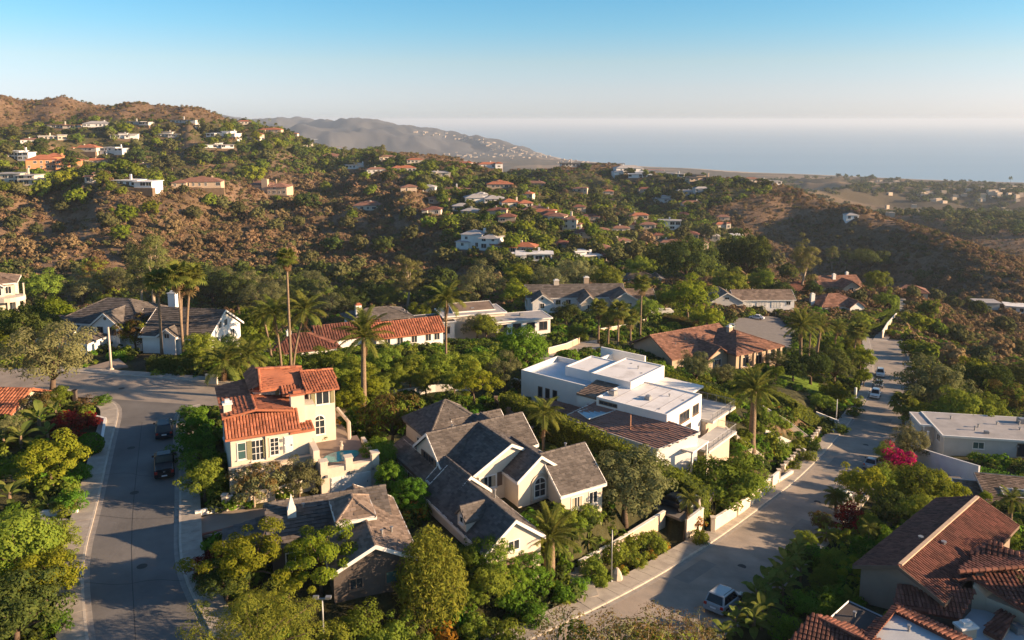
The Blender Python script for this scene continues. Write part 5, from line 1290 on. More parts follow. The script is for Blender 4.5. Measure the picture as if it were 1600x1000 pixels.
# distant town on the headland and coastal plain: specks nobody could count
b = MB()
def far_specks(n, x0, x1, f, spread, s0, s1, tmin=2000):
    for _ in range(n):
        px = random.uniform(x0, x1); py = f(px) + random.gauss(0, spread)
        x, y, z, t = hit(px, py)
        if z < 2 or t < tmin: continue
        w = random.uniform(s0, s1); d = w * .6; h_ = random.uniform(3.5, 6.5); a = random.uniform(-.4, .4)
        c, s = math.cos(a), math.sin(a)
        b.prism([(x + u * c - v * s, y + u * s + v * c) for u, v in ((-w / 2, -d / 2), (w / 2, -d / 2), (w / 2, d / 2), (-w / 2, d / 2))], z - 3, z + h_)
far_specks(26, 640, 760, lambda p: 206 + (p - 640) * .12, 2.0, 10, 24)
far_specks(60, 750, 862, lambda p: 228 + (p - 760) * .15, 4, 10, 24)
far_specks(60, 690, 870, lambda p: 244, 2.5, 9, 20)
far_specks(60, 860, 1060, lambda p: 251 + (p - 860) * .04, 2, 8, 18)
far_specks(50, 1340, 1600, lambda p: 286 + (p - 1340) * .045, 3.5, 7, 16)
far_specks(40, 1430, 1600, lambda p: 303 + (p - 1430) * .02, 6, 7, 15, 1300)
far_specks(30, 1330, 1600, lambda p: 335 + (p - 1330) * .03, 12, 6, 12, 1000)
tag(b.build('distant_town', M_BEIGE), kind='stuff')

# ------------------------------------------------------------------ garden walls, rails, poles
def gwall(label, pts, hgt, m, th=.25, cap=M_TRIM, posts=0, name='garden_wall', cat='wall', base=1.2):
    P = [hit(px, py)[:3] for px, py in pts]
    o = P[0]; r = thing(name, label, cat, o)
    for i in range(len(P) - 1):
        p, q = Vector(P[i]), Vector(P[i + 1]); d = (q - p).normalized(); t = Vector((-d.y, d.x, 0)).normalized() * th / 2
        b = MB(); c = [p - t, q - t, q + t, p + t]
        b.prism([((v.x - o[0]), (v.y - o[1])) for v in c], [v.z - o[2] - base for v in c], [v.z - o[2] + hgt for v in c]); b.build('wall', m, r)
        if cap:
            b = MB(); t2 = t * 1.25; c = [p - t2, q - t2, q + t2, p + t2]
            b.prism([((v.x - o[0]), (v.y - o[1])) for v in c], [v.z - o[2] + hgt for v in c], [v.z - o[2] + hgt + .07 for v in c]); b.build('coping', cap, r)
    if posts:
        for p in resample([Vector(p) for p in P], posts):
            b = MB(); x, y, z = p.x - o[0], p.y - o[1], p.z - o[2]; b.box(x - .22, x + .22, y - .22, y + .22, z - base, z + hgt + .2); b.box(x - .28, x + .28, y - .28, y + .28, z + hgt + .2, z + hgt + .3); b.build('pier', m, r)
    return r
gwall('long cream wall along the street sidewalk below the spreading tree', [(1113,834),(1160,803),(1216,755)], 1.7, M_CREAM, posts=7)
gwall('low pale wall beside the small palm at the carport entrance', [(1071,842),(1097,822)], 2.1, M_CREAM)
gwall('carport side wall under the big clipped hedge', [(1040,760),(1075,785),(1093,800)], 1.6, M_CREAM)
gwall('stone-capped wall running down through the garden of the arched-window house', [(905,893),(960,862),(1038,812)], 1.0, M_BEIGE)
gwall('white-posted terrace wall above the sidewalk flower bed', [(1222,741),(1247,716)], 1.1, M_STONE, posts=2.0)
gwall('upper white-posted wall with red flowers beside the steps', [(1262,703),(1280,680)], 1.1, M_STONE, posts=2.2)
gwall('pale driveway wall leading up from the sidewalk', [(1195,680),(1240,700),(1258,712)], .9, M_GREYW)
gwall('white ramp wall beside the thin pole', [(1275,652),(1310,666)], 1.0, M_WHITE)
gwall('low garden edging wall of the white modern house', [(1215,757),(1238,742)], .6, M_CREAM)
gwall('white wall behind the magenta bougainvillea', [(1425,722),(1470,738),(1528,757)], 2.6, M_WHITE)
gwall('hedge-topped wall beside the narrow lane', [(1378,530),(1386,516),(1400,500)], 2.4, M_CREAM)
gwall('low wall between the left sidewalk and the cactus garden', [(160,690),(165,660),(150,656)], .5, M_TRIM)
gwall('white garden edging beside the left driveway', [(62,806),(122,805)], .45, M_TRIM)
gwall('low white edging behind the right sidewalk of the side street', [(305,808),(352,796)], .5, M_TRIM)
gwall('fence wall in front of the loquat tree', [(352,797),(430,783),(490,765)], 1.3, M_CREAM, posts=2.2)
gwall('dark brick gate piers on the left corner garden', [(95,622),(118,628)], 1.3, M_BRICKW, posts=3.0)
gwall('cream wall beside the cross street behind the red-tiled villa', [(322,600),(340,602)], 1.4, M_CREAM)
gwall('grey wall along the dark lawn behind the arched-window house', [(615,622),(680,612),(740,612)], 1.0, M_GREYW)
gwall('tan curved wall around the garden path right of the round tree', [(856,556),(885,548),(905,538)], 1.6, M_TAN)
gwall('tan retaining wall below the dark-roofed gabled house', [(935,525),(975,518),(1010,508)], 1.8, M_TAN)
gwall('brown wooden fence behind the arched-window house', [(775,640),(800,662),(830,690)], 1.6, M_WOOD, cap=None, name='wooden_fence', cat='fence', posts=2.5)
gwall('white wall of the neighbouring yard left of the modern house', [(800,605),(826,612)], 1.5, M_GREYW)
gwall('low stone terrace wall across the slope below the stately palm', [(1105,655),(1150,690),(1192,722)], .9, M_STONE)
gwall('upper stone terrace wall on the bare slope', [(1192,642),(1230,664),(1262,688)], .8, M_STONE)
# red edging in front of the bungalow drive
gwall('red brick edging of the planting bed by the right sidewalk', [(307,842),(350,832),(418,812)], .35, mat('red_brick', (.3, .11, .07), .9, .2, 2, .3, .2), cap=None)
def pole(label, px, py, top, r0, r1, m, head=None, name='street_lamp', cat='street lamp'):
    x, y, z, t = hit(px, py); hgt = (py - top) * t / FPX / .96
    o = thing(name, label, cat, (x, y, z))
    b = MB(); b.tube([(0, 0, -.3), (0, 0, hgt * .5), (0, 0, hgt)], [r0, (r0 + r1) / 2, r1], 8); b.build('pole', m, o, smooth=True)
    b = MB(); b.tube([(0, 0, -.2), (0, 0, .35), (0, 0, .5)], [r0 * 2.2, r0 * 2, r0], 8); b.build('base', m, o)
    if head == 'arm':
        b = MB(); b.tube([(0, 0, hgt), (.3, -.1, hgt + .15), (.9, -.3, hgt + .2)], .05, 6); b.build('arm', m, o)
        b = MB(); b.box(.7, 1.25, -.42, -.2, hgt + .15, hgt + .28); b.build('lamp_head', M_METAL, o)
    if head == 'twin':
        b = MB(); b.box(-.45, .45, -.06, .06, hgt, hgt + .1); b.build('arm', m, o)
        for s in (-1, 1): b = MB(); b.box(s * .45 - .2, s * .45 + .2, -.15, .15, hgt + .103, hgt + .25); b.build('lamp_head', M_METAL, o)
    return o
M_POLE = mat('concrete_pole', (.5, .42, .34), .85, .1, 2, .1, .2)
pole('tall concrete lamp column at the corner before the white gabled house', 174, 580, 512, .2, .13, M_POLE, None)
pole('slim twin-headed lamp post in the foreground shrubs', 506, 1012, 934, .08, .06, M_METAL, 'twin')
pole('thin metal pole in the flower bed beside the street sidewalk', 955, 914, 826, .07, .05, M_METAL, None)
pole('thin white pole by the ramp wall uphill', 1306, 664, 624, .09, .07, M_TRIM, None)
pole('short white post near the row of parked cars', 1336, 624, 606, .3, .28, M_TRIM, None, 'gate_post', 'post')
x, y, z, t = hit(957, 908)
o = thing('garden_boulder', 'pale conical stone beside the thin metal pole', 'stone', (x + .3, y - .1, z)); b = MB()
b.tube([(0, 0, -.2), (0, 0, .5), (.05, 0, .95), (.1, 0, 1.35)], [.65, .6, .42, .12], 8); b.build('stone', M_STONE, o)

# ------------------------------------------------------------------ cars
M_TYRE = mat('tyre', (.02, .02, .02), .9, .1, 3); M_RIM = mat('wheel_rim', (.35, .35, .36), .35, .05, 3, metal=.8)
M_CGLASS = mat('car_glass', (.01, .013, .018), .12, .1, 1, 0, .35)
M_HEAD = mat('headlight', (.6, .6, .58), .15, .05, 3, 0, .6); M_TAIL = mat('taillight', (.35, .02, .015), .25, .05, 3, 0, .6)
M_PLATE = mat('number_plate', (.65, .67, .7), .5, .05, 3); M_BLACK = mat('black_plastic', (.025, .025, .027), .6, .1, 3)
def paint(n, c): return mat(n, c, .22, .03, .5, 0, .3)
P_BLACK, P_NAVY, P_WHITE, P_SILVER, P_GREY = paint('black_paint', (.012, .013, .016)), paint('dark_blue_paint', (.014, .022, .035)), paint('white_paint', (.72, .72, .71)), paint('silver_paint', (.3, .33, .36)), paint('grey_paint', (.16, .18, .2))
STY = {  # length, width, shoulder z, roof z, body outline (y, z), cabin base y0 y1, cabin top y0 y1
 'suv': (4.7, 1.88, .98, 1.72, [(-2.35,.45),(-2.33,.95),(-2.2,1.02),(.95,1.0),(2.1,.88),(2.32,.72),(2.35,.42)], (-2.2, 1.05), (-1.95, .25)),
 'sedan': (4.6, 1.8, .9, 1.44, [(-2.3,.42),(-2.28,.86),(-2.1,.95),(-1.3,.97),(1.0,.92),(2.05,.78),(2.28,.62),(2.3,.38)], (-1.65, 1.15), (-.95, .3)),
 'pickup': (5.6, 1.95, 1.08, 1.84, [(-2.8,.55),(-2.78,1.08),(-2.7,1.12),(1.35,1.12),(2.5,1.02),(2.78,.85),(2.8,.5)], (-.75, 1.45), (-.55, .75)),
}
def make_car(style, pm, label, x, y, z, yaw, pitch=0, group='parked cars'):
    L, W, zs, zr, prof, cb, ct = STY[style]
    o = thing('parked_car' if style != 'pickup' else 'pickup_truck', label, 'car' if style != 'pickup' else 'pickup truck', (x, y, z), yaw, group)
    o.rotation_euler.x = pitch
    hw = W / 2
    b = MB(); n = len(prof)
    lay = [(-hw * .93, .03), (-hw, 0), (hw, 0), (hw * .93, .03)]
    # body: outline extruded across, shoulders tucked in
    rows = []
    for s, k in ((-1, .9), (-1, 1), (1, 1), (1, .9)):
        rows.append([(s * hw * (k if zz > .7 or k == 1 else .96) * (1 - .1 * max(0, abs(yy) / (L / 2) - .75) * 4 * .5), yy * (.985 if k < 1 else 1), zz if k < 1 else zz - .07) for yy, zz in prof])
    V = [p for r in rows for p in r]; F = []
    for r in range(3):
        for i in range(n - 1): F.append((r * n + i, r * n + i + 1, (r + 1) * n + i + 1, (r + 1) * n + i))
    b.add(V, F)
    zb = .3
    for s in (0, 3):  # flanks down to the sill
        pass
    sill = [(p[0] * .97, p[1], max(zb, .32)) for p in rows[1]], [(p[0] * .97, p[1], max(zb, .32)) for p in rows[2]]
    for r, sl, flip in ((rows[1], sill[0], 0), (rows[2], sill[1], 1)):
        F = [(i, i + 1, n + i + 1, n + i) if flip else (i + 1, i, n + i, n + i + 1) for i in range(n - 1)]
        b.add(list(r) + list(sl), F)
    b.add([sill[0][0], sill[1][0], sill[1][-1], sill[0][-1]], [(0, 1, 2, 3)])
    # bumper ends
    b.box(-hw * .9, hw * .9, -L / 2 - .05, -L / 2 + .06, .36, .62); b.box(-hw * .9, hw * .9, L / 2 - .06, L / 2 + .05, .34, .58)
    b.build('body', pm, o)
    tw = hw * .74
    C = [(-hw * .9, cb[0], zs - .03), (hw * .9, cb[0], zs - .03), (hw * .9, cb[1], zs - .05), (-hw * .9, cb[1], zs - .05), (-tw, ct[0], zr - .05), (tw, ct[0], zr - .05), (tw, ct[1], zr - .05), (-tw, ct[1], zr - .05)]
    b = MB(); b.add(C, [(0, 1, 5, 4), (1, 2, 6, 5), (2, 3, 7, 6), (3, 0, 4, 7), (4, 5, 6, 7)]); b.build('cabin', pm, o)
    b = MB(); b.add([(-tw, ct[0] - .04, zr - .05), (tw, ct[0] - .04, zr - .05), (tw, ct[1] + .05, zr - .05), (-tw, ct[1] + .05, zr - .05), (-tw * .9, ct[0] + .08, zr), (tw * .9, ct[0] + .08, zr), (tw * .9, ct[1] - .12, zr), (-tw * .9, ct[1] - .12, zr)], [(4, 5, 6, 7), (0, 1, 5, 4), (1, 2, 6, 5), (2, 3, 7, 6), (3, 0, 4, 7)]); b.build('roof', pm, o)
    def glass(name, idx, f):
        q = [Vector(C[i]) for i in idx]; c = sum(q, Vector()) / 4; nn = (q[1] - q[0]).cross(q[2] - q[0]).normalized() * .012
        b = MB(); b.add([tuple(c + (p - c) * f + nn) for p in q], [(0, 1, 2, 3)]); b.build(name, M_CGLASS, o)
    glass('rear_window', (0, 1, 5, 4), .86); glass('side_window', (1, 2, 6, 5), .84); glass('windshield', (2, 3, 7, 6), .9); glass('side_window', (3, 0, 4, 7), .84)
    for sx in (-1, 1):
        for yy in (-L * .31, L * .31):
            r = .36 if style != 'sedan' else .32
            t = MB(); t.tube([(sx * (hw - .22), yy, r), (sx * (hw + .015), yy, r)], r, 14); w = t.build('wheel', M_TYRE, o)
            t = MB(); t.tube([(sx * (hw - .02), yy, r), (sx * (hw + .03), yy, r)], r * .62, 8); t.build('rim', M_RIM, w)
        t = MB(); t.box(sx * (hw - .32) - .2, sx * (hw - .32) + .2, L / 2 - .08, L / 2 + .01, .62, .78); t.build('headlight', M_HEAD, o)
        t = MB(); t.box(sx * (hw - .2) - .13, sx * (hw - .2) + .13, -L / 2 - .02, -L / 2 + .05, .72, .95 if style != 'pickup' else 1.02); t.build('taillight', M_TAIL, o)
        t = MB(); t.box(sx * (hw + .1) - .11, sx * (hw + .1) + .11, cb[1] - .45, cb[1] - .3, zs + .02, zs + .2); t.build('mirror', M_BLACK, o)
    t = MB(); t.box(-.26, .26, -L / 2 - .065, -L / 2 - .051, .62, .76) if style != 'pickup' else t.box(-.26, .26, -L / 2 - .065, -L / 2 - .051, .45, .58); t.build('number_plate', M_PLATE, o)
    t = MB(); t.box(-.5, .5, L / 2 - .04, L / 2 + .02, .55, .7); t.build('grille', M_BLACK, o)
    if style == 'pickup':
        t = MB(); t.box(-hw * .78, hw * .78, -2.68, -.85, 1.121, 1.15); t.build('bed_cover', M_BLACK, o)
        t = MB(); t.box(-.1, .1, -2.815, -2.79, .86, .98); t.build('tailgate_badge', M_RIM, o)
    else:
        for sx in (-1, 1): t = MB(); t.tube([(sx * tw * .85, ct[0] + .2, zr + .05), (sx * tw * .85, ct[1] - .25, zr + .05)], .025, 4); t.build('roof_rail', M_BLACK, o)
    return o
def on_street(px, py, D): x, y = at(px, py, D); return x, y, CAMZ - D + .012
def heading(P, x, y):
    i = min(range(len(P) - 1), key=lambda k: (P[k].x - x) ** 2 + (P[k].y - y) ** 2); i = max(1, min(i, len(P) - 2)); d = P[i + 1] - P[i - 1]
    return math.atan2(-d.x, d.y), math.atan2(d.z, math.hypot(d.x, d.y))
def along(P, px, py, D, off=0):
    """a spot on a street beside edge P"""
    x, y, z = on_street(px, py, D); yaw, pit = heading(P, x, y)
    i = min(range(len(P)), key=lambda k: (P[k].x - x) ** 2 + (P[k].y - y) ** 2); p = offset(P, off)[i]
    return p.x, p.y, P[i].z + .012, yaw, pit
x, y, z, yaw, pit = along(LS_R, 263, 735, G0, -1.35); make_car('pickup', P_BLACK, 'black pickup truck parked by the right kerb of the side street', x, y, z, yaw)
x, y, z, yaw, pit = along(LS_R, 263, 678, G0, -1.3); make_car('suv', P_NAVY, 'dark blue sport utility parked ahead of the black pickup', x, y, z, yaw)
x, y, z, yaw, pit = along(ST_L, 1374, 584, 59.8, 1.45); make_car('suv', P_WHITE, 'white van-like car, uphill-most of the three parked in a row', x, y, z, yaw + math.pi, -pit)
x, y, z, yaw, pit = along(ST_L, 1372, 601, 58.7, 1.4); make_car('sedan', P_GREY, 'dark grey car parked between two white cars', x, y, z, yaw + math.pi, -pit)
x, y, z, yaw, pit = along(ST_L, 1366, 620, 57.6, 1.4); make_car('suv', P_WHITE, 'white car at the near end of the row of three', x, y, z, yaw + math.pi, -pit)
x, y, z, yaw, pit = along(ST_R, 1358, 722, 50.5, -1.6); make_car('sedan', P_SILVER, 'silver car parked beside the magenta bougainvillea', x, y, z, yaw, pit)
x, y, z, yaw, pit = along(ST_R, 1312, 775, 47.6, -2.0); make_car('sedan', P_WHITE, 'pale car half hidden behind the small round-headed palm', x, y, z, yaw, pit)
x, y, z, yaw, pit = along(ST_R, 1140, 945, 41.0, -1.9); make_car('suv', P_SILVER, 'silver hatchback parked under the big-leaved hedge, nearest the viewer', x, y, z, yaw, pit)
x, y = at(1050, 785, 41.4); make_car('sedan', P_NAVY, 'dark car parked on the carport behind the big oak', x, y, CAMZ - 41.78, math.radians(50))
x, y, z, t = hit(1182, 500); make_car('sedan', P_WHITE, 'white car parked on the court of the tan-roofed ranch house', x, y, z + .35, math.radians(60))
x, y, z, t = hit(1143, 515); make_car('sedan', P_SILVER, 'silver car at the left edge of the parking court', x, y, z + .35, math.radians(-20))
# ------------------------------------------------------------------ plants
L_BROAD = leafmat('broad_leaves', (0.110, 0.157, 0.024), (0.180, 0.215, 0.028), .3)
L_LIME = leafmat('lime_leaves', (0.124, 0.170, 0.016), (0.205, 0.225, 0.022), .34)
L_DARK = leafmat('dark_leaves', (0.044, 0.068, 0.018), (0.083, 0.103, 0.025), .22)
L_OLIVE = leafmat('olive_leaves', (0.117, 0.130, 0.052), (0.181, 0.181, 0.075), .24)
L_EUC = leafmat('eucalyptus_leaves', (0.111, 0.122, 0.038), (0.162, 0.162, 0.050), .28)
L_CYP = leafmat('golden_leaves', (0.143, 0.170, 0.025), (0.237, 0.231, 0.034), .3)
L_FICUS = leafmat('ficus_leaves', (0.071, 0.146, 0.016), (0.123, 0.209, 0.024), .28)
L_PALM = leafmat('palm_leaves', (0.093, 0.118, 0.024), (0.153, 0.162, 0.035), .34)
L_DEAD = leafmat('dead_fronds', (.2, .13, .06), (.15, .1, .05), .25)
L_BRUSH = leafmat('brush_leaves', (.155, .107, .058), (.245, .17, .09), .16, .02)
L_SAGE = leafmat('sage_leaves', (0.081, 0.090, 0.034), (0.133, 0.130, 0.047), .18, .02)
L_RED = leafmat('red_blossom', (.36, .015, .015), (.22, .02, .02), .35)
L_MAG = leafmat('magenta_blossom', (.38, .012, .08), (.26, .01, .05), .35)
L_DRED = leafmat('dark_red_leaves', (.13, .018, .014), (.08, .025, .014), .3)
L_ORNG = leafmat('orange_blossom', (.38, .17, .02), (.25, .15, .02), .35)
L_BRONZE = leafmat('bronze_leaves', (.15, .1, .035), (.1, .075, .025), .3)
L_BIG = leafmat('big_leaves', (0.093, 0.132, 0.028), (0.162, 0.186, 0.045), .36)
M_BARK = mat('brown_bark', (.12, .085, .06), .9, .25, 3, .4, .1)
M_PBARK = mat('pale_bark', (.34, .27, .2), .9, .2, 2.5, .3, .1)
M_PALMB = mat('palm_bark', (.21, .15, .1), .9, .25, 4, .4, .1)
def cards(P, N_, Lh, Wh, R, up=0.0, droop=0.0):
    """leaf cards: P centres, N_ facing, half length and half width per leaf -> verts, faces"""
    n = len(P)
    N_ = N_ / (np.linalg.norm(N_, axis=1, keepdims=True) + 1e-9)
    t = R.normal(size=(n, 3)); t[:, 2] += up - droop
    t -= (t * N_).sum(1, keepdims=True) * N_; t /= np.linalg.norm(t, axis=1, keepdims=True) + 1e-9
    b = np.cross(N_, t)
    Lh = np.asarray(Lh).reshape(-1, 1); Wh = np.asarray(Wh).reshape(-1, 1)
    V = np.stack([P - t * Lh, P + b * Wh - t * Lh * .15, P + t * Lh, P - b * Wh - t * Lh * .15], 1)
    return V.reshape(-1, 3), np.arange(4 * n).reshape(n, 4)
def clump_leaves(C, rad, n, size, seed, asp=.5, up=0., droop=0., flat=1.0, shell=.5, jitter=.36):
    """leaves over clumps C (k,3) with radii rad (k,)"""
    R = np.random.default_rng(seed)
    w = rad ** 2; w = w / w.sum()
    k = R.choice(len(C), n, p=w)
    d = R.normal(size=(n, 3)); d[:, 2] = np.where(R.random(n) < .7, np.abs(d[:, 2]), d[:, 2]); d /= np.linalg.norm(d, axis=1, keepdims=True)
    r = rad[k] * (shell + (1 - shell) * R.random(n) ** .5)
    P = C[k] + d * r[:, None] * np.array((1, 1, flat))
    s = size * (.6 + .8 * R.random(n))
    o = P - np.array((0, 0, C[:, 2].min() * .5 + C[:, 2].mean() * .5)); o /= np.linalg.norm(o, axis=1, keepdims=True) + 1e-6
    return cards(P, d + o * .55 + R.normal(size=(n, 3)) * jitter + np.array((0, 0, .2)), s, s * asp, R, up, droop)
def ellipsoid_clumps(k, rx, rz, cz, seed, inner=.25, base=-.6, irr=.18):
    R = np.random.default_rng(seed)
    i = np.arange(k) + .5
    z = 1 - (1 - base) * i / k; a = i * 2.39996
    q = np.sqrt(np.maximum(1 - z * z, 0))
    f = np.where(R.random(k) < inner, .35 + .4 * R.random(k), 1.0) * (1 + irr * R.normal(size=k))
    return np.stack([rx * q * np.cos(a) * f, rx * q * np.sin(a) * f, cz + rz * z * f], 1)
def trunk_mb(C, h0, r0, seed, nl=6, lean=0.0):
    """tapered trunk that splits into limbs reaching towards the crown's clumps C"""
    R = random.Random(seed); b = MB()
    f = Vector((lean * h0, R.uniform(-.1, .1) * h0, h0))
    b.tube([(0, 0, -.6), (lean * h0 * .3, .03 * h0, h0 * .5), tuple(f)], [r0 * 1.25, r0, r0 * .85], 7)
    idx = R.sample(range(len(C)), min(nl, len(C)))
    for i in idx:
        c = Vector(C[i]); m = f.lerp(c, .5) + Vector((R.uniform(-.2, .2), R.uniform(-.2, .2), .1 * h0))
        b.tube([tuple(f), tuple(m), tuple(f.lerp(c, .92))], [r0 * .6, r0 * .36, r0 * .12], 5)
    return b
PROTO = {}
def proto(kind, seed, W, H_, k, n, size, rx, rz, cz, cr, leaf, bark, h0, r0, asp=.5, base=-.6, inner=.25, irr=.24, up=0., droop=0., flat=.8, extra=None, nl=11, lean=0.05, shell=.5):
    C = ellipsoid_clumps(k, rx, rz, cz, seed, inner, base, irr)
    R = np.random.default_rng(seed + 99)
    rad = cr * (.7 + .6 * R.random(len(C)))
    V, F = clump_leaves(C, rad, n, size, seed + 5, asp, up, droop, flat, shell)
    me = np_mesh('crown', V, F, leaf)
    if extra:
        leaf2, frac = extra
        me.materials.append(leaf2); mi = (R.random(len(F)) < frac).astype(np.int32)
        # blossom comes in patches
        cl = (np.sin(V[::4][:, 0] * 2.1 + 1) + np.sin(V[::4][:, 1] * 2.7) + np.sin(V[::4][:, 2] * 3.1)) / 3
        mi = (cl + R.normal(size=len(F)) * .25 > (1 - 2 * frac) * .5).astype(np.int32)
        me.polygons.foreach_set('material_index', mi)
    tr = trunk_mb(C, h0, r0, seed, nl, lean).mesh('trunk', bark, True)
    PROTO.setdefault(kind, []).append((W, me, tr, H_))
for s in (1, 2, 3):
    proto('broad', s, 7, 7, 42, 6510, 0.172, 2.9, 2.3, 4.4, 1.0, L_BROAD, M_BARK, 2.4, .22)
    proto('lime', s + 10, 7, 6.4, 40, 6510, 0.172, 2.9, 1.9, 4.2, .95, L_LIME, M_BARK, 2.4, .2)
    proto('olive', s + 20, 7, 6.5, 46, 8246, 0.138, 2.95, 2.3, 4.0, .85, L_OLIVE, M_BARK, 1.9, .25, asp=.33)
    proto('shrub', s + 30, 3, 2.4, 20, 1952, 0.117, 1.2, 1.0, 1.1, .55, L_BROAD, M_BARK, .4, .07, base=-.8)
    proto('darkshrub', s + 33, 3, 2.4, 20, 1952, 0.117, 1.2, 1.0, 1.1, .55, L_FICUS, M_BARK, .4, .07, base=-.8)
for s in (1, 2):
    proto('oak', s + 40, 10, 9, 75, 11284, 0.186, 4.3, 3.5, 5.6, 1.2, L_OLIVE if s == 1 else L_DARK, M_BARK, 2.6, .4, inner=.3)
    proto('dark', s + 45, 10, 8.5, 60, 9114, 0.206, 4.3, 3.0, 5.4, 1.25, L_DARK, M_BARK, 2.4, .38)
    proto('pepper', s + 50, 8, 7.2, 26, 7377, 0.158, 3.5, 2.0, 5.0, 1.0, L_LIME, M_BARK, 3.0, .2, inner=.15, irr=.3, asp=.4, flat=.65)
    proto('willow', s + 55, 9, 7, 60, 14105, 0.138, 4.0, 3.0, 3.6, 1.1, L_CYP, M_BARK, 1.5, .25, asp=.24, droop=.5)
    proto('fine', s + 60, 6, 5.5, 40, 7377, 0.117, 2.4, 2.2, 3.0, .8, L_OLIVE, M_BARK, 1.4, .15, asp=.3)
    proto('ficus', s + 65, 6, 6, 50, 9114, 0.117, 2.6, 2.4, 3.4, .7, L_FICUS, M_BARK, 1.4, .25, inner=.1, irr=.08)
    proto('euc', s + 70, 8, 16, 34, 9114, 0.206, 3.0, 5.2, 10.4, 1.25, L_EUC, M_PBARK, 6.4, .34, inner=.2, irr=.3, asp=.3, droop=.6, base=-.9, nl=12)
    proto('pine', s + 75, 10, 9.5, 55, 10416, 0.179, 4.4, 1.7, 7.0, 1.2, L_DARK, M_BARK, 4.6, .36, base=-.25, asp=.28, up=.5, lean=.12)
    proto('loquat', s + 80, 5.5, 5.4, 26, 3255, 0.186, 2.2, 1.7, 3.3, .8, L_OLIVE, M_PBARK, 1.9, .13, extra=(L_BRONZE, .3), asp=.35, up=.6)
    proto('bare', s + 85, 4, 3, 24, 520, .14, 1.6, 1.1, 1.7, .5, L_BRONZE, M_PBARK, .7, .07, nl=22, inner=.1)
    proto('twig', s + 87, 6, 6, 60, 2600, .1, 2.4, 2.2, 3.4, .6, L_BRONZE, M_PBARK, 1.2, .1, nl=46, inner=.25, asp=.4, extra=(L_OLIVE, .35))
    proto('bougred', s + 90, 4, 2.6, 26, 3688, 0.110, 1.7, 1.1, 1.2, .6, L_DRED, M_BARK, .5, .08, extra=(L_RED, .62), base=-.7)
    proto('bougmag', s + 95, 4, 3.4, 30, 4991, 0.110, 1.7, 1.6, 1.6, .6, L_BROAD, M_BARK, .5, .08, extra=(L_MAG, .85), base=-.8)
    proto('darkred', s + 100, 4, 3, 28, 3688, 0.117, 1.7, 1.4, 1.5, .6, L_DRED, M_BARK, .5, .08, base=-.8)
    proto('flower', s + 103, 2.4, 1.6, 18, 700, .13, 1.0, .7, .7, .4, L_BROAD, M_BARK, .3, .05, extra=(L_ORNG, .4), base=-.8)
    proto('bronze', s + 106, 6, 5.2, 38, 5642, 0.151, 2.5, 1.9, 3.3, .85, L_BRONZE, M_BARK, 1.7, .18, extra=(L_BROAD, .4))
# upright golden bush with vertical sprays
for s in (1, 2):
    R = np.random.default_rng(200 + s)
    k = 130; a = np.arange(k) * 2.39996; q = np.sqrt((np.arange(k) + .5) / k)
    base = np.stack([2.7 * q * np.cos(a), 2.7 * q * np.sin(a), 1.4 + 3.5 * (1 - q ** 2) + R.random(k) * .7], 1)
    C = np.concatenate([base + np.array((0, 0, j * .33)) + R.normal(size=(k, 3)) * .05 for j in range(-7, 4)]); C = C[C[:, 2] > .15]
    rad = .34 * (.7 + .5 * R.random(len(C)))
    V, F = clump_leaves(C, rad, 12000, .145, 300 + s, .32, 1.2, 0, 1.2, .4)
    PROTO.setdefault('cyp', []).append((6.4, np_mesh('crown', V, F, L_CYP), trunk_mb(base, 1, .2, s, 8).mesh('trunk', M_BARK, True), 6))
# tight clipped ball
for s in (1, 2):
    R = np.random.default_rng(400 + s); n = 2600
    d = R.normal(size=(n, 3)); d /= np.linalg.norm(d, axis=1, keepdims=True)
    r = 1 - .12 * R.random(n) ** 2 + .06 * np.sin(d[:, 0] * 7) * np.sin(d[:, 1] * 8)
    P = d * r[:, None] * np.array((1.5, 1.5, 1.25)) + np.array((0, 0, 1.35))
    V, F = cards(P, d + R.normal(size=(n, 3)) * .5, .12 * (.7 + .6 * R.random(n)), .08, R)
    core = MB(); core.tube([(0, 0, .3), (0, 0, 1.0), (0, 0, 1.9), (0, 0, 2.3)], [.7, 1.2, 1.1, .5], 10)
    PROTO.setdefault('clip', []).append((3, np_mesh('crown', V, F, L_FICUS), core.mesh('trunk', M_BARK), 2.7))
# palm fronds
def frond(L, nl, lw, seed, sag=.75, rise=.35, wid=.34, leaf=L_PALM):
    R = random.Random(seed); b = MB(); pts = []
    for i in range(9):
        t = i / 8; pts.append(Vector((L * (t - .12 * t * t * sag), 0, L * (rise * t - sag * .72 * t * t))))
    b.tube([tuple(p) for p in pts], [.045, .04, .035, .03, .026, .022, .018, .012, .006], 4, False)
    for i in range(nl):
        t = .14 + .86 * (i + .5) / nl; k = min(int(t * 8), 7); p = pts[k].lerp(pts[k + 1], t * 8 - k); d = (pts[k + 1] - pts[k]).normalized()
        ll = L * wid * (1 - .75 * abs(t - .42) ** 1.3) * R.uniform(.85, 1.1)
        for s in (-1, 1):
            o = (d * .55 + Vector((0, s, 0)) * .9 + Vector((0, 0, .1 - .35 * R.random()))).normalized()
            e = p + o * ll * .6 + Vector((0, 0, -.06 * ll)); f = p + o * ll + Vector((0, 0, -.34 * ll)); w = d * lw * .5
            b.add([tuple(p - w), tuple(p + w), tuple(e + w * .9), tuple(e - w * .9)], [(0, 1, 2, 3)]); b.add([tuple(e - w * .9), tuple(e + w * .9), tuple(f)], [(0, 1, 2)])
    return b.mesh('frond', leaf)
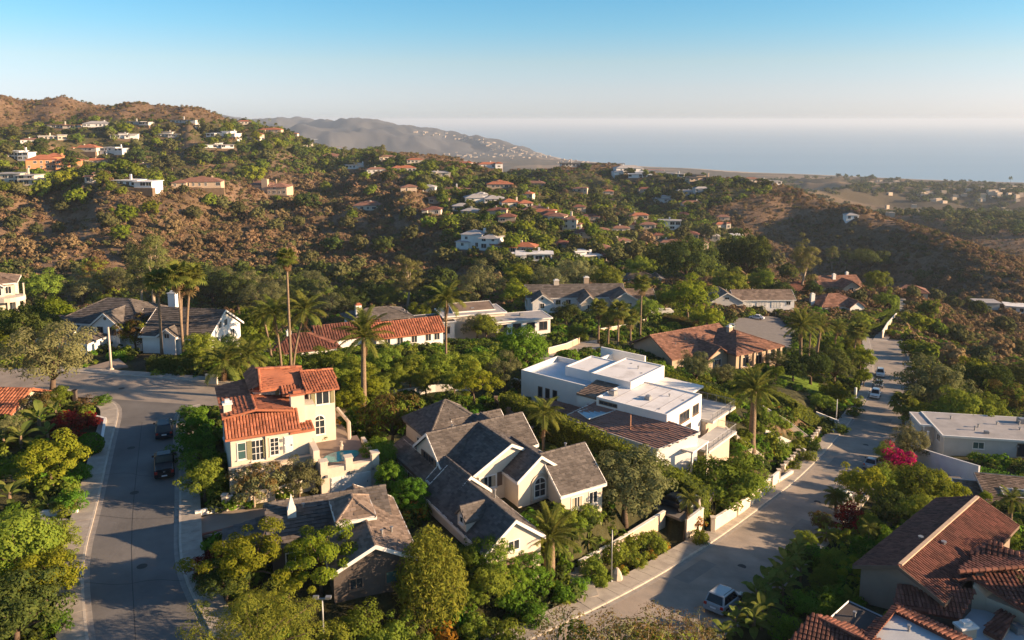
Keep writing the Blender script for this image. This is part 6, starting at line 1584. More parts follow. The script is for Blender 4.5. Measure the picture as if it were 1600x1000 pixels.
def fan(L, seed, leaf=L_PALM, n=13):
    R = random.Random(seed); b = MB(); b.tube([(0, 0, 0), (L * .3, 0, L * .1), (L * .52, 0, L * .1)], [.035, .03, .02], 4, False)
    c = Vector((L * .52, 0, L * .1))
    for i in range(n):
        a = math.radians(-110 + 220 * i / (n - 1)); d = Vector((math.cos(a), math.sin(a), -.12)); q = Vector((-d.y, d.x, 0)) * L * .06; l = L * .55 * R.uniform(.85, 1.05)
        m = c + d * l * .6; e = c + d * l + Vector((0, 0, -.28 * l)); b.add([tuple(c), tuple(m - q), tuple(e), tuple(m + q)], [(0, 1, 2, 3)])
    return b.mesh('frond', leaf)
FR = {'date': [frond(3.4, 30, .08, s, .62, .5, .17) for s in (1, 2, 3)], 'queen': [frond(3.0, 24, .09, s, .85, .6, .24) for s in (4, 5, 6)],
      'fan': [fan(1.7, s) for s in (1, 2, 3)], 'small': [frond(1.3, 14, .06, s, .8, .5, .3) for s in (7, 8)], 'tuft': [frond(1.0, 1, .12, s, .5, .6, .02, L_BIG) for s in (9,)]}
FRD = {'date': frond(3.0, 18, .07, 31, 1.1, .1, .18, L_DEAD), 'queen': frond(2.6, 14, .08, 32, 1.4, .1, .2, L_DEAD), 'fan': fan(1.5, 33, L_DEAD, 9), 'small': frond(1.1, 9, .06, 34, 1.2, .1, .25, L_DEAD)}
b = MB(); _p = [(0, 0), (.28, -.1), (.75, -.13), (1.0, 0), (.75, .13), (.28, .1)]
b.add([(x, y, .5 * x - .62 * x * x + abs(y) * .35) for x, y in _p], [(0, 1, 2, 3), (0, 3, 4, 5)]); SWORD = b.mesh('leaf', L_BIG)
b = MB(); xs = np.linspace(0, 1, 7); ws = [.03, .05, .2, .24, .22, .15, .02]
for i in range(6):
    z = lambda x: 1.0 * x - .62 * x * x
    b.add([(xs[i], -ws[i], z(xs[i]) + ws[i] * .3), (xs[i], 0, z(xs[i])), (xs[i + 1], 0, z(xs[i + 1])), (xs[i + 1], -ws[i + 1], z(xs[i + 1]) + ws[i + 1] * .3)], [(0, 1, 2, 3)])
    b.add([(xs[i], 0, z(xs[i])), (xs[i], ws[i], z(xs[i]) + ws[i] * .3), (xs[i + 1], ws[i + 1], z(xs[i + 1]) + ws[i + 1] * .3), (xs[i + 1], 0, z(xs[i + 1]))], [(0, 1, 2, 3)])
PADDLE = b.mesh('leaf', L_BIG)
PLANTS = PLANTS0     # (object, kind phrase, px, py, size px) to be given labels once all stand
def crownless(px, py, wpx, kind, hfrac=.62):
    """ground position for a plant whose crown centre shows at (px, py) and is wpx wide"""
    W, me, tr, Hh = PROTO[kind][0]
    for dy in range(0, 40, 2):          # on the skyline: slide down to the crest
        t = hit(px, py + dy)[3]
        if py > 330 or t < 1150: break
    for _ in range(9):
        s = wpx * t / FPX / W
        x, y, z, t2 = hit(px, py + dy, min(Hh * hfrac * s, 16))
        t = (t + t2) / 2
    return x, y, z, wpx * t / FPX / W
def plant(kind, px, py, wpx, phrase=None, name=None, cat='tree', sx=1.0, parts=True, group=None, var=None, by=None):
    if by is None: x, y, z, s = crownless(px, py, wpx, kind)
    else: x, y, z, t_ = hit(px, by); s = (by - py) * t_ / FPX / PROTO[kind][0][3]     # py is then the top, by the foot
    v = PROTO[kind]; W, me, tr, Hh = v[(var if var is not None else random.randrange(len(v)))]
    o = link(name or ('shrub' if cat == 'shrub' else 'tree'), None, None, (x, y, z - .1 * s), (0, 0, random.uniform(0, 6.28)), (s, s, s * sx * random.uniform(.94, 1.06)))
    link('trunk', tr, o); link('crown', me, o)
    PLANTS.append((o, phrase or kind, px, py, wpx, cat)); o['category'] = cat
    if group: o['group'] = group
    return o
def palm(kind, cx, cy, bx, by, wpx, phrase, n=None, r=None, dead=4, skirt=0, cat='palm tree'):
    """palm with crown centre (cx, cy), trunk foot (bx, by), crown wpx wide"""
    x, y, z, t = hit(bx, by)
    L0 = {'date': 3.1, 'queen': 2.6, 'fan': 1.65, 'small': 1.15}[kind]
    s = max(.4, wpx * t / FPX / 2 / L0)
    d = y; v = (cy - CY) / FPX; hz = CAMZ - d * (SP + v * CP) / (CP - v * SP) - z
    top = Vector(((cx - 800) / FPX * (d * CP + (CAMZ - z - hz) * SP) - x, 0, max(hz, .8)))
    top.x = max(-2.6, min(2.6, top.x))
    o = thing('palm_tree', None, cat, (x, y, z)); PLANTS.append((o, phrase, cx, cy, wpx, cat))
    h = top.z; r = r or {'date': .3, 'queen': .17, 'fan': .19, 'small': .12}[kind]
    b = MB(); m = 7; path = []; rad = []
    for i in range(m + 1):
        u = i / m; path.append((top.x * u ** 1.6, math.sin(u * 3 + bx) * .12 * u, -.4 + (h + .4) * u)); rad.append(r * (1.35 - .45 * u if i < m else .9) * (1.25 if i == 0 else 1))
    b.tube(path, rad, 8); tr = b.build('trunk', M_PALMB, o, smooth=True)
    b = MB()
    for i in range(2, int(h / .55)):     # leaf scars ringing the trunk
        u = i * .55 / h; k = min(int(u * m), m - 1); p = Vector(path[k]).lerp(Vector(path[k + 1]), u * m - k); b.tube([tuple(p), tuple(p + Vector((0, 0, .09)))], [r * (1.39 - .45 * u), r * (1.33 - .45 * u)], 8, False)
    if b.v: q = b.build('leaf_scars', M_PALMB, tr); q['kind'] = 'stuff'
    n = n or {'date': 38, 'queen': 22, 'fan': 26, 'small': 16}[kind]
    ms = FR[kind]; e = Vector(path[-1])
    for i in range(n):
        a = i * 2.39996; el = math.radians(-72 + (i / n) ** .9 * 112) if kind in ('fan', 'date') else math.radians(-55 + (i / n) * 100)
        f = link('frond', ms[i % len(ms)], o, e + Vector((0, 0, .1 * s)), (0, el, a + random.uniform(-.2, .2)), s * random.uniform(.88, 1.08))
    for i in range(dead):
        link('dead_frond', FRD[kind], o, e - Vector((0, 0, .25 * s + .2 * s * (i % 3))), (0, math.radians(50 + 18 * random.random()), i * 2.2 + random.random()), s * .8)
    return o
def paddles(px, py, wpx, phrase, n=9, mesh=PADDLE, cat='plant', name='banana_plant', upr=.75, hpx=None):
    """clump of big upright leaves, foot at (px, py)"""
    x, y, z, t = hit(px, py); s = wpx * t / FPX / 1.5
    o = thing(name, None, cat, (x, y, z), random.uniform(0, 6)); PLANTS.append((o, phrase, px, py - wpx * .4, wpx, cat))
    b = MB(); b.tube([(0, 0, -.3), (.05, 0, s * upr * .6), (0, .03, s * upr)], [.1 * s, .09 * s, .06 * s], 6); b.build('stem', M_PALMB, o)
    for i in range(n):
        link('leaf', mesh, o, (0, 0, s * upr * (.55 + .45 * i / n)), (random.uniform(-.25, .25), -.55 + 1.1 * (1 - i / n) - (.0), i * 2.39996), s * random.uniform(.75, 1.05))
    return o
def hedge(label, pts, hgt, w, leaf, size=.16, dens=26, name='hedge', z0=0.0):
    """clipped hedge along a ground line given by photo pixels"""
    P = [Vector(hit(px, py)[:3]) for px, py in pts]; o = P[0]
    r = thing(name, label, 'hedge', o)
    R = np.random.default_rng(len(label) * 7 + int(pts[0][0]))
    core = MB(); VV, FF, n0 = [], [], 0
    for p, q in zip(P[:-1], P[1:]):
        d = q - p; L = math.hypot(d.x, d.y); dh = Vector((d.x, d.y, 0)) / L; t = Vector((-dh.y, dh.x, 0))
        c = [p - t * w * .42, q - t * w * .42, q + t * w * .42, p + t * w * .42]
        core.prism([(v.x - o.x, v.y - o.y) for v in c], [v.z - o.z - .4 for v in c], [v.z - o.z + hgt * .9 for v in c])
        for face, area in (('top', L * w), ('s', L * hgt), ('n', L * hgt), ('e', w * hgt), ('f', w * hgt)):
            n = int(area * dens); u = R.random(n); k = R.random(n)
            bump = .13 * np.sin(u * L * 1.7 + hash(face) % 7) + .1 * np.sin(u * L * 4.1) + R.normal(size=n) * .09
            base = np.array(p - o)[None] + np.array(d)[None] * u[:, None]
            tt, up = np.array(t)[None], np.array((0, 0, 1.))[None]
            if face == 'top': Pn = base + tt * ((k - .5) * w)[:, None] + up * (hgt + bump)[:, None]; nn = np.tile((0, 0, 1.), (n, 1))
            elif face in 'sn': sg = -1 if face == 's' else 1; Pn = base + tt * (sg * (w / 2 + bump * .8))[:, None] + up * (k * hgt)[:, None]; nn = np.tile(np.array(t) * sg, (n, 1))
            else:
                e = np.array(p - o if face == 'e' else q - o)[None]; sg = -1 if face == 'e' else 1
                Pn = e + tt * ((u - .5) * w)[:, None] + up * (k * hgt)[:, None] + np.array(dh)[None] * (sg * (.05 + R.normal(size=n) * .07))[:, None]; nn = np.tile(np.array(dh) * sg, (n, 1))
            V, F = cards(Pn, nn + R.normal(size=(n, 3)) * .55, size * (.6 + .8 * R.random(n)), size * .5, R)
            VV.append(V); FF.append(F + n0); n0 += len(V)
    core.build('branches', L_DARK, r)
    link('foliage', np_mesh('foliage', np.concatenate(VV), np.concatenate(FF), leaf), r)
    for p, q in zip(P[:-1], P[1:]):
        d = Vector((q.x - p.x, q.y - p.y)).normalized(); t = Vector((-d.y, d.x)) * w / 2; EXCL.append([(p.x - t.x, p.y - t.y), (q.x - t.x, q.y - t.y), (q.x + t.x, q.y + t.y), (p.x + t.x, p.y + t.y)])
    return r
# ---- the plants one can tell apart, from the foreground to the canyon
hedge('long tall clipped hedge beside the white modern house', [(788,650),(835,672),(905,705),(1000,752)], 3.3, 1.9, L_BROAD)
hedge('lower end of the tall hedge above the carport', [(1000,754),(1060,780),(1102,812)], 3.4, 2.0, L_BROAD)
hedge('clipped hedge between the white modern house and the brown hip-roofed house', [(1030,600),(1090,622),(1145,648)], 2.3, 1.8, L_LIME)
hedge('dark clipped hedge below the sloping lawn', [(1200,625),(1240,645),(1275,668)], 2.2, 1.8, L_BROAD)
hedge('box hedge with a brick base in front of the white gabled house', [(234,578),(270,579),(306,580)], 2.0, 1.8, L_DARK)
hedge('dark hedge below the wall of the grey flat-roofed house', [(1460,728),(1530,748),(1600,765)], 1.5, 1.6, L_FICUS)
hedge('clipped hedge along the narrow lane', [(1352,520),(1380,516),(1398,497)], 2.2, 2.0, L_BROAD)
hedge('upper lane hedge with a squared top', [(1362,505),(1398,492),(1400,472)], 2.0, 2.2, L_BROAD)
hedge('narrow clipped hedge squeezed between the side street and the red-tiled villa', [(322,690),(330,735),(340,785)], 2.0, 1.0, L_FICUS)
hedge('rounded brown-topped hedge by the garden path', [(1040,505),(1065,510),(1090,518)], 2.4, 2.6, L_BRONZE)
hedge('dark green hedge bank beside the street, lower right', [(1235,870),(1290,890),(1340,912)], 1.6, 2.4, L_FICUS)
P = plant
# left foreground
P('broad', 30, 850, 120, 'big sunlit yellow-green tree'); P('lime', 68, 905, 100, 'leafy lime-green tree'); P('dark', 20, 950, 130, 'dark bushy tree'); P('broad', 85, 840, 60, 'small leafy tree'); P('darkshrub', 85, 965, 50, 'dark shrub', cat='shrub')
P('lime', 78, 715, 92, 'spreading lime-green tree'); P('clip', 140, 690, 40, 'round clipped dark green bush', cat='shrub'); P('bougred', 108, 658, 56, 'red bougainvillea', cat='shrub'); P('bougred', 138, 655, 34, 'small red bougainvillea', cat='shrub')
P('olive', 76, 553, 128, 'big grey-olive tree'); P('bare', 133, 628, 34, 'bare-branched frangipani'); P('darkshrub', 158, 622, 26, 'low dark shrub', cat='shrub'); P('darkshrub', 112, 775, 45, 'dark ground shrub', cat='shrub'); P('darkshrub', 128, 735, 34, 'dark low shrub', cat='shrub')
P('olive', 12, 668, 44, 'pale olive bush'); P('lime', 8, 735, 40, 'lime bush at the edge'); P('loquat', 60, 625, 44, 'slim tree with upright leaves'); P('broad', 92, 620, 36, 'small tree by the brick pier')
for x, y, w in ((16,790,44),(34,700,42),(62,672,44),(75,690,34),(22,760,34),(88,655,30),(48,668,30),(6,700,34),(100,635,24)): paddles(x, y, w, 'clump of big paddle leaves', name='banana_plant')
for x, y, w in ((76,800,34),(50,802,30),(70,745,26),(96,700,24),(118,642,20)): paddles(x, y, w, 'spiky rosette plant', 15, SWORD, name='dragon_plant', upr=.6)
P('shrub', 100, 790, 30, 'low green shrub', cat='shrub'); P('shrub', 104, 865, 28, 'sunlit kerbside shrub', cat='shrub'); P('shrub', 100, 840, 22, 'small kerbside shrub', cat='shrub'); palm('small', 112, 905, 100, 925, 34, 'small arching palm', dead=1)
# far left, around the white gabled house
P('lime', 85, 492, 62, 'sunlit lime-green tree'); P('dark', 50, 510, 80, 'dark spreading tree'); P('lime', 18, 533, 46, 'bright shrub-like tree'); P('broad', 15, 515, 50, 'leafy tree by the balcony house'); P('olive', 128, 445, 54, 'olive tree'); P('broad', 68, 448, 56, 'mid-green tree'); P('olive', 48, 462, 44, 'pale olive tree'); P('olive', 185, 435, 50, 'olive-brown tree'); P('bronze', 145, 420, 40, 'bronze bush-like tree')
P('euc', 243, 366, 62, 'tall airy eucalyptus', by=492); P('euc', 222, 388, 40, 'slender eucalyptus', by=490)
P('bronze', 210, 518, 58, 'broad-leaved bronze tree'); P('bronze', 262, 518, 46, 'small bronze-leaved tree'); P('broad', 305, 556, 30, 'bright small tree')
palm('fan', 247, 440, 253, 556, 46, 'tall fan palm', skirt=1); palm('fan', 277, 432, 287, 558, 50, 'tall fan palm'); palm('fan', 298, 436, 292, 555, 54, 'tall fan palm'); palm('fan', 284, 448, 284, 552, 34, 'slimmer fan palm')
for x, y, w, k in ((372,455,72,'dark'),(412,470,70,'olive'),(332,445,64,'dark'),(345,432,44,'olive'),(385,440,50,'olive'),(430,450,56,'olive'),(470,455,60,'dark'),(510,475,52,'olive'),(540,470,50,'dark'),(575,462,50,'dark'),(490,440,46,'olive')): P(k, x, y, w, {'dark': 'dark rounded canyon tree', 'olive': 'olive-coloured canyon tree'}[k])
P('broad', 338, 508, 50, 'leafy tree', by=550); P('lime', 374, 512, 50, 'bright leafy tree', by=550); P('broad', 312, 540, 50, 'leafy bush tree'); P('broad', 400, 505, 60, 'round leafy tree'); P('dark', 355, 545, 50, 'added dark shade tree'); P('broad', 395, 540, 46, 'leafy garden tree')
palm('queen', 350, 568, 348, 598, 84, 'low arching palm', r=.25); palm('queen', 388, 560, 388, 592, 70, 'low arching palm', r=.25)
palm('queen', 428, 490, 440, 578, 66, 'feathery queen palm', n=22); palm('queen', 476, 488, 458, 580, 70, 'feathery queen palm', n=22); palm('queen', 410, 492, 425, 565, 50, 'smaller feathery palm', n=20)
palm('fan', 448, 405, 455, 584, 36, 'very tall slender fan palm', dead=8)
palm('date', 568, 527, 569, 645, 92, 'stout date palm', n=34); palm('queen', 697, 470, 697, 572, 72, 'queen palm', n=20)
P('euc', 638, 395, 70, 'sunlit open eucalyptus', by=490); P('olive', 750, 442, 76, 'broad grey-olive tree'); P('lime', 812, 432, 56, 'bright lime tree'); P('lime', 805, 460, 50, 'bright rounded tree'); P('olive', 745, 508, 46, 'small olive tree'); P('lime', 655, 487, 36, 'lime tree'); P('dark', 690, 455, 50, 'dark tree'); P('broad', 605, 465, 40, 'leafy tree'); P('dark', 720, 470, 40, 'dark bush tree')
for x, y, w in ((512,566,60),(556,580,54),(600,572,58),(640,576,56),(682,574,58),(722,576,56),(756,572,46),(530,590,40),(620,592,44),(665,595,44),(710,596,44)): P('broad', x, y, w, 'dark leafy screen tree', group='screen of trees behind the villas', var=x % 3)
P('ficus', 815, 545, 80, 'dense bright green round tree'); P('clip', 885, 557, 42, 'ball-clipped tree', name='tree'); P('pepper', 742, 602, 68, 'flat-topped tree with forked pale limbs'); P('olive', 790, 578, 62, 'grey olive tree')
P('lime', 562, 600, 60, 'bright yellow-green bushy tree'); P('lime', 545, 628, 52, 'bright bush'); P('broad', 590, 605, 46, 'leafy tree beside the date palm'); P('ficus', 555, 655, 46, 'dark green bush')
P('bronze', 612, 662, 86, 'round light-crowned tree', sx=1.15); P('ficus', 590, 712, 60, 'dark bush'); P('ficus', 640, 770, 60, 'dark sprawling bush'); P('ficus', 610, 745, 50, 'dark bush'); P('flower', 655, 795, 40, 'yellow-flowering shrub', cat='shrub'); P('flower', 618, 780, 30, 'yellow-flowering shrub', cat='shrub')
P('loquat', 395, 752, 78, 'loquat tree with upright bronze leaves', var=0); P('olive', 467, 743, 66, 'small grey olive tree'); P('shrub', 351, 718, 30, 'golden-green bush', cat='shrub')
P('darkshrub', 302, 660, 54, 'dark dense shrub', cat='shrub'); P('darkshrub', 300, 690, 56, 'dark dense shrub', cat='shrub'); P('broad', 318, 748, 62, 'small leafy tree', var=1); P('darkshrub', 306, 722, 50, 'dark low shrub', cat='shrub'); P('darkshrub', 308, 645, 34, 'dark dense shrub', cat='shrub'); P('darkshrub', 292, 640, 30, 'dark shrub', cat='shrub')
P('pepper', 385, 872, 118, 'open lime-green tree with clustered leaves', var=0); P('pepper', 500, 872, 110, 'open lime-green tree with clustered leaves', var=1); P('pepper', 450, 915, 60, 'smaller open lime-green tree'); P('dark', 352, 905, 80, 'added dark shade tree'); P('darkred', 325, 882, 54, 'dark red-leaved bush', cat='shrub')  # the dark tree is added to keep sun patches off the side street
P('willow', 395, 968, 165, 'large pale feathery tree'); P('cyp', 672, 880, 132, 'big golden-green bushy conifer', var=0); P('broad', 768, 905, 66, 'small dark leafy tree'); P('broad', 735, 930, 40, 'leafy bush')
palm('date', 860, 842, 858, 900, 100, 'broad date palm', n=38, r=.42)
for x, y, w in ((560,965,60),(620,975,60),(520,985,56),(690,985,60),(740,975,52),(590,995,50),(790,985,54),(650,1005,60)): P('shrub' if x % 3 else 'flower', x, y, w, 'low mixed shrub', cat='shrub')
for x, y, w in ((800,930,60),(840,905,50),(880,925,40),(830,950,50),(905,910,36),(790,905,46)): P('darkshrub', x, y, w, 'dark green shrub', cat='shrub')
P('oak', 978, 752, 128, 'large dense oak', var=0); P('broad', 1135, 728, 122, 'wide spreading tree', sx=.72, var=2)
palm('small', 1077, 782, 1070, 838, 42, 'slim cabbage palm', dead=6); palm('date', 1179, 612, 1174, 702, 82, 'stately date palm', n=38, r=.42); palm('queen', 850, 648, 849, 706, 66, 'queen palm', n=20)
for x, y, w in ((960,860,44),(985,845,40),(1010,835,36),(925,885,44),(990,870,34),(1030,850,30),(940,905,30)): P('shrub', x, y, w, 'flower-bed shrub', cat='shrub')
for x, y, w in ((1000,880,20),(1020,868,20),(975,892,22),(1040,852,18),(1090,812,22),(1108,802,20)): P('flower', x, y, w, 'low flowering plant', cat='shrub')
for x, y, w in ((1095,836,30),(1220,700,34),(1245,690,30),(1265,710,24),(1240,722,24),(1270,692,26),(1195,650,30),(1160,690,28),(1215,655,24)): P('shrub', x, y, w, 'terrace shrub', cat='shrub')
paddles(900, 835, 30, 'spiky agave', 17, SWORD, name='agave', upr=.3); paddles(1205, 690, 26, 'spiky agave', 17, SWORD, name='agave', upr=.3); paddles(920, 850, 30, 'spiky agave', 17, SWORD, name='agave', upr=.3)
P('lime', 1305, 615, 40, 'lime-green street tree'); P('broad', 1285, 630, 36, 'small spreading tree'); P('shrub', 1335, 640, 26, 'roadside shrub', cat='shrub'); P('shrub', 1340, 625, 22, 'roadside shrub', cat='shrub'); P('shrub', 1315, 668, 22, 'roadside shrub', cat='shrub'); P('lime', 1212, 582, 24, 'small lime bush')
# around the brown hip-roofed house and beyond
P('olive', 1088, 572, 56, 'grey olive tree'); P('olive', 1130, 583, 40, 'small grey olive tree'); P('lime', 1075, 462, 72, 'bright green tree'); P('lime', 1105, 498, 46, 'yellow-green shrub tree'); P('olive', 1215, 560, 36, 'silvery olive tree'); P('dark', 1165, 600, 36, 'dark bush tree'); P('broad', 1150, 590, 30, 'leafy bush')
P('dark', 1072, 412, 76, 'dark round-headed pine', sx=1.1); P('dark', 1166, 408, 78, 'dark round-headed pine', sx=1.15); P('broad', 1140, 440, 50, 'green tree'); P('euc', 1254, 374, 58, 'pale sunlit eucalyptus', by=458); P('euc', 1300, 382, 26, 'slim eucalyptus', by=425); P('euc', 1320, 386, 20, 'slim eucalyptus', by=424); P('pine', 1356, 388, 70, 'umbrella pine', var=0, by=442)
palm('fan', 936, 483, 935, 538, 34, 'fan palm'); palm('fan', 967, 487, 965, 550, 40, 'fan palm'); palm('fan', 1003, 445, 1000, 532, 34, 'tall fan palm'); palm('fan', 985, 498, 985, 548, 34, 'short fan palm'); palm('fan', 952, 500, 950, 540, 28, 'short fan palm')
palm('date', 1252, 510, 1250, 587, 60, 'date palm', n=40); palm('date', 1283, 510, 1274, 575, 44, 'date palm', n=32); palm('queen', 1308, 512, 1302, 568, 36, 'queen palm'); palm('queen', 1325, 518, 1318, 562, 36, 'queen palm'); palm('fan', 1340, 520, 1330, 578, 36, 'leaning fan palm'); palm('queen', 1268, 506, 1262, 582, 40, 'queen palm')
for x, y, w, k, p in ((1268,570,60,'dark','dark garden tree'),(1304,572,60,'dark','dark garden tree'),(1345,558,46,'lime','bright garden tree'),(1240,575,40,'dark','dark bush tree'),(1330,545,36,'broad','leafy tree'),(1298,545,36,'broad','leafy tree'),(1350,590,30,'lime','sunlit roadside bush')): P(k, x, y, w, p)
for x, y, w, k, p in ((885,490,40,'dark','dark tree'),(760,510,40,'broad','leafy tree'),(900,520,30,'broad','leafy bush'),(1010,485,40,'broad','leafy tree'),(1040,470,40,'broad','leafy tree'),(950,440,50,'broad','leafy tree'),(985,460,40,'dark','dark tree'),(900,430,60,'olive','olive tree'),(860,440,56,'olive','olive tree'),(840,440,36,'dark','dark tree'),(1215,455,44,'dark','dark tree'),(1190,440,46,'broad','leafy tree'),(1270,450,30,'dark','dark tree'),(1370,440,36,'broad','leafy tree'),(1385,470,30,'broad','leafy bush'),(1345,500,30,'broad','leafy bush'),(1030,405,44,'dark','dark valley tree'),(1000,415,40,'broad','green valley tree')): P(k, x, y, w, p)
# right of the street
P('oak', 1458, 610, 100, 'big olive-brown oak', var=0); P('dark', 1540, 592, 76, 'dark round tree'); P('broad', 1500, 640, 70, 'leafy tree'); P('bronze', 1575, 625, 70, 'brown-tinged tree'); P('dark', 1592, 588, 50, 'dark tree at the edge'); P('broad', 1540, 640, 60, 'leafy tree'); P('broad', 1435, 645, 50, 'leafy tree')
palm('fan', 1412, 632, 1411, 670, 44, 'squat fan palm'); P('lime', 1440, 625, 40, 'lime tree')
P('olive', 1422, 690, 64, 'sunlit grey-green tree'); P('bougmag', 1406, 714, 56, 'magenta bougainvillea', cat='shrub'); P('bronze', 1392, 740, 42, 'bronze-red tree'); P('broad', 1385, 710, 36, 'leafy bush')
P('lime', 1342, 758, 66, 'bright leafy tree'); P('broad', 1378, 748, 46, 'leafy tree'); P('broad', 1435, 762, 74, 'broad leafy tree'); P('lime', 1478, 770, 56, 'lime-green tree'); P('dark', 1400, 795, 66, 'added dark shade tree'); P('broad', 1440, 795, 56, 'dark-shaded tree')
palm('small', 1307, 778, 1306, 806, 38, 'small round-headed palm', n=34, dead=8); P('bougred', 1334, 806, 58, 'red bougainvillea', cat='shrub'); P('shrub', 1310, 830, 34, 'shrub', cat='shrub'); P('bronze', 1285, 815, 38, 'bronze bush'); P('shrub', 1260, 838, 36, 'shrub', cat='shrub'); P('darkshrub', 1360, 850, 50, 'dark shrub', cat='shrub'); P('darkshrub', 1390, 840, 40, 'dark shrub', cat='shrub'); P('broad', 1360, 820, 40, 'leafy tree')
paddles(1290, 850, 34, 'spiky yucca', 18, SWORD, name='yucca', upr=.9); palm('small', 1360, 828, 1356, 860, 34, 'small dark palm')
for x, y, w in ((1242,880,36),(1228,895,38),(1214,912,40),(1198,928,42),(1182,944,44),(1165,962,46),(1148,980,48),(1130,1000,50),(1250,900,34),(1222,930,38),(1200,955,40),(1178,985,44),(1100,1005,44),(1245,865,30),(1232,915,34),(1190,972,40)): paddles(x, y + 12, w * (1.0 if x > 1170 else .72), 'big-leaved bird-of-paradise', 13, name='banana_plant', upr=1.25)
P('broad', 1290, 905, 46, 'leafy shrub tree'); P('pepper', 1345, 896, 54, 'sunlit open tree'); P('darkshrub', 1300, 950, 60, 'dark shrub', cat='shrub'); P('darkshrub', 1260, 940, 50, 'dark shrub', cat='shrub'); P('broad', 1305, 880, 46, 'leafy shrub tree'); P('darkshrub', 1225, 975, 50, 'dark shrub', cat='shrub')
palm('queen', 1580, 782, 1578, 832, 46, 'queen palm', n=24); P('flower', 1504, 856, 30, 'orange-flowering bush', cat='shrub'); P('shrub', 1575, 842, 36, 'green shrub', cat='shrub'); P('darkshrub', 1500, 905, 30, 'dark shrub', cat='shrub'); P('lime', 1540, 775, 20, 'thin lime tree'); P('shrub', 1590, 850, 30, 'green shrub', cat='shrub')
P('twig', 965, 942, 92, 'tangled bare-branched shrub', cat='shrub', by=1085); P('twig', 1045, 950, 70, 'bare-branched shrub', cat='shrub', by=1062); P('twig', 885, 950, 56, 'thin twiggy shrub', cat='shrub', by=1110); P('twig', 1005, 958, 80, 'twiggy shrub', cat='shrub', by=1090); P('shrub', 1015, 975, 60, 'yellow-green shrub', cat='shrub', by=1070); P('twig', 1090, 960, 60, 'twiggy shrub', cat='shrub', by=1050); P('shrub', 930, 978, 50, 'yellow-green shrub', cat='shrub', by=1095)
for x, y, w in ((885,805,34),(915,795,34),(905,812,30),(862,815,26),(930,805,30),(870,800,24)): P('shrub', x, y, w, 'shrub against the house wall', cat='shrub')
for x, y, w, k in ((765,865,70,'broad'),(820,880,60,'ficus'),(735,870,44,'broad'),(800,905,50,'ficus')): P(k, x, y, w, 'leafy screen bush')
for x, y, w, k in ((1690,880,130,'oak'),(1720,960,140,'oak')): P(k, x, y, w, 'unseen shade oak just beyond the right edge')  # oaks outside the view, put in to shade the tile roofs
for x, y, w in ((1150,700,30),(1165,675,26),(1185,665,24),(1205,680,26),(1225,660,22),(1180,720,26),(1155,725,24)): P('shrub' if x % 2 else 'darkshrub', x, y, w, 'garden shrub on the slope', cat='shrub')
for x, y, w in ((1352,900,40),(1375,905,40),(1395,915,34),(1340,880,40),(1330,905,40)): P('darkshrub', x, y, w, 'dark shrub against the long roof', cat='shrub')
# villa terrace flowers
for x, y, w in ((585,690,22),(592,702,20),(520,690,22),(508,694,20),(560,680,20),(505,712,18),(575,680,18)):
    o = plant('flower', x, y, w, 'flowering planter bush', cat='shrub'); o.location.z = CAMZ - 34.1
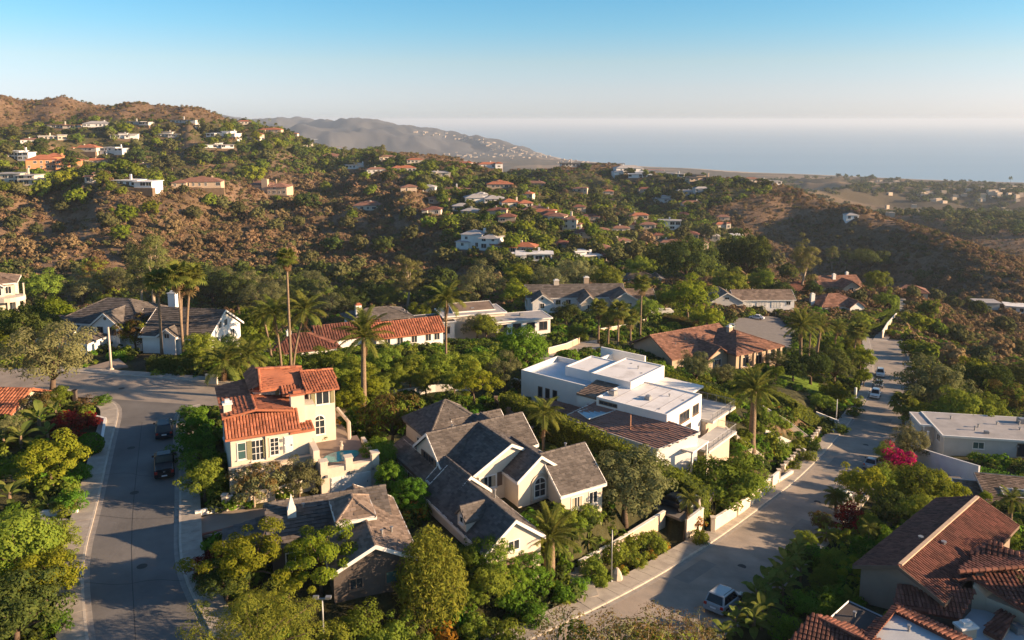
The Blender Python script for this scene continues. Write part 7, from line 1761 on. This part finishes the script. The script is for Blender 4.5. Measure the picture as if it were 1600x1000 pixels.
# ---- canyon and hillside trees, each a thing
HT = [(395,268,34,'lime'),(268,250,30,'olive'),(248,255,22,'olive'),(240,275,30,'broad'),(292,270,24,'olive'),(322,272,26,'olive'),(210,262,26,'broad'),(160,275,26,'broad'),(100,278,34,'lime'),(60,272,30,'broad'),(170,342,34,'olive'),(195,332,34,'lime'),(190,360,26,'lime'),(235,322,26,'lime'),(120,305,30,'lime'),(95,320,24,'olive'),(30,293,30,'olive'),(62,292,36,'broad'),(10,315,24,'olive'),(22,345,30,'olive'),(325,310,24,'broad'),(345,315,28,'olive'),(372,325,30,'olive'),(400,330,26,'olive'),(300,330,30,'olive'),(475,310,34,'dark'),(508,290,22,'broad'),(580,295,22,'broad'),(465,345,22,'olive'),(540,345,26,'olive'),(430,350,24,'olive'),(640,362,30,'olive'),(600,380,30,'dark'),(640,330,26,'olive'),(560,378,26,'olive'),(520,380,30,'dark'),(700,345,26,'broad'),(735,350,30,'olive'),(775,362,34,'olive'),(800,378,30,'lime'),(695,395,30,'olive'),(670,345,24,'broad'),(850,375,30,'broad'),(820,352,26,'lime'),(905,345,24,'lime'),(925,360,26,'broad'),(900,380,34,'olive'),(930,385,36,'olive'),(960,395,34,'olive'),(990,388,36,'olive'),(980,345,24,'olive'),(1010,370,28,'bronze'),(885,335,22,'broad'),(860,325,20,'lime'),(760,340,22,'broad'),(690,305,20,'broad'),(725,285,18,'broad'),(740,300,20,'dark'),(660,290,18,'broad'),(640,280,18,'broad'),(800,300,20,'olive'),(815,280,20,'dark'),(860,290,20,'dark'),(870,310,20,'olive'),(985,312,22,'dark'),(930,300,20,'olive'),(945,330,26,'olive'),(1020,300,24,'dark'),(1060,305,22,'olive'),(1075,272,14,'dark'),(1045,270,12,'dark'),(985,255,14,'dark'),(1008,257,10,'dark'),(820,255,14,'dark'),(840,256,12,'dark'),(870,258,12,'dark'),(915,257,14,'dark'),(1070,350,22,'olive'),(1095,360,22,'olive'),(1130,390,30,'olive'),(1020,395,26,'dark'),(1100,400,26,'dark'),(1210,400,30,'olive'),(1230,420,30,'dark'),(1186,277,12,'pine'),(1195,272,12,'pine'),(1205,270,10,'pine'),(1165,278,12,'dark'),(1148,278,10,'dark'),(1112,276,10,'dark'),(465,205,16,'olive'),(470,212,14,'dark'),(480,212,16,'dark'),(537,222,14,'euc'),(551,226,10,'euc'),(598,235,14,'euc'),(585,240,12,'dark'),(616,239,8,'broad'),(625,246,12,'dark'),(500,216,10,'dark'),(447,199,8,'euc'),(418,240,22,'olive'),(410,255,22,'broad'),(440,225,16,'broad'),(380,232,16,'dark'),(320,200,22,'olive'),(310,192,14,'dark'),(237,180,6,'dark'),(235,172,5,'dark'),(180,195,18,'olive'),(170,205,18,'olive'),(150,185,14,'broad'),(120,215,18,'broad'),(60,232,20,'dark'),(90,235,20,'broad'),(110,250,20,'dark'),(215,240,24,'dark'),(190,255,22,'broad'),(265,225,22,'olive'),(245,203,16,'broad'),(300,235,20,'dark'),(320,245,20,'dark'),(10,232,22,'olive'),(20,205,22,'olive'),(40,330,20,'olive'),(55,355,22,'olive'),(90,355,22,'olive'),(40,385,26,'bronze'),(110,375,24,'bronze'),(150,400,30,'bronze'),(205,395,30,'olive'),(160,440,36,'broad'),(95,415,28,'bronze'),(300,380,30,'bronze'),(340,370,28,'bronze'),(390,370,30,'bronze'),(270,350,30,'bronze'),(450,390,30,'bronze'),(480,400,30,'olive'),(530,420,34,'olive'),(560,410,30,'olive'),(690,430,40,'dark'),(580,430,36,'olive'),(1340,460,26,'olive'),(1450,480,36,'broad'),(1430,500,36,'lime'),(1465,510,40,'broad'),(1500,520,40,'olive'),(1450,545,40,'broad'),(1490,555,44,'bronze'),(1530,550,40,'olive'),(1560,540,40,'bronze'),(1425,540,30,'lime'),(1590,540,36,'olive'),(1440,575,36,'broad'),(1480,590,40,'broad'),(1520,570,36,'lime'),(1425,455,24,'olive'),(1460,460,26,'olive'),(1490,470,28,'olive'),(1530,480,30,'dark'),(1570,505,34,'olive'),(1440,430,24,'olive'),(1480,440,22,'bronze')]
TN = {'lime': 'bright green hillside tree', 'olive': 'olive-green hillside tree', 'broad': 'green hillside tree', 'dark': 'dark green hillside tree', 'bronze': 'brown-tinged hillside bush', 'euc': 'tall thin hillside tree', 'pine': 'flat-topped skyline pine'}
for kind in ('lime', 'olive', 'broad', 'dark', 'bronze'):      # lighter crowns for far copies
    for s in (1, 2):
        leaf = {'lime': L_LIME, 'olive': L_SAGE, 'broad': L_BROAD, 'dark': L_DARK, 'bronze': L_BRUSH}[kind]
        proto('far_' + kind, 500 + s + len(kind), 7, 6.2, 30, 1500, .42, 2.9, 2.2, 3.5, 1.05, leaf, M_BARK, 1.2, .3, base=-.85)
for x, y, w, k in HT: plant('far_' + k if 'far_' + k in PROTO else k, x, y, w, TN[k], name='hillside_tree', group='trees on the hillsides')
nh_ = 0
for nm_, r_ in HOUSES:
    if not isinstance(r_, House) and nh_ < 62:
        q_ = proj(np.array([r_.location.x]), np.array([r_.location.y]), np.array([r_.location.z])); qx, qy = float(q_[0][0]), float(q_[1][0])
        for sx_ in ((-1,) if nh_ % 3 else (1,)):
            w_ = random.uniform(16, 24) * (1.2 if qy > 330 else .9)
            plant('far_' + random.choice(('lime', 'broad', 'olive', 'dark')), qx + sx_ * random.uniform(14, 26), qy + random.uniform(2, 8), w_, 'garden tree', name='hillside_tree', group='trees on the hillsides'); nh_ += 1
for x, y in ((404,190),(421,188),(413,193),(431,195),(1579,279)) : palm('fan', x, y, x, y + 12, 7, 'skyline palm', n=14, dead=0)
# ------------------------------------------------------------------ labels for the plants: what they are, how big, and what they stand by
def pxof(o):
    return proj(np.array([o.location.x]), np.array([o.location.y]), np.array([o.location.z + 1.5]))
MARK = []
for nm, h_ in HOUSES:
    r = h_.root if isinstance(h_, House) else h_
    q = pxof(r); MARK.append((nm, float(q[0][0]), float(q[1][0]) - 8, r.location.xy))
for o in list(COL.objects):
    if o.parent is None and o.get('group') == 'parked cars':
        q = pxof(o); MARK.append(('the ' + o['label'].split(' parked')[0].split(',')[0].split(' half')[0].split(' between')[0].split(' at the')[0].split(' on the')[0], float(q[0][0]), float(q[1][0]), o.location.xy))
seen = {}
def short(s, n): return ' '.join(s.split()[:n])
rows = []
for o, ph, px, py, w, cat in PLANTS:
    c = sorted(MARK, key=lambda m: (m[1] - px) ** 2 + (2.0 * (m[2] - py)) ** 2)[0]
    dx, dy = px - c[1], py - c[2]
    rel = ('left of' if dx < 0 else 'right of') if abs(dx) > abs(dy) * 1.5 else ('behind' if dy < 0 else 'in front of')
    rows.append((o, ph, rel, c[0], px, py, w))
from collections import defaultdict
g = defaultdict(list)
for r in rows: g[(r[1], r[2], r[3])].append(r)
ORD = ['', 'second', 'third', 'fourth', 'fifth', 'sixth', 'seventh', 'eighth', 'ninth', 'tenth', 'eleventh', 'twelfth', 'thirteenth', 'fourteenth', 'fifteenth', 'sixteenth', 'seventeenth', 'eighteenth']
for (ph, rel, nm), L in g.items():
    if len(L) == 1: L[0][0]['label'] = short(f'{ph} {rel} {nm}', 16); continue
    L.sort(key=lambda r: r[4])
    for i, r in enumerate(L):
        if len(L) == 2: pre = ('left', 'right')[i] + ' one of two: '; pre = ('left-hand ', 'right-hand ')[i]
        else: pre = 'leftmost ' if i == 0 else ('rightmost ' if i == len(L) - 1 else '')
        if pre: r[0]['label'] = short(pre + f'{ph} {rel} {nm}', 16)
        else: r[0]['label'] = short(f'{ph} {rel} {nm}', 12) + f', {ORD[min(i, 17)]} from left'
for o, ph, *_ in PLANTS:
    if not o.get('group'): o['group'] = 'palms' if 'palm' in ph else ('shrubs and garden plants' if o.get('category') in ('shrub', 'plant') else 'garden trees')
# ------------------------------------------------------------------ brush and undergrowth: past counting, one object each
def bush_mesh(seed, leaf, n=170):
    C = ellipsoid_clumps(9, .62, .5, .42, seed, .1, -.5, .2)
    V, F = clump_leaves(C, np.full(len(C), .34), n, .17, seed, .55, 0, 0, .9)
    return np_mesh('bush', V, F, leaf)
def scatter(name, P, S, bushes, kind='stuff'):
    """geometry-node copies of the bush meshes on points P sized S"""
    me = bpy.data.meshes.new(name); me.vertices.add(len(P)); me.vertices.foreach_set('co', P.astype(np.float32).ravel())
    a = me.attributes.new('size', 'FLOAT', 'POINT'); a.data.foreach_set('value', S.astype(np.float32))
    a = me.attributes.new('turn', 'FLOAT', 'POINT'); a.data.foreach_set('value', (rng.random(len(P)) * 6.283).astype(np.float32))
    o = link(name, me); o['kind'] = kind
    src = bpy.data.collections.new(name + '_kinds')
    for i, b_ in enumerate(bushes):
        k = bpy.data.objects.new(name + '_bush', b_); src.objects.link(k)
    ng = bpy.data.node_groups.new(name + '_sow', 'GeometryNodeTree')
    ng.interface.new_socket('Geometry', in_out='INPUT', socket_type='NodeSocketGeometry'); ng.interface.new_socket('Geometry', in_out='OUTPUT', socket_type='NodeSocketGeometry')
    N, Lk = ng.nodes, ng.links
    gi, go_ = N.new('NodeGroupInput'), N.new('NodeGroupOutput')
    ip = N.new('GeometryNodeInstanceOnPoints'); ci = N.new('GeometryNodeCollectionInfo'); ci.inputs[0].default_value = src; ci.inputs[1].default_value = True; ci.inputs[2].default_value = True
    na = N.new('GeometryNodeInputNamedAttribute'); na.data_type = 'FLOAT'; na.inputs[0].default_value = 'size'
    nb = N.new('GeometryNodeInputNamedAttribute'); nb.data_type = 'FLOAT'; nb.inputs[0].default_value = 'turn'
    cx = N.new('ShaderNodeCombineXYZ'); Lk.new(nb.outputs[0], cx.inputs[2])
    rv = N.new('FunctionNodeRandomValue'); rv.data_type = 'INT'; rv.inputs[4].default_value = 0; rv.inputs[5].default_value = len(bushes) - 1
    Lk.new(gi.outputs[0], ip.inputs['Points']); Lk.new(ci.outputs[0], ip.inputs['Instance']); ip.inputs['Pick Instance'].default_value = True
    Lk.new(rv.outputs[2], ip.inputs['Instance Index']); Lk.new(cx.outputs[0], ip.inputs['Rotation']); Lk.new(na.outputs[0], ip.inputs['Scale'])
    Lk.new(ip.outputs[0], go_.inputs[0])
    md = o.modifiers.new('sow', 'NODES'); md.node_group = ng
    return o
def sow(n, r0, r1, a0, a1, power=.6):
    r = r0 * (r1 / r0) ** (rng.random(n) ** power); a = np.radians(a0 + (a1 - a0) * rng.random(n))
    return r * np.sin(a), r * np.cos(a)
def clear(x, y, road=4.0):
    ok = np.ones(len(x), bool)
    for L, Z, hw in ROADS:
        d, _ = polydist(x, y, L, Z); ok &= d > hw - 1.0
    for Pp in EXCL:
        xs = [p[0] for p in Pp]; ys = [p[1] for p in Pp]
        m = (x > min(xs) - .4) & (x < max(xs) + .4) & (y > min(ys) - .4) & (y < max(ys) + .4)
        if m.any(): q_ = np.zeros(len(x), bool); q_[m] = in_poly(x[m], y[m], Pp); ok &= ~q_
    for hx, hy, hr in HILLPOS: ok &= ((x - hx) ** 2 + (y - hy) ** 2 > (hr * .55) ** 2)
    return ok
B1, B2, B3 = [bush_mesh(s, L_BRUSH) for s in (1, 2)], [bush_mesh(s, L_SAGE) for s in (3, 4)], [bush_mesh(s, L_BROAD) for s in (5, 6)]
B4, B5 = [bush_mesh(s, L_FICUS) for s in (7, 8)], [bush_mesh(s, L_DARK) for s in (9, 10)]
# dry chaparral on the hillsides
x, y = sow(185000, 215, 1150, -41, 41, .75); z = ground(x, y)
px, py = proj(x, y, z)
gl = 1 - np.sqrt((2 * fbm(x / 100. + y / 400., y / 230., 3, 4) - 1) ** 2 + .012); n2 = fbm(x / 40., y / 40., 77, 3)
off = (np.degrees(np.arctan2(x, y)) > -3) & (np.hypot(x, y) < 250)
keep = (rng.random(len(x)) < np.clip(.9 - (gl - .45) * 1.5 + (n2 - .5) * 1.6, .34, 1)) & clear(x, y) & ~off
res = np.zeros(len(x), bool)
for Pz in GREENZONES: res |= in_poly(px, py, Pz)
for Pz in BAREZONES: keep &= ~(in_poly(px, py, Pz) & (rng.random(len(x)) < .62))
S = (.8 + 2.4 * rng.random(len(x)) ** 2.6) * (.8 + .5 * (gl < .5))
P3 = np.stack([x, y, z - .15], 1)
r_ = rng.random(len(x))
t1 = keep & (~res | (r_ < .3)) & (r_ < .85); t2 = keep & ~res & (r_ >= .85); t3 = keep & res & (r_ >= .3)
scatter('dry_brush', P3[t1], S[t1], B1); scatter('sage_brush', P3[t2], S[t2] * 1.15, B2)
scatter('garden_brush', P3[t3], S[t3] * (1.1 + .9 * rng.random(t3.sum())), B3 + B2 + B5)
# far valley and coastal plain thickets
x, y = sow(16000, 1000, 2850, -10, 41, .8); z = ground(x, y); m = (z > 6) & (fbm(x / 150., y / 150., 91, 3) > .44)
scatter('valley_thicket', np.stack([x, y, z - .5], 1)[m], (4 + 6 * rng.random(len(x)) ** 2)[m], B5 + B2)
# undergrowth of the gardens
x, y = sow(26000, 40, 310, -41, 41, .62); z = ground(x, y); px, py = proj(x, y, z)
lawn = np.zeros(len(x), bool)
for Pz, _c in PAINT[:1] + PAINT[3:7]: lawn |= in_poly(px, py, Pz)
m = clear(x, y) & ~lawn & (rng.random(len(x)) < smooth(.3, .55, fbm(x / 6., y / 6., 61, 2)))
S = .55 + .9 * rng.random(len(x)) ** 2 + np.clip(np.hypot(x, y) - 120, 0, 150) / 150 * 1.0
scatter('undergrowth', np.stack([x, y, z - .1], 1)[m], S[m], B4 + B3 + B5)
x, y = sow(5000, 55, 300, -41, 41, .6); z = ground(x, y); px, py = proj(x, y, z)
m = np.zeros(len(x), bool)
for Pz in ([(1120,690),(1165,700),(1190,735),(1150,740),(1110,715)], [(905,900),(1035,815),(1060,860),(960,920)], [(1185,640),(1215,632),(1275,672),(1205,668)], [(1190,640),(1260,640),(1285,690),(1200,720)]): m |= in_poly(px, py, Pz)
m &= clear(x, y)
if m.sum() > 3: scatter('flower_bed', np.stack([x, y, z - .05], 1)[m], (.3 + .4 * rng.random(len(x)))[m], B3 + [bush_mesh(11, L_ORNG, 60)])
# ------------------------------------------------------------------ haze over the sea and the valley
hb = MB(); hb.box(-30000, 30000, -300, 60000, -60, CAMZ + 34)
hm = bpy.data.materials.new('haze'); hm.use_nodes = True
N = hm.node_tree.nodes; N.remove(N['Principled BSDF'])
pv = N.new('ShaderNodeVolumePrincipled'); pv.inputs['Color'].default_value = (.64, .76, .92, 1); pv.inputs['Density'].default_value = HAZE; pv.inputs['Anisotropy'].default_value = .1
hm.node_tree.links.new(pv.outputs[0], N['Material Output'].inputs['Volume'])
hz = hb.build('haze', hm); hz['kind'] = 'stuff'
hm.cycles.homogeneous_volume = True if hasattr(hm.cycles, 'homogeneous_volume') else None
